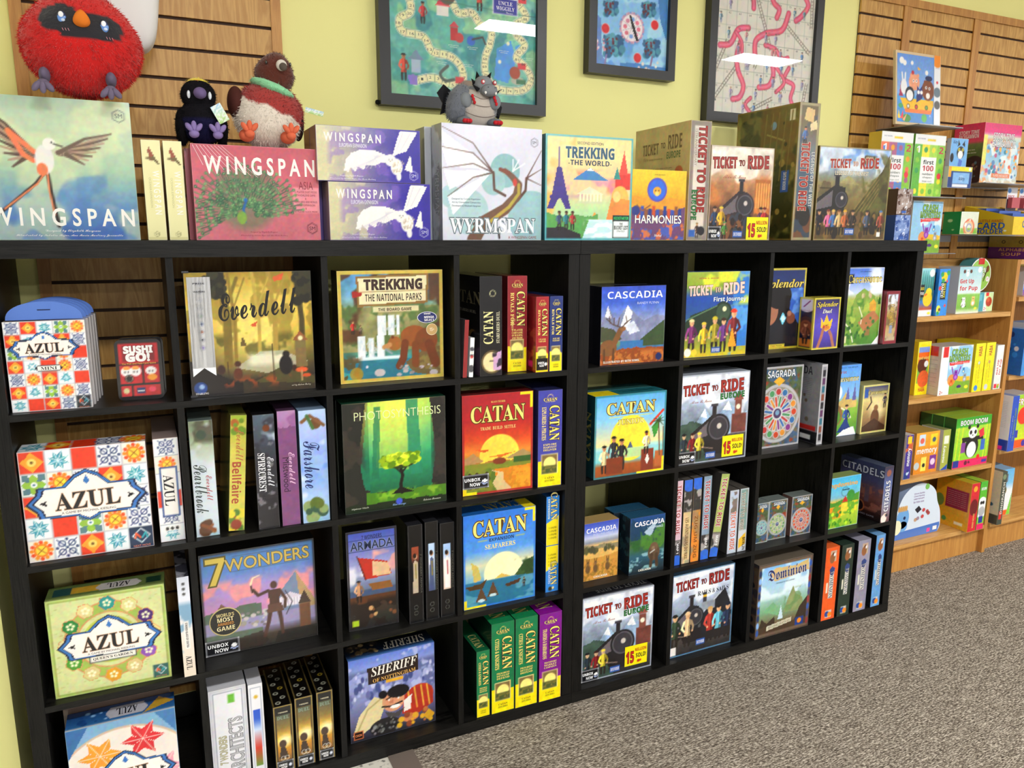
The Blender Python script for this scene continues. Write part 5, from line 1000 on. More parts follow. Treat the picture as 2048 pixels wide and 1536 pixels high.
def a_wonders(w, h):
    A = Art(w, h, '6f86c0', .0026).g((0, '3a3834'), (.12, '4a4038'), (.2, '8a84a8'), (.4, 'c08ab0'), (.62, 'a894c8'), (.8, '5f84bc'), (1, '4f7cb0')).nb('e89a94', 5, .5, 3, .8, y0=.42, y1=.72)
    A.p([(.5, .3), (.82, .7), (1, .34), (1, .25), (.5, .25)], '7c8aa4').p([(.82, .7), (.86, .3), (1, .3), (1, .36)], 'b09470').m(.42, .06, '5c6a5c', 4, 4, 0, .5).p([(.08, .38), (.16, .5), (.28, .38)], '7a5c4c').r(0, .2, 1, .32, '9a94b4').r(.66, .36, .86, .44, 'c9c0d0').p([(.64, .44), (.76, .5), (.88, .44)], 'd9d0dc')
    for i in range(7): A.r(.67 + i * .027, .36, .683 + i * .027, .44, 'efeaf2')
    A.d(50, .1, .22, .6, .36, .02, ['9c948c', 'c3bcb8', '7a7478'], 4, q=.8).r(.84, .08, .94, .36, '6a4a34').p([(.83, .36), (.89, .5), (.95, .36)], '4a3a34').p([(.05, .1), (.5, .16), (.55, .06), (.5, .0), (0, 0)], '3c342e').p([(.6, 0), (.64, .12), (1, .12), (1, 0)], '33302c')
    c = '4f3830'; A.e(.62, .6, .032, c, q=1.2).p([(.56, .56), (.68, .55), (.66, .4), (.58, .4)], c).l([(.57, .55), (.48, .52), (.44, .58)], .03, c).l([(.67, .54), (.72, .44), (.71, .36)], .03, c).l([(.59, .4), (.56, .24), (.52, .1)], .045, c, taper=.03).l([(.65, .4), (.67, .25), (.68, .1)], .045, c, taper=.03).p([(.56, .41), (.68, .41), (.7, .33), (.55, .33)], '5f4438')
    A.l([(.43, .56), (.42, .64)], .014, '3a2c24').l([(.42, .64), (.44, .7), (.5, .72)], .02, 'f6e0b8', taper=.006).l([(.72, .52), (.78, .4), (.72, .28)], .008, '3a3034')
    A.t('7', .13, .82, .16, .26, 'd6bc50', 'b', '5a5424').t('WONDERS', .58, .87, .74, .12, 'c9b05a', 's', '5a5a3c', off=.01, rot=1).l([(.28, .945), (.95, .945)], .004, '4a5a6c').l([(.26, .8), (.95, .8)], .004, '4a5a6c')
    return A.border(.016, '2c2a28')
o = B(GB, .3948, .0705, Z1, -1, .2917, .2842, .07, 'dusk-coloured game box with a torch-bearing bronze statue and pyramid', a_wonders(.2917, .2842), left='1c1b1a', side='262422')
unbox(o, .085); oval(o, .014, .052, .08, .08, ('c9b878', '1c1a18', ('WORLD\'S', .5, .74, .55, .12, 'd9c88c'), ('MOST', .5, .58, .5, .15, 'e9dca8'), ('AWARDED', .5, .43, .5, .1, 'c98a3c'), ('GAME', .5, .27, .56, .15, 'e9dca8')), 'round black and gold award seal')
def a_armada(w, h):
    A = Art(w, h, '5a6ab0').g((0, '2c2a28'), (.1, '30302c'), (.3, '4a3a30'), (.42, '6f7c94'), (.6, 'a9a8cc'), (1, '4656a8')).nb('e0a89c', 5, .52, 3, .9, y0=.55, y1=.8, x0=.5).nb('f2eff4', 5, .55, 13, .8, y0=.45, y1=.65).r(0, .3, 1, .4, '4a5a78')
    A.p([(.2, .74), (.8, .66), (.88, .52), (.34, .5)], 'b03c30').p([(.5, .68), (.82, .64), (.86, .52), (.5, .53)], 'd6b490').l([(.2, .75), (.36, .5)], .01, '4a2c24').p([(.4, .46), (.85, .46), (.9, .38), (.5, .38)], '8a6038').r(0, .26, 1, .34, '5a3c28').nb('2a221e', 9, .45, 4, .9, y1=.3)
    A.person(.22, .28, .22, 'c09474', 'a8785c', '2a2830').d(8, .4, .12, .95, .26, .02, ['c9a070', '7a5238'], 4)
    return A.t('7 WONDERS', .5, .93, .4, .04, '2a3060', 'b').t('ARMADA', .5, .85, .84, .085, '26304e', 's', '8a94b0', off=.01).l([(.06, .795), (.94, .795)], .006, '26304e').l([(.06, .905), (.94, .905)], .004, '26304e').r(.07, .04, .2, .1, 'a9c03c').border(.022, '2c2b2c')
B(EB, .7672, .044, Z1, -3, .1436, .293, .05, 'narrow tall game box with a red-sailed ship on a blue sky', a_armada(.1436, .293), left='181818', side='1c1b1c')
BS = 'black spine-out boxes with narrow picture strips'
for i, (x, w, h, c1, c2, c3, lb) in enumerate(((.934, .044, .2952, '8a4a34', '1c1a1c', 'c9b8a0', 'black spine-out box whose strip shows a dark sailor under red sails'), (.9846, .0399, .2977, 'b9d0ec', '4a5474', 'd9e0ea', 'black spine-out box whose strip shows a woman in blue robes'), (1.029, .0447, .2868, 'a9c4e4', 'd9c4b4', 'efeae8', 'black spine-out box whose strip shows a woman in a white dress'))):
    A = Art(w, h, '121214', .0022).r(.24, .3, .72, .78, c1).g((.3, c2), (.6, c3 if i else c2), (.68, c1), (.78, c1), x0=.24, x1=.72, y0=.3, y1=.78).e(.48, .68, .02, 'c99a80', q=1.3).e(.44, .69, .018, '2a1c18', q=1.4).p([(.34, .62), (.48, .65), (.64, .62), (.66, .31), (.3, .31)], c2 if i == 1 else c3, .9).l([(.5, .6), (.52, .46)], .012, 'b0444c' if i == 2 else '8a7a40')
    A.tv('7 WONDERS ARMADA', .86, .5, .4, .12, '5a5a50', 's').ring(.48, .1, .02, .004, '6a6a64').ring(.48, .16, .02, .004, '6a6a64').r(.02, 0, .06, 1, '3a3a3c').r(.94, 0, .98, 1, '3a3a3c')
    B(EB, x, .015, Z1, 0, w, h, .25, lb, A, top='26262a', side='0f0f11', group=BS)
st = Art(.235, .07, '2a5f9c').r(.84, 0, 1, 1, 'e6cf30').t('CATAN', .6, .6, .5, .6, 'a9a45c', 'f', rot=180)
B(EB, 1.104, .0232, Z1, -1.5, .235, .2928, .075, 'blue game box with sailing boats before a pale sun', a_catan(.235, .2928, sea=True), top=st, side='2c62a8')
for z, hh, fl, lb in ((Z1, .1525, 0, 'blue and yellow spine-out box, lower of the stacked two in that cell'), (Z1 + .1535, .158, 1, 'blue and yellow spine-out box, upper of the stacked two in that cell')):
    A = Art(.0453, hh, '3f86cc')
    if fl: A.p([(0, 0), (1, 0), (1, .6), (0, .45)], 'eed62c').tv('CATAN', .6, .8, .55, .5, 'f3e27a', 'f', '20406c').tv('EXTENSION', .2, .75, .4, .14, 'd9e4c0')
    else: A.p([(0, 1), (1, 1), (1, .6), (0, .45)], 'eed62c').tv('CATAN', .62, .4, .5, .5, 'f3e27a', 'f', '20406c').tv('SEAFARERS', .28, .36, .36, .18, 'bcd4ec').d(5, .2, .06, .9, .09, .03, ['e9dc9c', '3a3a2c'], 3)
    for i in range(4): A.t('5 - 6 PLAYER', .5, (.36 if fl else .8) - i * .07, .6, .04, '7a6a1c')
    B(EB, 1.3775, .0253, z, -1.5, .0453, hh, .25, lb, A, left='16283c', side='2c62a8', group='stacked blue and yellow spine-out boxes')
B(GB, 1.5216, .040, Z1, 0, .1313, .1946, .06, 'small golden prairie game box with foxes in the grass', a_cascadia(.1313, .1946, 1), top='a88c58', side='8a6c3c')
ll = Art(.06, .196, '182630').nb('2f4a50', 8, .5, 3, .8)
B(GB, 1.6797, .0158, Z1, -2, .1367, .1962, .06, 'small dark river game box with a bear fishing', a_cascadia(.1367, .1962, 2), left=ll, top='24506c', side='182630')
B(GB, 1.6600, .082, Z1, -2, .1367, .1962, .06, 'small dark blue box behind the river bear game', None, left='182630', top='24506c', side='182630')
TS = [(1.8565, .0299, .2974, 'd9bcc8', '9c2a34', 'pink spine-out box', 0), (1.8918, .035, .296, 'cdb68c', '6a4a2c', 'tan spine-out box with blue top corner', 1), (1.9294, .036, .2982, 'c9843c', '8a5424', 'orange-tan spine-out box with blue top corner', 1),
      (1.9724, .0349, .2985, '8a9cac', '9c2a34', 'blue-grey spine-out box upright', 0), (2.0107, .0361, .2964, 'a9b46c', '9c2a34', 'pale green spine-out box leaning on the shorter ones', 0), (2.0885, .0416, .2321, 'b9c4d4', 'c85a34', 'short silver-edged spine-out box with orange title', 2), (2.1343, .0401, .2322, '7f9a94', '8a7a6a', 'short grey-green spine-out box with a city name', 3)]
for i, (x, w, h, c, tc, lb, k) in enumerate(TS):
    A = Art(w, h, c, .0026).n(.12, 8, i + 2).nb('8a8476', 7, .58, i + 5, .6)
    if k == 0: A.tv('TICKET TO RIDE', .5, .66, .58, .55, tc, 'b', 'f0e4e0').r(0, 0, 1, .3, '3c3a3a').nb('b9b4b0', 12, .5, i + 3, .8, y1=.3).e(.5, .03, .09, '3a6ac4').tv('MAP %d' % (i + 1), .6, .2, .12, .3, 'f0f0f0')
    if k == 1: A.r(0, .62, 1, 1, '3c3a38').nb('b9b4b0', 12, .5, i + 3, .8, y0=.62).e(.6, .95, .09, '3a6ac4').tv(('LES AVENTURIERS DU RAIL', 'ZUG UM ZUG')[i - 1], .5, .3, .5, .4, tc, 'b')
    if k == 2: A.nb('6a5a4c', 9, .5, 4, .8, y0=.6).tv('TICKET TO RIDE', .5, .36, .6, .5, tc, 'b', 'f0e4e0').border(.03, 'b9bfc8')
    if k == 3: A.tv('TICKET TO RIDE', .4, .64, .6, .4, tc, 'b', 'dde0d8').r(0, 0, 1, .34, 'c9ccd0').p([(.1, .2), (.9, .3), (.9, .12), (.1, .05)], 'd8b03c').tv('BERLIN', .7, .12, .2, .3, '1c1c1c').border(.02, 'b9bfc8')
    B(EB, x, .017, Z1, 0, w, h, .2, lb + ', among the row of thin travel boxes', A, side='3c3a38', lean=7.2 if i == 4 else 0, top='55504a')
for x, w, h, y, base, pal, lb in ((2.2385, .061, .1518, .045, 'a9b4b8', ('3a7a8c', '4fa0a8', '6ab4b0'), 'small silver window-pattern box with teal panes'), (2.305, .088, .15, .0508, 'a9aeb0', ('5a8a4c', '8aa85c', 'a9bc6c'), 'small silver window-pattern box with green panes'), (2.4103, .0995, .1521, .045, 'b0aeb2', ('c0502c', 'b0403c', 'c9643c'), 'small silver window-pattern box with orange-red panes')):
    B(EB, x, y, Z1, -2, w, h, .05, lb, a_sagrada(w, h, base, pal=pal, y=.38), left='6a4c44' if base == 'b0aeb2' else '7a7f80', top='6c7470', side='8a8f90')
def a_king(w, h):
    A = Art(w, h, '8fc43c').g((0, '8fb83a'), (.3, 'a9c044'), (.5, 'd9b03c'), (.6, '7fb4c8'), (.8, '5fb8d8'), (1, '4aa8d0')).p([(.0, .55), (.3, .5), (1, .66), (1, .5), (0, .4)], '4f8a34').p([(.1, .4), (.5, .44), (.5, .2), (.1, .2)], 'e2902c').p([(.5, .44), (.9, .5), (.95, .3), (.5, .22)], 'd8cc3c').nb('4f9a34', 7, .52, 4, .8, y1=.5).r(.5, .3, .68, .48, 'd8c84a').p([(.52, .5), (.6, .62), (.68, .5)], 'b8382c').d(30, .1, .05, .95, .3, .03, ['5f9a2c', 'b8d83c', '3f7a2c'], 4).e(.75, .62, .1, '3f8a3c')
    return A.t('Kingdomino', .46, .84, .9, .11, 'e9b04c', 'b', 'b0742c', olw=.02).t('WINNER', .6, .74, .2, .03, '1c2a3a').ring(.58, .7, .09, .008, '24343c', .7).border(.01, 'c9d8e0')
B(GB, 2.558, .035, Z1, -1, .188, .2012, .05, 'bright game box with a patchwork kingdom and red-roofed castle', a_king(.188, .2012), top='8a9a5c', side='6a9ab0')
A = Art(.0511, .2257, '4a4a6a').g((0, '6a4a4a'), (.3, '8a8a9c'), (.7, '5a6a98'), (1, '3a3444')).tv('CITADELS', .5, .47, .55, .5, 'e9eaf0', 'b', '2a2a40', rot=90).e(.5, .88, .06, '8a5a4c').d(6, .2, .04, .8, .16, .05, ['c9a08a', 'e9dcd4', '3a3a44'], 3)
cl = Art(.21, .2257, '4a3c4c').g((0, '1c1618'), (.15, '3a2420'), (.4, '6a4440'), (.7, '4a4a68'), (1, '3f4460')).nb('8a5a4c', 8, .5, 5, .8, y1=.6, y0=.15).r(.4, .4, .5, .75, '6a5a64').p([(.38, .72), (.45, .9), (.52, .72)], '3a3444').r(.6, .3, .7, .6, '5a4a54').e(.5, .2, .08, '241a1c').ring(.5, .2, .1, .02, 'a0603c').t('CITADELS', .52, .86, .95, .13, 'b9bccc', 'b', '1c1c2c').t('A CLASSIC CARD GAME', .5, .07, .7, .03, '8a8490', 's')
B(GB, 2.8291, -.003, Z1, 4, .0511, .2257, .2, 'dark city game box turned corner-out, silver vertical title', A, left=cl, top='4c5468', side='4a3c4c')

# ------------------------------------------------------------------ row four (lowest cells)
def a_summer(w, h):
    A = Art(w, h, 'b9ccd8', .0024).g((0, '8fb0c8'), (1, '7fa6c4')).e(.5, .3, .62, 'e4dcd4').ring(.5, .3, .62, .02, 'c9b09a').p([(0, 1), (.2, 1), (0, .7)], '3a6a9c').p([(.8, 1), (1, 1), (1, .75)], '4a7aa8')
    for cx, cy, c in ((.28, .68, 'e09a3c'), (.68, .76, 'c9343c'), (.85, .4, 'e4a0b0'), (.12, .3, '6a9a6c')):
        for q in range(6):
            a = math.radians(60 * q); P = lambda an, r: (cx + r * math.cos(an) / A.k, cy + r * math.sin(an))
            A.p([(cx, cy), P(a - .5, .1), P(a, .19), P(a + .5, .1)], c).l([(cx, cy), P(a, .19)], .006, 'e9dcd0')
    return plate(A, .5, .42, .84, .32)
su = Art(.24, .075, '34547c').g((0, 'd9d4d0'), (.12, '3a6a9c'), (1, '24406c')).d(10, .05, .2, .4, .9, .08, ['8fb8dc', '2a4c80'], 3).p([(.35, .5), (.4, .85), (.7, .85), (.75, .5), (.7, .2), (.4, .2)], 'b9b8c0').t('AZUL', .55, .5, .2, .4, '1c1c24', 'f', rot=180).p([(.7, .1), (.85, .9), (1, .5)], 'b8943c')
B(GB, .0683, .012, Z0, -1, .2435, .27, .075, 'blue and cream game box with orange and red star flowers, lowest cell', a_summer(.2435, .27), left='3a4a5c', top=su, side='5c7a94')
B(GB, .0600, .092, Z0, -1, .2435, .283, .075, 'darker game box right behind the star flower game', None, left='3c3430', top='2c3840', side='5a4a40')
A = Art(.094, .2768, 'e0e0e4').border(.03, 'c9c9ce').l([(.12, .04), (.12, .96), (.88, .96), (.88, .04), (.12, .04)], .006, '8a8f9c').r(.5, .84, .68, .93, '6aa83c').tv('ARCHITECTS', .66, .38, .6, .36, 'b9b9bc', 's', '6c6c74', off=.01, rot=90).tv('7 WONDERS', .3, .36, .3, .2, 'c9c4a0', 's', '8a8664', rot=90)
B(GB, .3905, .03, Z0, 0, .0945, .2768, .24, 'white spine-out game box with embossed vertical title', A, top='d0d0d6', side='c4c4ca')
A = Art(.0378, .2697, 'e4e4e8').l([(.15, .04), (.15, .96), (.85, .96), (.85, .04), (.15, .04)], .006, '9aa0ae').r(.26, .3, .76, .72, '3a62c0').g((.1, '6a8a3c'), (.3, 'c04434'), (.5, 'c9d8ec'), (.62, '3a62c0'), (.72, '2f58bc'), x0=.26, x1=.76, y0=.1, y1=.72).e(.5, .86, .02, 'c9a83c')
B(EB, .4890, .03, Z0, 0, .0378, .2697, .24, 'thin white spine-out box with a blue and red picture strip', A, top='d4d4da', side='cccdd2')
DG = 'black and gold spine-out boxes in the lowest cells'
for i, (x, w, h, lb) in enumerate(((.547, .0515, .197, 'black and gold two-player spine-out box next to the thin white one'), (.6038, .0495, .2076, 'black and gold two-player spine-out box, middle of its three'), (.6625, .0459, .2097, 'black and gold two-player spine-out box, closest to the cartoon villain game'))):
    A = Art(w, h, '1a1714', .0022).r(.14, .16, .86, .86, 'caa044').g((.16, '7a5a34'), (.35, 'c89034'), (.5, 'eec45a'), (.66, '8a7440'), (.86, '55584a'), x0=.14, y0=.16, x1=.86, y1=.86).e(.55, .46, .08, 'f8edc4', .9, soft=.08).e(.42, .42, .05, '4a3a30', q=1.2).p([(.2, .2), (.3, .36), (.55, .36), (.7, .2)], '3f3228').t('DUEL', .5, .82, .62, .05, '8aa08c', 'f').t('7 WONDERS', .5, .9, .5, .02, 'd8d0b0').ring(.4, .2, .03, .006, 'efefe6').ring(.6, .2, .03, .006, 'efefe6').border(.02, '9a8448')
    tp = Art(w, .2, '141211')
    for q in range(8): tp.e(.32 + .3 * (q % 2), .08 + q * .12, .035, 'b9b8a8' if q != 3 else 'b09a3c', q=1).e(.32 + .3 * (q % 2), .08 + q * .12, .02, '141211')
    tp.r(0, 0, .06, 1, '8a7848').r(.94, 0, 1, 1, '8a7848')
    o = B(EB, x, .015, Z0, -1, w, h, .2, lb, A, top=tp, side='141211', group=DG)
    sticker(o, 'sticker', .003, .002, w - .008, .03, Art(w, .03, '0c0c10').border(.08, 'e8e8ea').t('UNBOX', .36, .62, .5, .22, 'ffffff').t('NOW', .42, .36, .36, .22, 'ffffff').e(.8, .5, .16, 'dfe4f4'), label='black sticker with white lettering')
def a_sheriff(w, h):
    A = Art(w, h, '8a94c4', .0026).g((0, '2a2a30'), (.2, '5a5a78'), (.5, '8a90bc'), (.8, '9aa4d0'), (1, '6a82cc')).nb('5f6894', 7, .5, 4, .9, y0=.4, y1=.85).nb('b9bfe0', 9, .56, 8, .8, y0=.4).d(40, .05, .45, .98, .8, .02, ['4a5484', 'c9cce4', '6a7098'], 5, q=1.8)
    A.p([(.03, .08), (.1, .3), (.28, .5), (.42, .42), (.34, .2), (.1, .05)], 'd9cca0').l([(.08, .12), (.2, .36), (.36, .46)], .02, 'b8a878')
    A.e(.82, .38, .16, 'b0402c', q=.9).p([(.6, .2), (.62, .42), (.72, .5), (.96, .46), (.98, .25), (.8, .16)], 'a83a2c')
    for q in (.7, .78, .86, .93): A.l([(q, .24), (q - .03, .5)], .018, 'd8a84c')
    A.p([(.62, .22), (.62, .36), (.72, .42), (.7, .24)], 'eae4dc').e(.5, .4, .13, 'd39a78', q=1.05).e(.56, .5, .13, '1c1a1e', q=.6).e(.38, .5, .05, '1c1a1e').p([(.44, .38), (.5, .42), (.5, .36)], 'c08060').l([(.37, .35), (.47, .33), (.6, .36)], .02, '1c1a1e').e(.52, .32, .06, 'f3f0ea', q=.35).l([(.42, .43), (.48, .45)], .014, '1c1a1e').l([(.53, .45), (.6, .43)], .014, '1c1a1e').e(.45, .415, .01, 'f8f8f8').e(.56, .415, .01, 'f8f8f8').p([(.4, .28), (.52, .24), (.64, .28), (.56, .18), (.44, .2)], '4c4a4a')
    A.e(.4, .1, .18, '2a2829', q=.6).d(30, .25, .04, .55, .2, .014, ['5a5858', '8a8888'], 4).e(.7, .13, .1, 'c9875c', q=.5).d(14, .55, .04, .95, .2, .03, ['b87848', '8a4c34', 'd8a83c'], 6).p([(.85, .1), (.92, .18), (.99, .1), (.92, .03)], 'd0a438')
    A.p([(.21, .86), (.8, .9), (.8, .7), (.22, .66)], '2f2420').t('SHERIFF', .52, .82, .54, .11, 'efe9dc', 'i', rot=3).t('OF NOTTINGHAM', .52, .71, .5, .045, 'd8a85c', 'f', rot=3).r(.42, .635, .62, .675, 'd8a83c')
    return A.r(.04, .03, .14, .12, '2c1c18').l([(.04, .03), (.04, .12), (.14, .12), (.14, .03), (.04, .03)], .006, 'e8804c').t('CMON', .09, .075, .07, .03, 'e8905c')
sh = Art(.2595, .075, '20242c').g((0, '5a84c4'), (.2, '24344c'), (1, '141416')).d(26, .05, .3, .4, .9, .1, ['6a5a44', '3a3430', 'a08c64'], 4).t('SHERIFF', .68, .5, .5, .5, 'cfc8b8', 'i', rot=180)
B(GB, .7608, .0505, Z0, 0, .2595, .2588, .08, 'cartoon game box with a grinning black-haired villain, lowest cell', a_sheriff(.2595, .2588), left='20202c', top=sh, side='2c3048')
ct = Art(.044, .2, '1f5a3c').tv('CATAN', .5, .3, .4, .6, 'b9b46c', 'f')
B(EB, 1.1365, .007, Z0, -1, .0441, .2184, .2, 'shortest green and yellow spine-out box, next to the taller green pair', vcat(.0441, .2184, '24754c', 'CITIES & KNIGHTS', ('PROGRESS', 'DEVELOP', 'DEFEND')), left='102c20', top=ct, side='14402a')
for i, (x, w, h, c, s, ln, lb) in enumerate(((1.1843, .0772, .2975, '24754c', 'CITIES & KNIGHTS', ('PROGRESS', 'DEVELOP', 'DEFEND'), 'tall green and yellow spine-out box, beside the shortest green one'), (1.2630, .0768, .2985, '24754c', 'CITIES & KNIGHTS', ('PROGRESS', 'DEVELOP', 'DEFEND'), 'tall green and yellow spine-out box, beside the purple one'), (1.3441, .079, .296, '7c2484', 'TRADERS & BARBARIANS', ('TRANSPORT', 'MARKET', 'CAMPAIGN'), 'tall purple and yellow spine-out box in the lowest cell'))):
    t3 = Art(w, .22, c).tv('CATAN', .5, .4, .5, .6, 'cdbf6c', 'f')
    B(EB, x, .004 - .003 * i, Z0, -1, w, h, .22, lb, vcat(w, h, c, s, ln), left='102c20' if i < 2 else '3a1040', top=t3, side='14402a' if i < 2 else '4a1450')
tt = Art(.27, .07, '55555c').g((0, 'c9ccd4'), (.15, '4a4a50'), (1, '3a3a3e')).t('TICKET TO RIDE', .6, .5, .7, .4, '9c9c9c', 'b', rot=180)
o = B(GB, 1.5176, .032, Z0, -3, .273, .2949, .075, 'pale blue-grey locomotive game box with a yellow sticker, lowest cell', a_eu(.273, .2949), top=tt, side='8a9098')
unbox(o, .065); million(o, .165, .02)
B(GB, 1.8705, .0305, Z0, 0, .273, .3056, .075, 'pale blue game box with a ship, waving people and a steam train', a_eu(.273, .3056, True), top='5c7c98', side='5c7c98')
def a_dom(w, h):
    A = Art(w, h, 'a9c4dc').g((0, '4a3a2c'), (.15, '6a5a44'), (.35, '7fa884'), (.6, 'b4d0dc'), (.9, '8fbce0'), (1, '7aaedc')).nb('e4f0f4', 4, .5, 4, .8, y0=.5).p([(.5, .28), (.58, .48), (.66, .62), (.72, .5), (.84, .44), (.9, .26)], '8a9468').nb('6a8a58', 9, .5, 7, .7, x0=.5, x1=.9, y0=.28, y1=.6).p([(.12, .36), (.3, .46), (.42, .34), (.4, .26)], '7fae84').p([(.4, .2), (.45, .4), (.5, .2)], 'c9dce4').p([(.7, .1), (.8, .3), (.97, .46), (.97, .1)], '3a3028').p([(.05, .1), (.1, .26), (.2, .18), (.34, .26), (.36, .1)], '3f342a').m(.14, .03, '4a3a2c', 5, 8)
    A.p([(.2, .08), (.66, .13), (.66, .19), (.2, .14)], 'cdc6b0').t('SECOND EDITION', .43, .135, .4, .028, '6a6450', 's', rot=6).r(.74, .04, .9, .16, '24407c').e(.82, .11, .035, 'e08a2c')
    A.p([(.2, .86), (.3, .92), (.7, .9), (.92, .95), (.94, .8), (.6, .76), (.3, .74)], 'c9b07c').t('Dominion', .53, .84, .72, .15, '2a3060', 'k', 'b9c0dc', rot=2, olw=.02).t('DONALD X. VACCARINO', .5, .71, .34, .02, '3a4470', 's')
    A.border(.05, '6a5a4c').border(.014, '4a3e34')
    for i in range(9): A.e(.035, .08 + i * .1, .022, ['3a5a9c', '8ab0dc', '2a3a5c'][i % 3], q=2).e(.965, .08 + i * .1, .022, ['8a3a3c', '4a4a6c', '3a5a9c'][i % 3], q=2)
    return A
dlf = Art(.08, .288, '5a4c40').nb('34343c', 8, .5, 3, .8).r(.3, .5, .7, .9, '2a3a5c').d(8, .2, .1, .8, .9, .05, ['3a5a8c', '2a2a30'], 4)
B(GB, 2.2294, .001, Z0, 0, .2617, .2879, .085, 'brown-framed game box with a misty mountain castle, dark blue title', a_dom(.2617, .2879), left=dlf, top='5f564a', side='5a4c40')
for x, w, h, c, cs, lb in ((2.5565, .0706, .2948, 'd8602c', '6a2c18', 'orange spine-out box with a vertical blue title plate'), (2.6404, .0636, .2917, '26352c', '16201c', 'dark green spine-out box with a vertical blue title plate'), (2.7260, .0695, .2953, '8f8c9c', '1c1c20', 'grey spine-out box with a vertical blue title plate'), (2.8235, .0518, .3009, '6a9ac8', '15181c', 'light blue spine-out box with a vertical blue title plate')):
    A = Art(w, h, c).n(.08, 9, 4).r(.4, .3, .72, .7, 'd9d6cc').p([(.36, .7), (.56, .74), (.78, .7), (.7, .62), (.44, .62)], '3a4a7c').tv('DOMINION', .56, .48, .36, .28, '26345c', 'f', 'e9e4d4').r(.2, .38, .32, .52, 'e0dccc').r(.35, .8, .8, .95, 'b8a48c').d(6, .42, .82, .74, .93, .03, ['3a2c24', '8a5c3c', 'e4e0dc'], 3, q=1.4).r(.3, .03, .75, .13, 'c9c4c0').e(.42, .08, .04, '2a4a8c').e(.62, .07, .035, 'e08a2c')
    B(EB, x, .001, Z0, 0, w, h, .22, lb, A, left=cs, top=c, side=cs)
# ------------------------------------------------------------------ plush toys
def blob(mb, c, r, colf, nu=28, nv=20, tuft=0, tl=.008, seed=1, deform=None, skip=None, rot=None, smooth=True, jit=.0):
    """rounded body: an ellipsoid shaped by deform(u vector), with optional fur tufts"""
    V = []; nrm = []
    for j in range(nv + 1):
        th = math.pi * j / nv
        for i in range(nu):
            ph = 2 * math.pi * i / nu
            V.append((math.sin(th) * math.cos(ph), math.sin(th) * math.sin(ph), math.cos(th)))
    D = np.array(V)
    def shape(D):
        f = deform(D) if deform is not None else np.ones((len(D), 3))
        P = D * np.array(r) * f
        if rot is not None: P = P @ np.array(rot).T
        return P + np.array(c)
    Pn = shape(D)
    if jit: R = np.random.RandomState(seed); Pn = Pn + (R.rand(*Pn.shape) - .5) * jit
    C = np.array([lin(colf(d)) for d in D])
    F = []
    for j in range(nv):
        for i in range(nu):
            a, b = j * nu + i, j * nu + (i + 1) % nu
            F.append((a, a + nu, b + nu, b))
    mb.add(Pn, F, C, smooth)
    if tuft:
        R = np.random.RandomState(seed + 7)
        d = R.randn(tuft, 3); d /= np.linalg.norm(d, axis=1)[:, None]
        keep = np.array([not (skip and skip(q)) for q in d]); d = d[keep]
        p = shape(d); e = 1e-3
        n = p - np.array(c); n = n / np.maximum(np.linalg.norm(n, axis=1)[:, None], 1e-6)
        n2 = n * .8 + R.randn(*n.shape) * .5 + np.array([0, 0, -.8]); n2 /= np.linalg.norm(n2, axis=1)[:, None]
        s = np.cross(n, R.randn(*n.shape)); s /= np.linalg.norm(s, axis=1)[:, None]
        L = tl * (.6 + .8 * R.rand(len(d)))[:, None]; w = tl * .16
        v = np.stack([p - n * .002 - s * w, p - n * .002 + s * w, p + n2 * L], 1).reshape(-1, 3)
        cc = np.array([lin(colf(q)) for q in d]) * (0.78 + .4 * R.rand(len(d)))[:, None]
        mb.add(v, np.arange(len(v)).reshape(-1, 3), np.repeat(cc, 3, 0))
    return mb

def one(name, parent, fn, m='felt', label=None):
    mb = MB(); fn(mb); o = mb.build(name, [m], parent)
    if label: o['label'] = label
    return o

def foot(parent, x, y, z, s, col, up=False, side=1):
    """a stuffed foot with three toes and a heel pad"""
    def f(mb):
        blob(mb, (x, y, z), (s * .5, s * .55, s * .42), lambda d: col, 14, 10)
        for k, a in enumerate((-38, 0, 38)):
            t = math.radians(a)
            if up: c = (x + math.sin(t) * s * .75, y - s * .25, z + math.cos(t) * s * .75)
            else: c = (x + math.sin(t) * s * .75, y - s * .55, z - math.cos(t) * s * .35)
            blob(mb, c, (s * .27, s * .3, s * .5), lambda d: col, 12, 9, rot=np.array(Matrix.Rotation(t if up else -t, 3, 'Y')))
    one('foot', parent, f)

def hang_label(parent, p, a, w=.034, h=.052, col='cfe0d4', rot=20):
    A = Art(w, h, 'dfeae4', .003).g((0, '9cc46a'), (.4, 'cfe4c0'), (1, 'a9cdec')).nb('f4f8fa', 30, .5, 3, .8)
    mb = MB(); mb.box(0, 0.0005, 0, w, .0015, h, 'eef2ee'); A.place(mb, (0, 0, 0), (1, 0, 0), (0, 0, 1), (0, -1, 0))
    o = mb.build('swing_tag', ['print'], parent, loc=p); o.rotation_euler = (0, math.radians(rot), math.radians(a)); return o

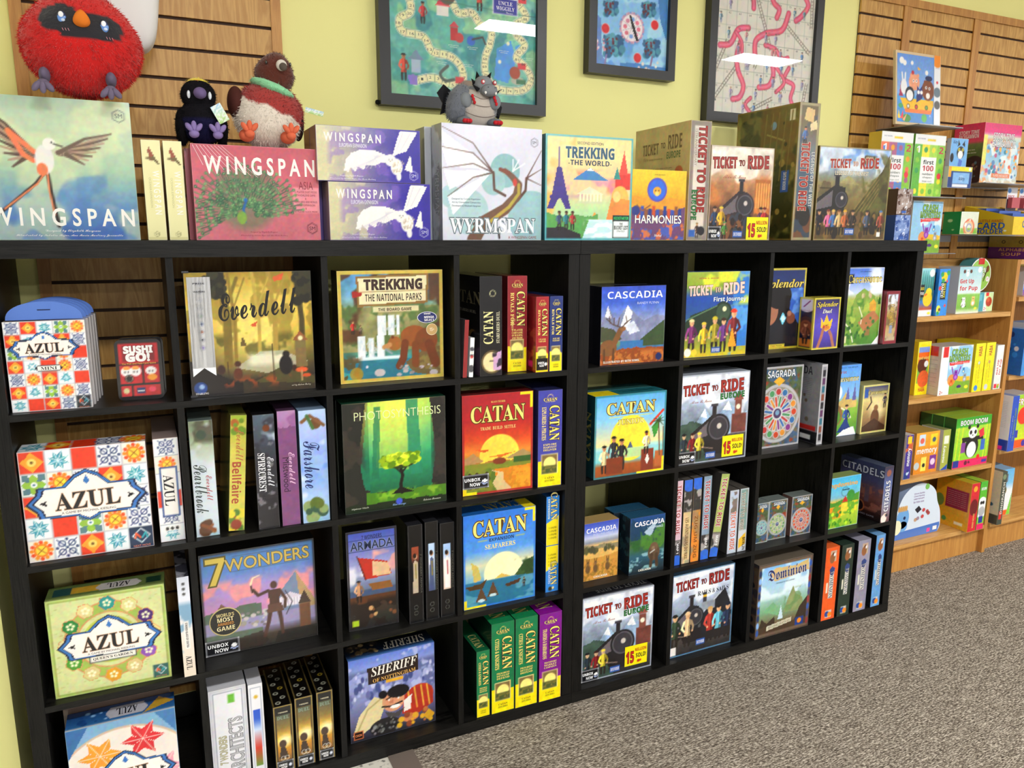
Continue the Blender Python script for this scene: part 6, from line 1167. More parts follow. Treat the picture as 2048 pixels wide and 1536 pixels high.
# red bird on the blue-green bird game
zc = ZT + .3 + .012
r = empty('plush_bird', (.243, .10, zc))
RED = 'd3201f'
def dpear(D):
    z = D[:, 2]; f = np.ones((len(D), 3)); s = np.where(z > 0, 1 - .40 * np.abs(z) ** 1.7, 1.0 - .02 * z); f[:, 0] = s; f[:, 1] = s; f[:, 2] = np.where(z < 0, .93, 1.0); return f
def mask(d): 
    x, y, z = d; ex = x / .78
    return y < -.25 and ((x + .30) ** 2 / .36 ** 2 + (z - .26) ** 2 / .25 ** 2 < 1 or (x - .36) ** 2 / .38 ** 2 + (z - .16) ** 2 / .24 ** 2 < 1 or (abs(x - .03) < .3 and -.06 < z < .38))
R3 = random.Random(3)
def redc(d): return '2b2b30' if mask(d) else RED
one('body', r, lambda mb: blob(mb, (0, 0, .114), (.118, .098, .12), redc, 72, 60, 15000, .008, 3, dpear, mask, jit=.002), 'fur')
def on(x, z, k=1.0, c=(0, 0, .114), rr=(.118, .098, .12), de=dpear):
    """the point of the body's front at direction x, z"""
    y = -math.sqrt(max(0, 1 - x * x - z * z)); D = np.array([[x, y, z]]); return (D * np.array(rr) * de(D) * k + np.array(c))[0]
pb = on(.06, .25, 1.0)
one('beak', r, lambda mb: blob(mb, (pb[0], pb[1] - .006, pb[2]), (.0155, .018, .017), lambda d: 'e8802a', 16, 12, deform=lambda D: np.stack([1 - .35 * D[:, 2], np.ones(len(D)), np.ones(len(D))], 1)))
for x in (-.26, .42):
    p = on(x, .26 if x < 0 else .18, 1.0)
    e = MB(); blob(e, (p[0], p[1] - .0005, p[2]), (.0085, .004, .0125), lambda d: '5f8fd8' if d[2] < .1 else '2a3560', 16, 12); blob(e, (p[0] - .001, p[1] - .0035, p[2] + .0045), (.005, .0022, .006), lambda d: 'f6f8fc', 12, 8); blob(e, (p[0] + .002, p[1] - .0035, p[2] - .006), (.004, .002, .003), lambda d: 'cfe0fa', 10, 8)
    e.build('eye', ['eye'], r)
    m = MB()
    for k in range(3): q = on(x + .0 + .045 * k, .07 if x < 0 else .0, 1.01); m.add([(q[0], q[1] - .001, q[2]), (q[0] + .0012, q[1] - .001, q[2]), (q[0] + .003, q[1] - .001, q[2] - .005), (q[0] + .002, q[1] - .001, q[2] - .005)], [(0, 1, 2, 3)], 'd8909c')
    m.build('blush_mark', ['felt'], r)
for x in (-.073, .052): 
    one('leg', r, lambda mb: blob(mb, (x, -.07, .03), (.011, .03, .016), lambda d: '6a6077', 12, 10))
    foot(r, x - .002, -.098, .008 if x < 0 else .004, .025, '6f657c')
hang_label(r, (.098, -.015, .105), -70, .024, .045, rot=-28)
tag(r, 'big round red plush bird with black face mask and orange beak', 'plush toy')

# white cushion toy hanging on the slatwall
r = empty('plush_toy', (.325, .30, 1.935))
def dcube(D):
    m = np.max(np.abs(D), axis=1); k = 1 / (np.sum(np.abs(D) ** 4.0, axis=1) ** .25); return np.stack([k, k, k], 1)
one('body', r, lambda mb: blob(mb, (0, 0, .11), (.088, .06, .12), lambda d: 'f0efef', 30, 24, deform=dcube, rot=np.array(Matrix.Rotation(.12, 3, 'Y'))))
for x, z in ((-.055, .14), (.05, .155)):
    one('patch', r, lambda mb: blob(mb, (x, -.066, z), (.018, .006, .02), lambda d: 'e09a2c', 16, 10))
one('ear', r, lambda mb: blob(mb, (-.075, -.02, .165), (.02, .015, .06), lambda d: 'e3ddb0', 14, 10))
MB().box(-.004, .02, .05, .004, .1065, .056, '9a9a9e').build('hook', ['metal'], r)
tag(r, 'white cushion-shaped plush toy with orange spots, hung behind the red bird', 'plush toy')

# black bird
zb = ZT + .2209 + .001
r = empty('plush_bird', (.480, .115, zb + .006))
BK = '17161a'
def bkc(d): return '1b1a3a' if (d[2] < .1 and d[1] < -.3) else BK
one('body', r, lambda mb: blob(mb, (0, 0, .05), (.05, .045, .055), bkc, 36, 26, 3400, .006, 4), 'fur_dark')
one('head', r, lambda mb: blob(mb, (-.004, -.005, .108), (.039, .036, .036), lambda d: BK, 30, 22, 1800, .005, 5), 'fur_dark')
one('crest', r, lambda mb: blob(mb, (-.004, -.004, .138), (.022, .018, .010), lambda d: 'e6cf48', 18, 12, 300, .007, 6), 'fur')
one('crest_tip', r, lambda mb: blob(mb, (-.006, -.02, .137), (.004, .004, .004), lambda d: 'e8603a', 8, 6))
one('beak', r, lambda mb: blob(mb, (-.003, -.045, .108), (.0145, .018, .013), lambda d: '6f5f8c', 16, 12))
for s in (-1, 1):
    e = MB(); blob(e, (-.004 + s * .023, -.036, .105), (.004, .003, .009), lambda d: 'dfe6f0', 12, 8); e.build('eye', ['eye'], r)
    one('wing', r, lambda mb: blob(mb, (s * .044, .005, .036), (.015, .03, .043), lambda d: '141316', 18, 14, 600, .006, 8 + s), 'fur_dark')
for x in (-.022, .03): foot(r, x, -.05, .016, .023, '8b79b0', up=True)
hang_label(r, (.036, -.052, .04), -12, .025, .042, rot=-28)
tag(r, 'small black plush bird with purple beak and yellow crest', 'plush toy')

# brown, red and white bird
r = empty('plush_bird', (.637, .125, zb + .007))
def robc(d):
    x, y, z = d; s = z + .42 * x + (.05 * math.sin(9 * x))
    if y > .35: return '4a2620'
    return 'a63a36' if s > .12 else 'e6ddd0'
one('body', r, lambda mb: blob(mb, (0, 0, .075), (.082, .062, .078), robc, 44, 34, 8000, .008, 14), 'fur')
one('collar', r, lambda mb: blob(mb, (.012, -.008, .135), (.055, .048, .016), lambda d: '93d9a8', 30, 14, 900, .007, 15, rot=np.array(Matrix.Rotation(.38, 3, 'Y'))), 'fur')
def dhead(D): z = D[:, 2]; f = np.ones((len(D), 3)); f[:, 0] = 1 - .22 * np.maximum(z, 0); return f
one('head', r, lambda mb: blob(mb, (.018, -.01, .172), (.047, .042, .05), lambda d: '5d2c20', 34, 26, 2600, .0055, 16, dhead, rot=np.array(Matrix.Rotation(.2, 3, 'Y'))), 'fur')
one('beak', r, lambda mb: blob(mb, (.028, -.054, .185), (.013, .012, .013), lambda d: 'dcd6cc', 18, 12))
one('beak_tip', r, lambda mb: blob(mb, (.030, -.064, .180), (.0095, .008, .0095), lambda d: '5a5048', 14, 10))
for x in (-.006, .05):
    e = MB(); blob(e, (x, -.046, .190), (.003, .003, .005), lambda d: '15120f', 10, 8); e.build('eye', ['eye'], r)
one('wing', r, lambda mb: blob(mb, (-.076, .0, .10), (.020, .035, .038), lambda d: '4a241f', 20, 14))
one('wing', r, lambda mb: blob(mb, (.072, .01, .06), (.014, .035, .042), lambda d: '2e1c1a', 20, 14))
for x, s in ((-.062, -1), (.034, 1)): 
    one('leg', r, lambda mb: blob(mb, (x, -.058, .018), (.018, .024, .015), lambda d: 'd9694a', 14, 10))
    foot(r, x + .004, -.08, .02, .024, 'dc6c4c', up=True)
hang_label(r, (.083, -.03, .085), -20, .045, .012, rot=14)
tag(r, 'plush bird with brown head, red chest, mint collar and white belly', 'plush toy')

# dragon
zd = ZT + .3 + .004
r = empty('plush_dragon', (1.180, .11, zd))
def drc(d): return 'b9b0a6' if (d[1] < -.35 and abs(d[0] - .12) < .62 and d[2] < .75) else '767a82'
one('body', r, lambda mb: blob(mb, (0, 0, .052), (.068, .052, .058), drc, 36, 28, 1800, .004, 21, skip=lambda d: drc(d) != '767a82'), 'fur')
def seam(mb):
    for zz, w in ((.082, .03), (.062, .042), (.036, .048)):
        pts = []
        for k in range(13):
            t = -1 + k / 6; x = .008 + t * w; z = zz - .012 * (1 - t * t); f = 1 - (x / .068) ** 2 - ((z - .052) / .058) ** 2; pts.append((x, -.0525 * math.sqrt(max(f, .02)), z))
        for a, b in zip(pts[:-1], pts[1:]): mb.add([(a[0], a[1] - .001, a[2]), (b[0], b[1] - .001, b[2]), (b[0], b[1] - .001, b[2] - .001), (a[0], a[1] - .001, a[2] - .001)], [(0, 1, 2, 3)], '4a2f2c')
one('belly_seam', r, seam)
def dh(D): f = np.ones((len(D), 3)); f[:, 0] = 1 + .12 * np.maximum(-D[:, 2], 0); return f
one('head', r, lambda mb: blob(mb, (.018, -.03, .107), (.028, .026, .026), lambda d: '83878c', 28, 20), 'felt')
one('muzzle', r, lambda mb: blob(mb, (.024, -.056, .092), (.023, .017, .016), lambda d: '7f8388', 24, 16, deform=dh), 'felt')
for x in (.014, .034): one('nostril', r, lambda mb: blob(mb, (x, -.072, .097), (.0018, .001, .001), lambda d: '2a2a2c', 8, 6))
for x in (.008, .038): one('tooth', r, lambda mb: blob(mb, (x, -.068, .083), (.003, .002, .004), lambda d: 'f2f0ec', 8, 6, deform=lambda D: np.stack([1 + .5 * D[:, 2], 1 + .5 * D[:, 2], np.ones(len(D))], 1)))
for x in (.007, .041):
    e = MB(); blob(e, (x, -.053, .113), (.0062, .003, .0065), lambda d: 'b83a44', 14, 10); blob(e, (x, -.056, .1135), (.003, .0012, .0035), lambda d: 'efe4e4', 10, 8); e.build('eye', ['eye'], r)
def cone(mb, a, b, ra, col, n=10):
    a, b = np.array(a, float), np.array(b, float); d = b - a; d /= np.linalg.norm(d); s = np.cross(d, (0.3, 1, 0.2)); s /= np.linalg.norm(s); t = np.cross(d, s)
    v = [a + ra * (math.cos(2 * math.pi * i / n) * s + math.sin(2 * math.pi * i / n) * t) for i in range(n)] + [b]
    mb.add(v, [(i, (i + 1) % n, n) for i in range(n)], col, True); mb.add(v[:n], [tuple(range(n))], col)
for a, b in (((.004, -.025, .126), (-.002, -.03, .144)), ((.033, -.025, .127), (.042, -.03, .145))): one('horn', r, lambda mb: cone(mb, a, b, .0075, '17171a'))
for a, b in (((-.008, -.03, .112), (-.018, -.03, .124)), ((-.004, -.045, .093), (-.024, -.05, .106)), ((.046, -.03, .10), (.058, -.02, .093))): one('spike', r, lambda mb: cone(mb, a, b, .006, '1a1a1e'))
for s in (-1, 1):
    one('arm', r, lambda mb: blob(mb, (s * .042 + .004, -.04, .065), (.018, .016, .020), lambda d: '80868c', 16, 12, 0))
    def claws(mb):
        for k in range(3): blob(mb, (s * .032 + .006 + .003 * k, -.058, .074 - .008 * k), (.004, .004, .005), lambda d: 'c22830', 10, 8)
    one('claw', r, claws)
    def toes(mb):
        for k in range(3): blob(mb, (s * .045 + .004 + .008 * (k - 1), -.058, .010), (.006, .007, .006), lambda d: 'c22830', 10, 8)
    one('leg', r, lambda mb: blob(mb, (s * .045 + .004, -.035, .012), (.022, .024, .012), lambda d: '6f747c', 16, 12))
    one('toe', r, toes)
    def wng(mb):
        P = [(s * .04, .02, .085), (s * .085, .0, .108), (s * .105 if s < 0 else .062, -.004, .085), (s * .088, 0, .06), (s * .095 if s < 0 else .078, 0, .03), (s * .06, .02, .045)]
        Q = [(a, b + .006, c) for a, b, c in P]; n = len(P)
        mb.add(P + Q, [tuple(range(n))], '1c1c20'); mb.add(P + Q, [tuple(range(2 * n - 1, n - 1, -1))], '8a9096'); mb.add(P + Q, [(i, (i + 1) % n, (i + 1) % n + n, i + n) for i in range(n)], '2a2a2e')
    one('wing', r, wng)
one('shoulder_fur', r, lambda mb: blob(mb, (-.048, -.012, .06), (.032, .034, .052), lambda d: '6f747e', 24, 20, 1500, .007, 31, rot=np.array(Matrix.Rotation(.35, 3, 'Y'))), 'fur')
tag(r, 'grey plush dragon with black horns and red claws on the winged dragon box', 'plush toy')

# ------------------------------------------------------------------ framed board games on the wall
def frame(x0, x1, z0, z1, bw, art, label, glazed=True, knob=False):
    r = empty('picture_frame', (x0, WALL, z0)); w, h = x1 - x0, z1 - z0; yf, yb = -.036, -.0012
    for n_, q in (('frame_side', (0, 0, bw, h)), ('frame_side', (w - bw, 0, w, h)), ('frame_rail', (bw, 0, w - bw, bw)), ('frame_rail', (bw, h - bw, w - bw, h))):
        MB().box(q[0], yf, q[1], q[2], yb, q[3]).build(n_, ['frame_black'], r)
    mb = MB(); art.w, art.h = w - 2 * bw, h - 2 * bw
    art.place(mb, (bw, yf + .014, bw), (1, 0, 0), (0, 0, 1), (0, -1, 0)); mb.build('game_board', ['print'], r)
    if glazed:
        MB().box(bw, yf + .008, bw, w - bw, yf + .0095, h - bw).build('glazing', ['glass'], r)
    if knob: one('corner_knob', r, lambda m: blob(m, (-.004, -.012, .008), (.007, .007, .007), lambda d: '161616', 12, 8), 'felt')
    return tag(r, label, 'picture frame')
def smooth(P, n=10):
    out = []
    for i in range(len(P) - 1):
        p0, p1, p2, p3 = P[max(i - 1, 0)], P[i], P[i + 1], P[min(i + 2, len(P) - 1)]
        for k in range(n):
            t = k / n; out.append(tuple(.5 * (2 * b + (c - a) * t + (2 * a - 5 * b + 4 * c - d) * t * t + (3 * b - a - 3 * c + d) * t ** 3) for a, b, c, d in zip(p0, p1, p2, p3)))
    return out + [P[-1]]
# winding track board
W_, HH = .484, .472
A = Art(W_, HH, '6fb4a8', .0030).nb('4f9a94', 5, .48, 3, .8).nb('8cc4b4', 6, .52, 9, .8).nb('3f8690', 9, .56, 15, .7).nb('a5cf9c', 7, .6, 25, .7).n(.1, 30, 2)
A.p([(.7, .15), (.72, .34), (.82, .4), (.86, .28), (.8, .13)], '5b9cd8').e(.88, .36, .03, '5b9cd8', q=.6)
def track(P, n0, dn=1, wd=.043, n=None):
    S = smooth(P); A.l(S, wd + .012, 'f3f3e6').l(S, wd + .005, '6a8478').l(S, wd, 'ece6bc')
    L = 0; last = S[0]; k = n0; acc = .02
    for a, b in zip(S[:-1], S[1:]):
        dx, dy = (b[0] - a[0]) * A.k, b[1] - a[1]; d = math.hypot(dx, dy); acc += d
        if acc > .047:
            acc = 0; nx, ny = -dy / max(d, 1e-6), dx / max(d, 1e-6)
            A.l([(b[0] + nx * wd / 2 / A.k, b[1] + ny * wd / 2), (b[0] - nx * wd / 2 / A.k, b[1] - ny * wd / 2)], .0022, '6a7a60')
            A.t(str(k), b[0] + dx / max(d, 1e-6) * .022 / A.k, b[1] + dy / max(d, 1e-6) * .022, .028 if k > 9 else .015, .016, '4a5048', 's'); k += dn
track([(.16, .09), (.28, .12), (.4, .09), (.48, .12), (.47, .2), (.4, .26), (.28, .28), (.22, .36), (.09, .38), (.07, .45), (.14, .5), (.13, .58), (.06, .63), (.05, .7), (.12, .76), (.1, .86), (.2, .93)], 1)
track([(.22, .8), (.26, .72), (.35, .68)], 55)
track([(.42, .58), (.46, .53), (.55, .54), (.6, .48), (.68, .45), (.67, .36), (.64, .28), (.64, .18), (.7, .1), (.8, .08), (.92, .1), (.97, .17), (.92, .25), (.86, .3), (.92, .38), (.86, .44), (.85, .5), (.93, .56), (.88, .64), (.93, .72), (.9, .8)], 59)
for x, y in ((.9, .245), (.9, .66), (.46, .12)): A.r(x - .03, y - .02, x + .03, y + .02, 'cf4a52')
A.p([(.13, .07), (.18, .07), (.18, .12), (.15, .13), (.11, .12)], '8f7fc4')
for x, y, s, c, hh in ((.09, .09, .16, 'c8503c', '2a2624'), (.22, .44, .13, 'b83a40', '2a2a2c'), (.6, .56, .17, 'c8503c', '3a2c26'), (.91, .66, .1, 'c04a40', '5a3a2c')): A.person(x, y, s, c, 'b07a54', hh)
A.r(.14, .14, .2, .22, 'a9bccc').p([(.12, .22), (.17, .28), (.22, .22)], '7a8ea4').p([(.3, .56), (.35, .62), (.4, .56)], 'd8505c').r(.31, .5, .39, .56, 'e6e2dc').r(.4, .36, .45, .44, 'b83a40').p([(.39, .44), (.425, .48), (.46, .44)], 'c8505c').e(.46, .38, .03, 'c04a48').e(.54, .37, .03, '3f6ab8').l([(.55, .38), (.62, .4), (.64, .36)], .012, '4a4440')
A.l(smooth([(.38, .2), (.33, .15), (.36, .11), (.42, .12)]), .02, '57605c').e(.52, .1, .05, '8a7a6c', q=.5).e(.87, .15, .05, 'b5b9a8', q=.5).r(.86, .13, .93, .16, '4c7a5c').e(.85, .2, .04, 'a5503c').e(.38, .64, .06, '6a5a50', q=1.2).e(.38, .66, .02, '3a2c28').e(.8, .38, .012, 'f0f0d0').e(.74, .26, .012, 'f0f0d0')
A.r(.69, .555, .87, .66, 'f0f2f0').r(.697, .56, .863, .653, '3d3f9c').t('UNCLE', .78, .625, .1, .024, 'f4f4fa', 'f').t('WIGGILY', .78, .593, .13, .024, 'f4f4fa', 'f').t('Game', .81, .57, .05, .012, 'd0d4ec', 'c')
A.l([(0, .6), (1, .565)], .003, '3f6a64')
for x, y in ((.14, .57), (.34, .22), (.52, .22), (.55, .33), (.42, .33), (.77, .33), (.95, .3)): A.t('garden path lane', x, y, .07, .008, 'e9f2ea', 's').t('and house', x, y - .01, .05, .007, 'e9f2ea', 's')
frame(1.0005, 1.551, 1.862, 2.40, .033, A, 'large black frame holding a green winding-track board, behind the plush dragon', knob=True)
# spinner board
A = Art(.29, .32, '8fc0e6', .0030).nb('b4dcf0', 4, .5, 3, .8).nb('5f92cc', 5, .58, 9, .7).p([(.8, 1), (1, 1), (1, .3), (.9, .5)], '4f86c0').p([(0, 0), (0, .5), (.08, .45), (.1, .1), (.2, 0)], '6f8fc4').m(.06, .03, '4f86c0', 3, 3, .35, 1)
def ptree(x, y, r):
    A.d(70, x - r * 1.3, y - r * .9, x + r * 1.3, y + r * .9, r * .28, ['3f6f8c', '4f8aa0', '2f5f84', '5fa0b0'], 5); A.d(14, x - r * 1.1, y - r * .8, x + r * 1.1, y + r * .8, .011, ['5a3038', '6a2a3a'], 8)
ptree(.2, .56, .07); ptree(.72, .6, .07); ptree(.25, .2, .1); ptree(.78, .22, .085); A.l([(.8, .14), (.78, .05)], .02, '8a6f8c').l([(.16, .1), (.14, .0)], .02, '8f7fac')
for k in range(40): a = k * math.pi / 20; A.e(.5 + .148 * math.cos(a) / A.k, .4 + .148 * math.sin(a), .010, ['c98aa0', 'd8a4b4', '7f8fc4'][k % 3])
A.e(.5, .4, .14, 'cf9aae').e(.5, .4, .132, 'ece4e8')
for k in range(8): a = k * math.pi / 4 + .3; A.l([(.5, .4), (.5 + .13 * math.cos(a) / A.k, .4 + .13 * math.sin(a))], .002, '9aa0a4').e(.5 + .085 * math.cos(a + .4) / A.k, .4 + .085 * math.sin(a + .4), .024, ['d87a90', '7fa4d8', 'cf8aa4', 'd87a90'][k % 4], q=.9)
A.p([(.46, .52), (.5, .41), (.56, .28), (.6, .28), (.54, .41), (.485, .52)], '2a2626')
for x, y in ((.14, .36), (.82, .46), (.59, .11)): A.e(x, y, .052, 'e8b4b4').e(x, y, .046, 'c73238')
A.d(10, .02, .15, .14, .28, .014, ['f0e4e8', 'd89aa8'], 4)
A.d(8, .6, .0, .95, .1, .014, ['f0ece4', 'e0d4d0'], 6)
frame(1.7085, 2.0585, 2.013, 2.393, .03, A, 'small black frame holding a pale blue board with a round spinner', glazed=False)
# slides and ladders board
A = Art(.47, .50, 'dcd9cf', .0030).n(.03, 8, 2)
for i in range(11): A.l([(i / 10, 0), (i / 10, 1)], .0025, '97a094')
for j in range(11): A.l([(0, j * .1), (1, j * .1)], .0025, '97a094')
num = 1
for j in range(8):
    for i in range(10):
        A.t(str(num), (i if j % 2 == 0 else 9 - i) * .1 + .03, j * .1 + .085, .022 if num > 9 else .012, .014, '5c6660', 's'); num += 1
def ladder(x0, y0, x1, y1):
    dx, dy = (x1 - x0) * A.k, y1 - y0; d = math.hypot(dx, dy); nx, ny = -dy / d * .011, dx / d * .011
    for s in (-1, 1): A.l([(x0 + s * nx / A.k, y0 + s * ny), (x1 + s * nx / A.k, y1 + s * ny)], .005, '6f675c')
    for k in range(int(d / .022)): t = (k + .5) / int(d / .022); a, b = x0 + (x1 - x0) * t, y0 + (y1 - y0) * t; A.l([(a - nx / A.k, b - ny), (a + nx / A.k, b + ny)], .004, '857c70')
for q in ((.0, .08, .22, .33), (.02, .3, .12, .5), (.35, .02, .6, .13), (.37, .86, .56, .47), (.7, .66, .97, .48), (.72, .2, .65, .36), (.93, .1, .96, .26), (.97, .66, .96, .86), (.05, .78, .1, .95), (.4, .33, .43, .4)): ladder(*q)
def slide(P, w=.036):
    S = smooth(P); A.l(S, w + .008, 'a84a60').l(S, w, 'd8607c').l(S, w * .4, 'e07f96')
slide([(.25, .5), (.22, .4), (.24, .3), (.3, .2), (.27, .12), (.2, .1)]); slide([(.58, .38), (.6, .3), (.56, .22), (.46, .2)]); slide([(.72, .74), (.66, .62), (.5, .58), (.4, .52), (.4, .42)], .038); slide([(.32, .6), (.22, .58), (.15, .48), (.05, .46)]); slide([(.2, .56), (.26, .5), (.27, .42)], .02); slide([(.5, .5), (.6, .48), (.68, .42), (.74, .43)], .03); slide([(.28, .88), (.35, .8), (.36, .74)]); slide([(.5, .9), (.56, .8), (.62, .76), (.6, .7)]); slide([(.85, .9), (.92, .82), (.86, .74), (.8, .7)]); slide([(.76, .36), (.72, .28), (.82, .24), (.8, .14), (.87, .05)], .028); slide([(.62, .36), (.72, .26), (.64, .18)], .024); slide([(.38, .12), (.33, .07), (.38, .02)], .024)
R = random.Random(5)
for i in range(34): A.person(R.uniform(.03, .95), R.choice([.01, .11, .21, .31, .41, .51, .61, .71, .81]), .075, R.choice(['5f86b4', '8f8aa8', '6a90a0', 'b07a80', '9a94b0']), 'c4a08c', R.choice(['5a4c4c', '3c3638', 'a88c70']), '7f86a0')
frame(2.2055, 2.742, 1.893, 2.459, .033, A, 'large black frame holding a grid board with pink slides and ladders')
# ------------------------------------------------------------------ oak bookcases
BY = .217
def bookcase(x0, x1, shelves, label, left_side=True):
    r = empty('bookcase', (x0, BY, 0)); d = WALL - BY - .0008; w = x1 - x0; Ht = 1.383
    for a in ((0, w - .022) if left_side else (w - .022,)):
        MB().box(a, 0, .0005, a + .022, d, Ht - .0215 if not left_side else Ht).build('side_panel', ['oak_trim'], r)
    if left_side: MB().box(.0225, d - .03, Ht - .04, w - .0225, d - .0005, Ht).build('top_rail', ['maple'], r)
    else: MB().box(0.0005, -.001, Ht - .021, w, d, Ht).build('top_panel', ['maple'], r)
    MB().box(.0225, d - .006, .1, w - .0225, d - .0005, Ht - .041).build('back_panel', ['case_back'], r)
    MB().box(.0225, .025, .001, w - .0225, .045, shelves[-1] - .021).build('toe_board', ['oak_trim'], r)
    for z in shelves: MB().box(.0225, .002, z - .02, w - .0225, d - .0065, z).build('shelf', ['maple'], r)
    pm = MB()
    for k in range(30):
        z = .2 + k * .032
        for yy in (.05, d - .05): pm.add([(w - .0222, yy - .0018, z), (w - .0222, yy, z + .0018), (w - .0222, yy + .0018, z), (w - .0222, yy, z - .0018)], [(0, 1, 2, 3)], '2a1808')
    pm.build('peg_hole', ['print'], r)
    return tag(r, label, 'bookcase')
SA = (1.152, .80, .443, .14)
SB = (1.216, .853, .50, .14)
bookcase(2.975, 3.861, SA, 'oak bookcase of children\'s games beside the black shelf unit')
bookcase(3.8615, 4.75, SB, 'oak bookcase of children\'s games, farther from the black shelf unit', False)
KB, d0 = 'children_game_box', .12

def toy(A, x, y, s, c, c2='f2f2f2'):
    """a simple cartoon animal"""
    A.e(x, y, s, c).e(x, y + s * 1.2, s * .75, c).e(x - s * .5 / A.k, y + s * 1.8, s * .25, c).e(x + s * .5 / A.k, y + s * 1.8, s * .25, c).e(x, y - s * .1, s * .55, c2)
    return A.e(x - s * .25 / A.k, y + s * 1.3, s * .13, '141414').e(x + s * .25 / A.k, y + s * 1.3, s * .13, '141414')
def a_crash(w, h, full=True):
    A = Art(w, h, 'f3f3f5').p([(.25, 1), (1, 1), (1, .1), (.5, .06), (.25, .3)] if full else [(0, 1), (1, 1), (1, .1), (0, .1)], '9cc8e4').nb('f6f9fb', 5, .55, 3, .7, x0=.25, y0=.5).p([(.3, .25), (.5, .38), (1, .34), (1, .1), (.5, .06)], 'd8b83c').m(.26, .05, '7fa83c', 4, 4, .35, 1).e(.4, .3, .12, 'e88a3a', .8)
    toy(A, .52, .36, .07, '8a3aa8', 'b878c8').l([(.44, .42), (.38, .56)], .03, '8a3aa8').l([(.6, .42), (.66, .56)], .03, '8a3aa8'); toy(A, .4, .22, .045, 'e0602c', 'f0a060'); toy(A, .82, .3, .055, '9aa0a8', 'd0d4da'); toy(A, .76, .46, .04, '3f8ac8', 'f0e8c0')
    A.e(.66, .15, .07, '4a2c6c', q=.45).e(.9, .13, .06, 'e6e03c', q=.6)
    A.t('CRASH', .58, .87, .5, .13, '8cb83c', 'k' if 0 else 'b', '2c5a24').t('MONSTERS', .6, .74, .66, .12, '8cb83c', 'b', '2c5a24').p([(.28, .66), (.94, .69), (.92, .63), (.3, .6)], 'd83a3a').t('STACK THEM OR KNOCK THEM DOWN', .61, .645, .56, .02, 'ffffff', 's')
    if full: A.r(.06, .78, .22, 1, 'c8302c').t('2+', .1, .06, .1, .07, 'c8302c', 'b').e(.14, .55, .06, 'ffffff')
    return A
def hb(x, y, z, yaw, w, h, d, label, front, left=None, top=None, side='cccccc', name=KB, cat='children\'s game', group=None): return B(name, x, y, z, yaw, w, h, d, label, front, left, top, cat, side, 'gloss', group)

# shelf A
z = SA[0]
A = Art(.08, .2, '7fc4cc').g((0, 'e9e9ea'), (.12, 'e9e9ea'), (.14, 'c05a3a'), (.3, '3f7ac0'), (.4, '3f7a6c'), (.8, '5fa4a4'), (1, 'a4dce0'))
for i in range(6): A.l([(.1 + i * .17, .35), (.14 + i * .16, .95)], .03, '2c5a58', taper=.004)
A.e(.6, .36, .14, 'f0c828', q=1.1).e(.66, .5, .09, 'f2d02c').l([(.5, .46), (.38, .44)], .04, 'e0782c').e(.8, .9, .08, 'f2f2f2').e(.8, .06, .05, 'e0e04c', q=.5).r(.0, .4, .3, .66, '161616').t('DUCK', .15, .58, .26, .06, 'f2e040').t('POND', .15, .48, .26, .06, 'f2f2f2')
hb(3.242, .235, z, 0, .082, .2, .1, 'box with a yellow duck among teal reeds on the upper oak shelf', A)
A = Art(.068, .196, '3f8fd8').r(.25, .35, .75, .72, '161616').tv('DUCK DUCK', .58, .54, .3, .2, 'e9e03c').tv('DANCE!', .38, .54, .3, .22, 'f4f4f4').e(.5, .83, .1, 'f0c828').e(.2, .14, .07, 'e0e04c', q=1.2).d(8, .1, .04, .95, .95, .04, ['6a3a4a', '3f9a5c', 'd84a4a'], 4)
dl2 = Art(.16, .196, '2f7ac4').r(.3, .55, .9, .92, '161616').tv('DUCK DUCK', .7, .73, .34, .16, 'e9e03c').tv('DANCE!', .45, .73, .34, .18, 'f4f4f4').r(.35, .02, .75, .14, 'c8302c').t('2+', .55, .08, .2, .07, 'ffffff')
for i in range(5): dl2.tv('move and groove with the ducks', .8 - i * .12, .34, .3, .06, 'd0e4f4', 's')
hb(3.3315, .22, z, 0, .068, .1965, .16, 'blue spine-out box with black label and duck, beside the teal duck box', A, left=dl2, side='2f7ac4')
A = Art(.153, .202, 'cfe0e2').g((0, 'f0f0f0'), (.12, '7fb04a'), (.4, '8cc05c'), (.44, 'dde9ea'), (1, 'a9d0d8'))
toy(A, .3, .2, .075, 'f2f2f2', 'f2f2f2').d(8, .2, .15, .42, .4, .012, ['1c1c1c'], 4); toy(A, .72, .22, .07, 'e0c27a'); toy(A, .36, .84, .05, 'f2f2f2').e(.22, .9, .04, '5a3424').e(.5, .9, .04, '5a3424').e(.88, .93, .06, 'ffffff')
A.t('Get Up', .36, .68, .6, .12, 'd8302c', 'b').t('for Pup', .46, .53, .78, .13, 'd8302c', 'b').e(.85, .1, .05, 'e6e04c', q=.5)
hb(3.4943, .245, z, 0, .153, .202, .1, 'pale box with red lettering and a spotted dog, in front of the round green tin', A)
def disc(name, x, y, z, r, d, label, lidart, side):
    o = empty(name, (x, y, z)); n = 48
    P = [(r * math.cos(2 * math.pi * i / n), r * math.sin(2 * math.pi * i / n)) for i in range(n)]
    m = MB(); v = [(a, 0, b + r) for a, b in P] + [(a, d, b + r) for a, b in P]
    m.add(v, [tuple(range(2 * n - 1, n - 1, -1))], side); m.add(v, [(i, i + n, (i + 1) % n + n, (i + 1) % n) for i in range(n)], side, True); m.add(v, [tuple(range(n))], 'f2f2ee'); m.build('tub', ['print'], o)
    m = MB(); rr = r * .93
    m.add([(rr * a / r, -.0006, rr * b / r + r) for a, b in P], [tuple(range(n))], '9ccf5c'); lidart(m, r); m.build('lid', ['gloss'], o)
    return tag(o, label, 'children\'s game')
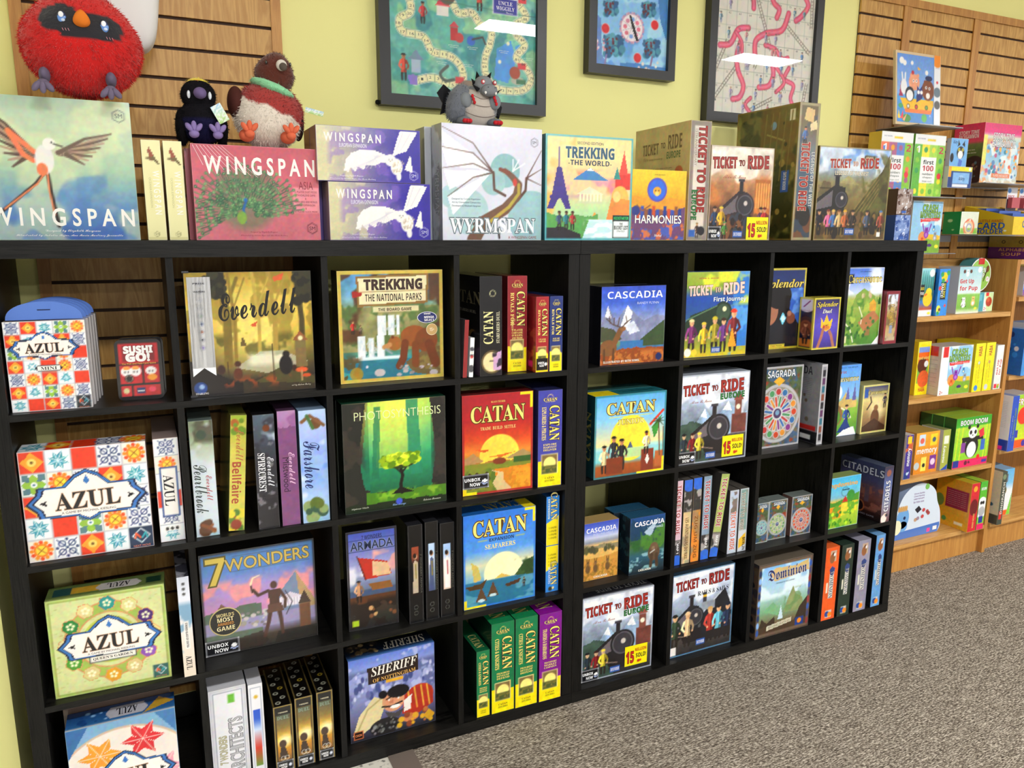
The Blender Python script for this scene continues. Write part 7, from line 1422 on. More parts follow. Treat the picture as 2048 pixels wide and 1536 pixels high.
def la(m, r):
    T = lambda s, x, zz, w, h, c: put_text(m, np.array((0, -.0006, 0.)), np.array((1, 0, 0.)), np.array((0, 0, 1.)), np.array((0, -1, 0.)), s, x, zz, w, h, c, 'b', '4a7a3a')
    T('ACORN', -.006, r * 1.28, r * 1.1, r * .3, 'f4f6ee'); T('SOUP', -.004, r * .95, r * .85, r * .3, 'f4f6ee')
    m.box(-.02, -.0015, r * 1.62, .02, -.0008, r * 1.98, 'd2302c'); m.add([(r * .55, -.002, r * 1.5), (r * .65, -.002, r * 1.45), (r * .34, -.002, r * .6), (r * .3, -.002, r * .62)], [(0, 1, 2, 3)], '3a2a22')
    n = 20; m.add([(r * .62 + r * .13 * math.cos(2 * math.pi * i / n), -.0022, r * 1.35 + r * .2 * math.sin(2 * math.pi * i / n)) for i in range(n)], [tuple(range(n))], '7a4a30')
    m.add([(r * .7 + r * .16 * math.cos(2 * math.pi * i / n), -.0012, r * .75 + r * .16 * math.sin(2 * math.pi * i / n)) for i in range(n)], [tuple(range(n))], 'f4f4f0')
    T('2+', r * .7, r * .75, r * .16, r * .12, 'd84a4a')
disc('game_tub', 3.715, .30, z + .0872, .075, .06, 'round green and white tub standing on a smaller teal one', la, '4c8f90')
A = Art(.13, .085, 'f2f2ee').r(0, 0, .5, 1, '4f9aa8').r(.1, .55, .4, .9, '6fb8c4').p([(.5, 1), (.7, 0), (1, 0), (1, 1)], 'cfe4b0').e(.78, .5, .25, 'a8402c').e(.75, .6, .12, 'd0643c').r(.6, .8, .75, 1, 'd2302c').t('2+', .6, .15, .14, .16, 'd84a4a')
hb(3.651, .270, z, 0, .13, .0855, .12, 'small teal and green cut-out box under the round tub', A, side='5fa0a4')
# shelf B
z = SA[1]
A = Art(.085, .235, 'f0d824').r(.08, .78, .92, .9, '7f98d0').r(.08, .6, .92, .8, 'e0702c').t('snack orient', .5, .7, .8, .06, 'f4e07c', 'b').r(.08, .22, .92, .6, '7fb04a').e(.45, .55, .14, '5a3020').e(.6, .3, .16, 'd8683a').e(.75, .58, .06, 'f2f2f2').t('HABA', .55, .1, .5, .08, 'c8302c', 'b')
hb(3.322, .275, z, 0, .082, .235, .07, 'yellow-edged box with a bear and a tiger, against the black unit', A, side='e0c820')
cl2 = Art(.09, .2148, 'c9c6c0').r(.4, .8, .85, 1, 'c04038').n(.05, 9, 3)
for i in range(7): cl2.t('pull the crate and keep monsters standing', .5, .72 - i * .09, .7, .02, '7a7670', 's')
hb(3.4065, .225, z, -2, .2021, .2148, .1, 'white and blue box of cartoon monsters standing on the middle oak shelf', a_crash(.2021, .2148), left=cl2, top='c8c8c4')
for i, (x, w, c3) in enumerate(((3.6190, .066, '4a8ad0'), (3.6900, .065, 'c9ccd0'))):
    A = Art(w, .2185, 'f0dc1c').tv('HABA', .5, .84, .2, .36, 'b0302c', 'b', rot=90).tv('my very first games', .55, .4, .44, .12, '8a8430', 's', rot=90).tv('meine ersten spiele', .3, .4, .4, .1, '8a8430', 's', rot=90).e(.4, .08, .06, c3).e(.5, .6, .03, 'f4f4e0' if i == 0 else 'e8a03c').ring(.5, .6, .03, .006, '4a8ad0')
    hb(x, .215, z, 0, w, .2185, .19, ('bright yellow spine-out box with blue star, beside the cartoon monsters box', 'bright yellow spine-out box with grey star, second of the yellow pair')[i], A, left='d8c41a', top='c9b81c', side='d8c41a')
A = Art(.055, .202, 'e6ebe6').n(.04, 9, 3).tv('Get Up', .35, .5, .34, .3, 'd8302c', 'b', rot=90).tv('for Pup', .72, .5, .36, .3, 'd8302c', 'b', rot=90).r(.1, .02, .5, .12, 'd8404c').d(4, .6, .03, .9, .14, .03, ['e09a3c', '7fb04a'], 3)
hb(3.7730, .218, z, 0, .05, .202, .15, 'white spine-out box with red vertical lettering, end of the middle oak shelf', A)
# shelf C
z = SA[2]
A = Art(.15, .19, 'e09a30').g((0, 'c8842c'), (1, 'e6a43c')).t('memory', .5, .52, .86, .15, 'fbf6ea', 'b').r(.14, .68, .4, .95, 'c9dcea').e(.27, .8, .07, 'd0685c').r(.62, .66, .92, .94, 'e8cc3c').e(.78, .8, .06, '4a5a6c').r(.3, .06, .52, .4, 'f0dc6c')
A.e(.42, .2, .05, '2c2c2c').r(.66, .08, .94, .42, '7a3a8c').e(.8, .26, .08, 'e8d0e4').e(.12, .2, .09, 'b8c4c8')
hb(3.336, .25, z, -2, .15, .19, .11, 'orange picture-matching game box with white lettering', A, top='b89a50', side='b8823c')
A = Art(.045, .2, '4a3a8c').nb('e0702c', 9, .58, 4, .8, y0=.4).tv('memory', .6, .5, .4, .5, 'f4f4f4', 'b', rot=90).d(8, .1, .03, .9, .2, .04, ['c9dcf0', '24407c'], 3).r(.2, .8, .8, .96, 'e8c83c')
hb(3.236, .222, z, 0, .045, .2, .1, 'purple spine-out memory box against the black unit', A)
ml = Art(.11, .1888, 'c9c9cc').g((0, 'b4b4bc'), (1, 'd0d0cc')).e(.4, .4, .12, '6a5a5c').r(.05, .03, .5, .14, 'e0417a').r(.1, .6, .6, .9, 'b0b4a0')
A = Art(.049, .1888, 'a4ac54').tv('memory', .4, .4, .42, .4, 'f2f4ea', 'b', rot=90).r(.2, .65, .85, .85, 'e6ead8').p([(0, 0), (1, 0), (1, .14)], '2c4ca4')
hb(3.5065, .245, z, -2, .049, .1888, .11, 'olive green spine-out memory box, between the orange box and the panda', A, left=ml, top='8a905c', side='8a905c')
def a_boom(w, h):
    A = Art(w, h, '7cc03c').g((0, 'd8306a'), (.15, 'd8306a'), (.16, '8cc83c'), (.8, 'a9d04c'), (.82, '4fa83c'), (1, '3f9a34'))
    for x in (.06, .18, .86, .94): A.l([(x, .16), (x + .03, .8)], .035, 'c9d840')
    A.e(.5, .4, .2, '1c1c20', q=1.1).e(.5, .34, .14, 'f2f2f2', q=1.15).p([(.22, .5), (.5, .52), (.78, .52), (.86, .42), (.8, .6), (.5, .6), (.2, .6)], '1c1c20').e(.5, .68, .13, 'f4f4f4', q=.85).e(.38, .8, .04, '1c1c20').e(.62, .8, .04, '1c1c20').e(.44, .69, .035, '1c1c20', q=1.2).e(.57, .69, .035, '1c1c20', q=1.2).e(.5, .63, .015, '1c1c20').p([(.66, .7), (.8, .76), (.84, .6), (.72, .56)], 'd8404c').r(.76, .3, .88, .52, '3f6ab8').r(.2, .3, .32, .5, '8a4a9a')
    A.t('BOOM BOOM', .5, .9, .76, .1, 'ffffff', 'b', '1c1c1c').r(.02, .02, .18, .16, '2c3c8c').r(.84, .04, .98, .1, '4a3a9a').d(4, .3, .08, .6, .1, .03, ['6a1c3c'], 3).e(.72, .17, .05, 'e0302c'); return A
for i in range(3):
    hb(3.5700 - .004 * i, .232 + .058 * i, z, 0, .2475, .2353, .056, ('green panda game box, front of its stack of copies', 'green-topped box directly behind the panda box', 'green-topped box nearest the bookcase back, behind the panda box')[i], a_boom(.2475, .2353) if i == 0 else None, left='2c5a2a', top='9ac03c', side='4c8a34', group='green panda game boxes')
# shelf D
z = SA[3]
r = empty(KB, (3.262, .262, z + .001), 0)
OUT = [(0, 0), (.30, 0), (.315, .03), (.305, .1), (.28, .15), (.262, .2), (.22, .235), (.16, .25), (.1, .24), (.05, .205), (.02, .15), (.0, .08)]
S = smooth(OUT[1:], 5); P = [(0, 0)] + S; n = len(P)
m = MB(); v = [(a, 0, b) for a, b in P] + [(a, .1, b) for a, b in P]
m.add(v, [tuple(range(2 * n - 1, n - 1, -1))], '9cb4d4').add(v, [(i, i + n, (i + 1) % n + n, (i + 1) % n) for i in range(n)], '8fa8cc', True).add(v, [tuple(range(n))], 'd9e6f4').build('box_body', ['gloss'], r)
m = MB(); y = -.0008
m.add([(0, y, 0), (.30, y, 0), (.31, y, .03), (.308, y, .045), (0, y, .035)], [(0, 1, 2, 3, 4)], '4a78c8')
def disk(m, x, zz, rx, rz, c, yy=-.001, n=20): m.add([(x + rx * math.cos(2 * math.pi * i / n), yy, zz + rz * math.sin(2 * math.pi * i / n)) for i in range(n)], [tuple(range(n))], c)
disk(m, .055, .1, .04, .05, '6fa8e0'); disk(m, .06, .06, .028, .025, '6fa8e0'); disk(m, .065, .1, .008, .008, '1c2c5c', -.0014); disk(m, .02, .06, .03, .035, 'f0f0c8', -.0012); disk(m, .2, .23, .014, .014, '7fc05c')
for i in range(5): disk(m, .025 + .012 * i, .145, .006, .014, 'd8a45c', -.0014)
m.add([(.13, -.001, .13), (.155, -.001, .145), (.175, -.001, .125), (.15, -.001, .11)], [(0, 1, 2, 3)], '1c1c2c')
for x, q, c in ((.19, .12, 'c84a4c'), (.185, .09, 'c84a4c'), (.14, .08, 'c9a080'), (.155, .085, 'a08a9c'), (.215, .11, 'b04a4a'), (.225, .1, 'b04a4a')): disk(m, x, q, .01, .009, c, -.0012)
for i, s in enumerate(('Unicorn Sparkles', 'Cloud Stacking', 'a sweet rescue game', 'for little ones')): put_text(m, np.array((0, -.001, 0.)), np.array((1, 0, 0.)), np.array((0, 0, 1.)), np.array((0, -1, 0.)), s, .15, .205 - i * .013, .07, .010, '8a5a9a', 's')
m.box(.265, -.0014, .012, .292, -.001, .03, 'f2f2f2'); m.box(.225, -.0014, .008, .245, -.001, .026, 'f04a9c')
m.build('cover_print', ['gloss'], r)
tag(r, 'cloud-shaped pale blue box with a blue unicorn on the lowest oak shelf', 'children\'s game')
A = Art(.059, .2334, 'c2303c').e(.5, .88, .06, 'e0a03c').e(.5, .5, .12, '6a1c24', q=1.4).tv('MONKEY ORCHARD', .6, .22, .3, .2, 'e9c06a', 'b', rot=90)
yl = Art(.17, .2334, 'd29a2c').g((0, 'd8a43c'), (1, 'c48a24')).r(.3, .4, .95, .8, '8a2a3c').e(.12, .5, .1, '6a7a3c', q=1.3).e(.3, .14, .05, '5a8a4c').r(.6, .08, .85, .14, 'e9dcc0')
for i in range(8): yl.t('everyone picks fruit together', .62, .75 - i * .04, .55, .015, 'd8b0a0', 's')
hb(3.6686, .19, z, 0, .059, .2334, .17, 'red spine-out box with an orange side on the lowest oak shelf', A, left=yl, top='b8a42c', side='c8902c')
A = Art(.0506, .2345, '7cc03c').g((0, 'd8306a'), (.12, 'd8306a'), (.13, '8cc83c'), (1, '4fa83c')).e(.5, .4, .16, 'f4f4f4').e(.5, .55, .13, 'f4f4f4').e(.35, .56, .035, '1c1c20').e(.65, .56, .035, '1c1c20').e(.5, .38, .1, '1c1c20', .3).r(.2, .14, .8, .28, '2c3c8c').t('BOOM', .5, .85, .7, .06, 'ffffff', 'b')
hb(3.7320, .19, z, 0, .0506, .2345, .17, 'green spine-out panda box beside the red spine-out box', A, top='9ac03c', side='4c8a34')
# second bookcase
def simple(x, y, z, w, h, d, label, cols, title=None, tc='ffffff', left=None, top='777777', vert=False):
    A = Art(w, h, cols[0][1]).g(*cols).n(.12, 9, int(x * 100) % 50)
    if title: (A.tv(title, .5, .5, .6, .4, tc, 'b', rot=90) if vert else A.t(title, .5, .8, .8, .14, tc, 'b', '303030'))
    return A, lambda: hb(x, y, z, 0, w, h, d, label, A, left=left, top=top, side=cols[0][1])
A = Art(.1, .19, '7a5ab0').g((0, 'e0b03c'), (.2, '5f8fd8'), (.5, 'e9dcf0'), (.8, '9a7ac8'), (1, 'd0c0e8')).nb('7a4aa8', 7, .5, 3, .8).e(.5, .5, .12, 'e0a03c')
hb(3.975, .262, SB[0], 0, .1, .13, .1, 'purple game box on the upper shelf of the second oak bookcase', A)
bl = Art(.14, .21, '2f6ab0').r(.1, .5, .3, .9, 'c8404c').d(14, .1, .05, .9, .95, .05, ['1c3a6c', 'd8d8e0', '3f8ad0'], 3)
A = Art(.06, .215, '4a90d0').r(.3, .35, .8, .78, 'f0f0f2').tv('FISH LIST', .42, .56, .36, .2, 'c8404c', 'b', rot=90).tv('FISHING', .66, .56, .36, .2, '2c3c7c', 'b', rot=90).r(.5, .02, .9, .2, 'e9e9ec')
hb(3.935, .20, SB[1], 0, .055, .215, .14, 'blue spine-out fishing game box in the second oak bookcase', A, left=bl, top='3f8ad0', side='2f6ab0')
A = Art(.16, .235, '3f8ac0').g((0, '8cc04c'), (.25, '5fa0c8'), (1, '2f70b8')).e(.4, .5, .3, 'ecd02c', q=1.1).e(.3, .6, .06, 'f4f4f4').e(.3, .6, .025, '141414').e(.55, .6, .06, 'f4f4f4').e(.55, .6, .025, '141414').ring(.42, .4, .1, .03, 'c87a1c').t('SPLASH', .5, .9, .8, .1, 'f4e04c', 'b', '1c3a6c')
hb(4.02, .26, SB[1], 0, .16, .235, .08, 'blue box with a round yellow character in the second oak bookcase', A, top='4a9ad8')
bl = Art(.14, .2625, 'e2e2e4').r(0, 0, 1, .2, '2c4ca8').r(.2, .05, .7, .15, 'e6e6e6').r(.55, .01, .85, .08, 'f04a9c').e(.4, .3, .08, '8a7a6c').e(.3, .36, .05, '8a7a6c')
for i in range(16): bl.t('read the story and play along with friends', .5, .88 - i * .03, .76, .011, '8a8a8e', 's')
A = Art(.0477, .2625, '2f55b4').tv('THE ENORMOUS TURNIP', .65, .48, .6, .24, '7fa04c', 'b', rot=90).tv('cooperative game', .3, .45, .4, .12, 'c9d4ec', 's', rot=90)
hb(3.8900, .19, SB[2], 0, .047, .2625, .17, 'royal blue spine-out box with a white printed side', A, left=bl, top='8aa4d4', side='2f55b4')
A = Art(.13, .26, 'd8d83c').g((0, 'e0602c'), (.15, 'e0602c'), (.16, 'c9d83c'), (1, '9cc83c')).r(.05, .2, .3, .34, '3f3f9c').e(.5, .6, .16, 'e0402c').t('FRUIT', .5, .86, .8, .12, 'f8f8f8', 'b', 'c8302c').e(.7, .08, .06, '4a3a9a')
hb(3.9500, .21, SB[2], 0, .13, .26, .1, 'yellow-green fruit game box beside the royal blue spine', A)
bl = Art(.15, .2616, 'c9bfa8').r(0, 0, 1, .18, '4a4a44').r(.15, .04, .7, .15, 'd8d8d8').e(.5, .5, .12, '6a4030').e(.62, .62, .07, '6a4030').d(8, .3, .35, .8, .75, .03, ['7a4a34', '3a5a6c'], 4)
A = Art(.0349, .2616, '4a5048').tv('DINORANCH', .55, .5, .6, .46, 'd8d4c8', 'b', rot=90).r(.2, .1, .8, .26, 'c83a34').e(.5, .9, .05, '7a8a6c')
hb(3.8850, .19, SB[3], 0, .0349, .2616, .17, 'dark grey-green spine-out box with vertical white title on the lowest shelf', A, left=bl, top='5a6058', side='3c423c')
for i in range(2):
    A = Art(.15, .235, 'e9e9ec').g((0, 'e0602c'), (.1, 'e0602c'), (.12, 'eceff2'), (.55, 'eceff2'), (.7, '8cc4e4'), (1, '6fb0dc'))
    toy(A, .2, .36, .05, '1c1c20'); toy(A, .42, .3, .05, '1c1c20'); A.e(.55, .55, .09, '7a6a3c', q=1.1).e(.2, .2, .08, '4a4a2c').r(.5, .72, .7, .9, '6a6a70').l([(.35, .25), (.36, .12)], .03, 'c83a34').p([(.8, 0), (1, 0), (1, .5)], '7fc04c')
    hb(3.945 + .012 * i, .262 + .075 * i * .9, SB[3], 0, .15, .235, .065, ('pale blue box with penguins on the lowest shelf of the second bookcase', 'pale blue box behind the penguin box')[i], A if i == 0 else None, top='8ab8dc', side='6fa8d4')

# ------------------------------------------------------------------ things on the slatwall
def slat_shelf(x0, x1, z, d, label):
    r = empty('display_shelf', (x0, WALL - .0135, z))
    MB().box(0, -d, -.003, x1 - x0, 0, 0).build('shelf_plate', ['metal'], r)
    MB().box(0, -.0025, -.0315 if x1 - x0 > .6 else -.008, x1 - x0, 0, -.0035).build('back_lip', ['metal'], r)
    return tag(r, label, 'display shelf')
slat_shelf(3.10, 3.36, 1.914, .20, 'thin grey metal shelf holding the wooden animal puzzle')
slat_shelf(2.97, 3.44, 1.641, .19, 'thin grey metal shelf under the number card packs')
slat_shelf(3.18, 3.455, 1.413, .16, 'short grey metal shelf under the smaller cartoon monsters pack')
slat_shelf(3.44, 4.1, 1.490, .26, 'long grey metal shelf under the yellow card holder tray')
slat_shelf(3.54, 4.0, 1.706, .20, 'grey metal shelf under the pink story game box')
# wooden puzzle
r = empty('wooden_puzzle', (3.035, .262, 1.916))
w, h = .262, .28
A = Art(w - .05, h - .02, '6fa0dc', .003).g((0, '3f86c8'), (.38, '5aa0d8'), (.42, '8cb0e0'), (1, '6f98d8'))
A.e(.12, .9, .05, 'f4f6fa').e(.2, .87, .04, 'f4f6fa').e(.4, .88, .03, 'f4f6fa').e(.8, .76, .035, 'f4f6fa').p([(.55, .84), (.64, .8), (.56, .78)], 'e8b44c')
A.p([(.08, .35), (1, .35), (1, .28), (.92, .16), (.22, .16)], 'e8b82c').p([(.2, .2), (.95, .2), (.92, .14), (.22, .14)], 'e0803c').p([(.05, .38), (.1, .6), (.16, .38)], 'a03a5c')
A.e(.18, .52, .07, 'e9eaf0', q=1.6).l([(.15, .6), (.13, .72)], .03, 'e9eaf0').l([(.21, .6), (.22, .72)], .03, 'e9eaf0').e(.46, .6, .12, 'e0a084').e(.38, .7, .03, 'e0a084').e(.56, .7, .03, 'e0a084').e(.42, .74, .03, 'b0303c').e(.84, .5, .14, '7a4630', q=1.1).e(.76, .62, .03, '7a4630').e(.84, .42, .045, 'f0e8e0').e(.86, .68, .08, '24305c', q=.5).e(.34, .42, .1, '1c2030', q=1.1).e(.34, .4, .075, 'f2f2f4', q=1.1).p([(.52, .3), (.54, .55), (.6, .5), (.68, .56), (.7, .38)], '2c2c6c').e(.58, .46, .03, 'f6f6f6').e(.66, .46, .03, 'f6f6f6')
for x in (.3, .52, .8): A.e(x, .24, .035, '3a3028').e(x, .24, .025, ['e8e4dc', 'c84a4c', '6aa04c'][int(x * 3) % 3])
for x, y in ((.44, .62), (.52, .62), (.79, .54), (.88, .53)): A.e(x, y, .022, 'f6f6f6').e(x, y, .01, '1c1c1c')
A.e(.1, .24, .05, '4a9a6c', q=.7).e(.25, .06, .1, '4a8a3c', q=.6).p([(.02, .05), (.04, .18), (.1, .05)], 'e8c83c').p([(.08, .05), (.16, .17), (.16, .05)], 'd8404c').p([(.14, .03), (.26, .12), (.2, .02)], 'e8a07c').e(.74, .08, .06, '5aa84c').e(.9, .12, .012, 'f4f4f4')
MB().box(0, .0004, 0, w, .012, h, 'd9c19a').build('wooden_tray', ['print'], r)
m = MB(); A.w, A.h = w - .05, h - .02; A.place(m, (.008, -.0001, .01), (1, 0, 0), (0, 0, 1), (0, -1, 0)); m.build('puzzle_pieces', ['gloss'], r)
A = Art(.036, h + .015, 'e6e8ee', .003).e(.5, .93, .1, 'e8903c').e(.5, .48, .07, '6a7a88').e(.5, .62, .02, 'c83a4c').e(.5, .3, .06, '5a5a5c').t('wooden puzzle', .5, .82, .7, .015, '7a7a80', 's')
m = MB(); A.w, A.h = .036, h - .005; A.place(m, (w - .042, -.0022, .004), (1, 0, 0), (0, 0, 1), (0, -1, 0)); m.box(w - .042, -.002, .004, w - .006, .0002, h - .001, 'e6e8ee'); m.build('card_sleeve', ['gloss'], r)['label'] = 'white printed card sleeve'
r.rotation_euler = (math.radians(-6), 0, 0)
tag(r, 'wooden tray puzzle of cartoon animals in a yellow boat', 'puzzle')
def a_100(w, h, pal):
    A = Art(w, h, '8cc04c').r(0, .84, 1, 1, 'eef0f2')
    n = 0
    for j in range(5):
        for i in range(4): A.r(i / 4, j * .168, (i + 1) / 4, (j + 1) * .168, pal[(i * 3 + j * 5) % len(pal)]); A.e((i + .5) / 4, (j + .5) * .168, .045, pal[(i + j * 2 + 3) % len(pal)])
    A.r(.24, .22, .74, .64, 'f4f6f4').t('first', .49, .56, .34, .07, '2c3a34', 'b').t('100', .49, .46, .36, .09, 'c83a4c', 'b').t('numbers', .49, .37, .34, .04, '5a6a5c', 's').t('shapes', .49, .31, .3, .04, '5a6a5c', 's').t('bingo card', .49, .25, .3, .03, '7a8a7c', 's')
    return A.t('1', .12, .76, .1, .11, 'f4f4f4', 'b').t('2', .87, .76, .14, .11, 'c83a4c', 'b').e(.87, .34, .05, 'd8404c').r(.4, .9, .66, .93, 'e0c02c').t('EARLY READERS', .2, .93, .25, .02, '6a7a9c', 's')
fl = Art(.06, .243, '6aa03c').r(.2, .0, .9, .82, 'e9ece4').tv('first 100', .6, .4, .5, .4, 'c83a4c', 'b', rot=-90).d(6, .3, .1, .8, .75, .06, ['3a3a5c', 'd8a03c', '5a9a4c'], 3)
hb(3.1570, .262, 1.642, 0, .185, .243, .06, 'green and white number and shape card pack beside the tall dark game boxes', a_100(.185, .243, ['6ab04c', 'a9d05c', '4a9a5c', 'e6dc4c', '8cc04c']), left=fl, name='flash_card_pack', cat='card pack')
hb(2.9650, .262, 1.642, 0, .182, .243, .06, 'orange and white card pack half hidden behind the western game box', a_100(.182, .243, ['e07a5c', '6a8ac8', 'e0a03c', 'a96a8c', '8cc04c']), left='d8b02c', name='flash_card_pack', cat='card pack')
hb(3.182, .262, 1.4135, 0, .185, .211, .05, 'smaller cartoon monsters box on the slatwall below the number packs', a_crash(.19, .211, False))
# kitty packs
A = Art(.115, .115, '7fb4e4').e(.6, .5, .22, '24242c', q=1).e(.6, .42, .15, 'f0f2f6').e(.5, .6, .06, 'e6d84c').e(.72, .6, .06, 'e6d84c').e(.5, .6, .025, '141414').e(.72, .6, .025, '141414').p([(.4, .7), (.42, .95), (.55, .78)], '24242c').p([(.66, .78), (.8, .95), (.82, .7)], '24242c').e(.12, .3, .1, '141418', q=1.6).t('Kitty', .24, .85, .26, .14, '2c4a8c', 'i').p([(.5, 0), (.55, .28), (.75, .2), (.7, 0)], '5a7ac8')
o = hb(3.385, .27, 1.770, 0, .108, .112, .02, 'light blue pack with a black and white cartoon kitten', A, name='toy_pack', cat='toy pack')
MB().box(.045, .02, .06, .05, .135, .066, '9a9a9e').build('peg_hook', ['metal'], o)
A = Art(.14, .095, '24407c').r(0, .78, 1, 1, 'e8dc3c').r(.0, .5, .12, 1, 'e0a83c').e(.52, .48, .3, '7fb4e4', q=.7).r(.2, .2, .9, .72, '8cb8e4').e(.55, .45, .15, 'a4c8ec').t('kitty', .58, .42, .26, .2, '2c4a8c', 'i').r(.2, .04, .85, .18, 'e6e9f0').e(.9, .9, .08, 'f4f4f4')
o = hb(3.345, .24, 1.680, 0, .15, .086, .022, 'small blue window box with yellow top reading kitty', A, name='toy_pack', cat='toy pack')
MB().box(.07, .022, .05, .075, .165, .056, '9a9a9e').build('peg_hook', ['metal'], o)
# backgammon
A = Art(.25, .247, '9cc4dc').g((0, 'e0c8a0'), (.1, 'c9dce4'), (.6, '8cc0dc'), (.78, 'd8dccc'), (.85, 'd83a80'), (1, 'd0346c')).nb('e9a06c', 9, .58, 4, .8, y1=.75).nb('f0f4f4', 7, .52, 9, .8, y1=.7).d(46, .05, .05, .95, .7, .03, ['d86a4c', '6a90b8', 'e8b05c', 'b86a8c', '4a8aa0'], 5).t('STORY TIME', .53, .8, .56, .09, 'f4ecf0', 'b', '7a2a4c').t('BACKGAMMON', .55, .67, .6, .12, 'f4f4f6', 'b', '3a3a44').r(.0, .3, .1, .8, 'e6e07c').r(.3, .1, .8, .17, 'e0906c').t('PLAYERS AND SAILORS', .55, .135, .4, .04, 'f8f0e8', 's')
bl = Art(.15, .247, '6a6a3c').g((0, 'a08a6c'), (.4, '4a5a34'), (.65, '6a7a4c'), (.7, 'd0506c'), (1, 'c83a64')).e(.75, .22, .24, '3c2c2c').d(9, .6, .1, .95, .36, .03, ['7a5a4c', '5a6a70'], 3).t('STORY TIME', .5, .86, .66, .06, 'f0dce0', 'b').t('BACKGAMMON', .5, .79, .66, .07, 'f0dce0', 'b').t('make your own', .55, .56, .4, .03, 'e6e0d0', 's').t('board game stories', .55, .51, .5, .03, 'e6e0d0', 's')
hb(3.567, .255, 1.7065, 0, .25, .247, .135, 'large pink and blue pirate story game box on the slatwall', A, left=bl, top='c8407c', side='c8a06c')
# card holder tray: an open carton with sloping sides
def tray(x, y, z, w, d, hb_, hf, side_art, front_art, label, col, inner):
    r = empty('display_tray', (x, y, z)); t = .003
    m = MB()
    for a in (0, w - t):
        v = [(a, 0, 0), (a + t, 0, 0), (a + t, d, 0), (a, d, 0), (a, 0, hf), (a + t, 0, hf), (a + t, d, hb_), (a, d, hb_)]
        m.add(v, [(0, 1, 5, 4), (1, 2, 6, 5), (2, 3, 7, 6), (3, 0, 4, 7), (0, 3, 2, 1), (4, 5, 6, 7)], col)
    m.box(t, 0, 0, w - t, t, hf, col).box(t, d - t, 0, w - t, d, hb_, col).box(t, t, 0, w - t, d - t, t, col).build('tray', ['gloss'], r)
    m = MB(); k = side_art; ny, nx = k.X.shape
    k.w, k.h = d, hb_; Hh = hf + (hb_ - hf) * (1 - k.X)
    P = np.stack([np.full(k.X.shape, -.0006), d - k.X * d, k.Y * Hh], -1).reshape(-1, 3)
    idx = np.arange(nx * ny).reshape(ny, nx); f = np.stack([idx[:-1, :-1], idx[:-1, 1:], idx[1:, 1:], idx[1:, :-1]], -1).reshape(-1, 4)
    m.add(P, f, lin(np.clip(k.c, 0, 1).reshape(-1, 3)))
    for (s, cx, cz, ww, hh, c) in inner: put_text(m, np.array((-.0008, d, 0.)), np.array((0, -1, 0.)), np.array((0, 0, 1.)), np.array((-1., 0, 0)), s, cx * d, cz * hb_, ww * d, hh * hb_, c, 'b')
    front_art.place(m, (0, -.0006, 0), (1, 0, 0), (0, 0, 1), (0, -1, 0)); m.build('tray_print', ['gloss'], r)
    return tag(r, label, 'display tray')
tray(3.69, .165, 1.4915, .25, .225, .125, .075, Art(.225, .13, 'dcb61e').e(.86, .2, .05, 'f0ecd8'), Art(.25, .075, 'e0c030').t('CARD', .4, .6, .3, .4, '2450a8', 'b'), 'yellow cardboard tray of card holders with blue lettering', 'd8b41c',
     [('LITTLE HANDS', .58, .47, .46, .09, 'b8502c'), ('CARD', .57, .30, .56, .22, '2450a8'), ('HOLDER', .55, .11, .56, .16, '2450a8')])
for i in range(3):
    A = Art(.12, .012, '3f62b8')
    hb(3.72, .19 + .06 * i, 1.4955, 0, .15, .085 + .012 * i, .05, ('blue and white card holder pack in the front of the yellow tray', 'blue and white card holder pack in the middle of the yellow tray', 'blue and white card holder pack at the back of the yellow tray')[i], None, top='e6e9f2' if i != 1 else '3f62b8', side='3f62b8', name='card_holder_pack', cat='card holder', group='card holder packs in the yellow tray')
A = Art(.116, .094, 'dfe6d0').g((0, '7fb84c'), (.25, '9cc46a'), (.3, 'e6e8d8'), (1, 'dfe4d4')).ring(.5, .3, .34, .1, 'e08a6c').ring(.5, .3, .24, .07, 'e8c49c').ring(.5, .3, .16, .06, 'a8a4c0').d(6, .1, .3, .9, .9, .05, ['f4f4ec'], 3).border(.03, 'f0f0e4')
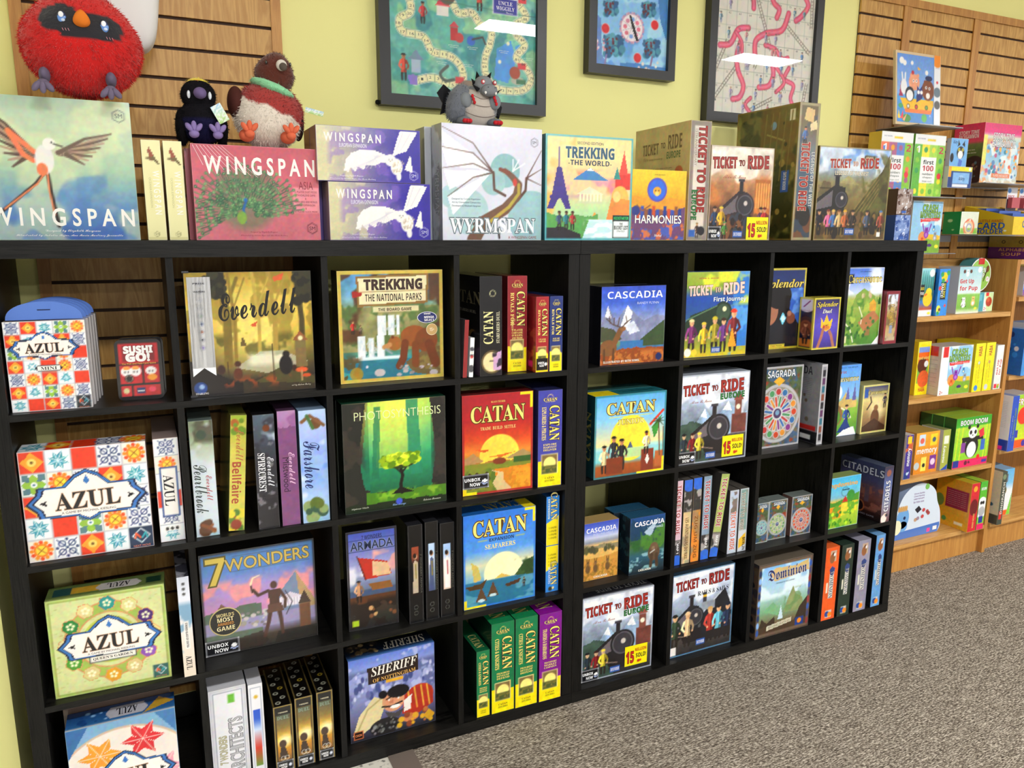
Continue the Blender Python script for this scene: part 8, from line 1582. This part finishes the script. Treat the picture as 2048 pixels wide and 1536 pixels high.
gl = Art(.08, .094, '2f8a50').e(.4, .6, .12, 'b8d8a0', q=.6).e(.6, .2, .06, 'b8d8a0', q=.5)
hb(3.487, .262, 1.4915, 0, .116, .095, .08, 'small green box with a rainbow arch beside the yellow tray', A, left=gl, top='c9ccc0', side='2f8a50')
# hanging dice packs
for i in range(2):
    x = 3.80 + i * .085
    r = empty('blister_pack', (x, .275, 1.597))
    A = Art(.07, .12, 'e4e6ec').r(0, .0, 1, .5, '3a2c34' if i == 0 else '5a3a4c').e(.5, .22, .14, '9a3a3c' if i == 0 else 'b8405c').e(.2, .85, .1, '4a8ad0').t('DICE', .4, .6, .6, .12, 'c83a4c', 'b').r(.0, .64, 1, .7, 'f4f4f6')
    A.h = .1; m = MB(); m.box(0, .0006, 0, .07, .0015, .1, 'e4e6ec'); A.place(m, (0, 0, 0), (1, 0, 0), (0, 0, 1), (0, -1, 0)); m.build('backing_card', ['gloss'], r)
    MB().box(.008, -.02, .01, .062, -.0005, .055, 'c0545c').build('blister', ['gloss'], r)
    MB().box(.033, .002, .09, .037, .1315, .094, '9a9a9e').build('peg_hook', ['metal'], r)
    tag(r, ('hanging card pack with dark dice bubble above the yellow tray', 'hanging card pack with pink dice bubble, next to the dark one')[i], 'dice pack')
# boxes on top of the bookcases
al = Art(.2, .125, '8a7434').g((0, '5a2468'), (.5, '5a2468'), (.52, '96803a'), (1, 'a89048')).t('ALPHABET', .6, .4, .7, .13, 'c98a5c', 'b').t('SOUP', .55, .2, .45, .14, 'c98a5c', 'b').ring(.35, .75, .06, .03, '3a3020').ring(.75, .75, .06, .03, '3a3020')
A = Art(.16, .125, '8a5a9a').g((0, '7a3a90'), (.5, '7a3a90'), (.52, 'a08a4c'), (1, 'b09a50')).t('ALPHABET', .4, .4, .66, .12, 'd8a08c', 'b').t('SOUP', .4, .2, .4, .13, 'd8a08c', 'b').ring(.2, .75, .06, .03, '3a3020')
hb(3.895, .2, 1.3835, 0, .16, .1, .195, 'purple and mustard spelling game box lying on the second oak bookcase', A, left=al, top='a8924c', side='5a2468')
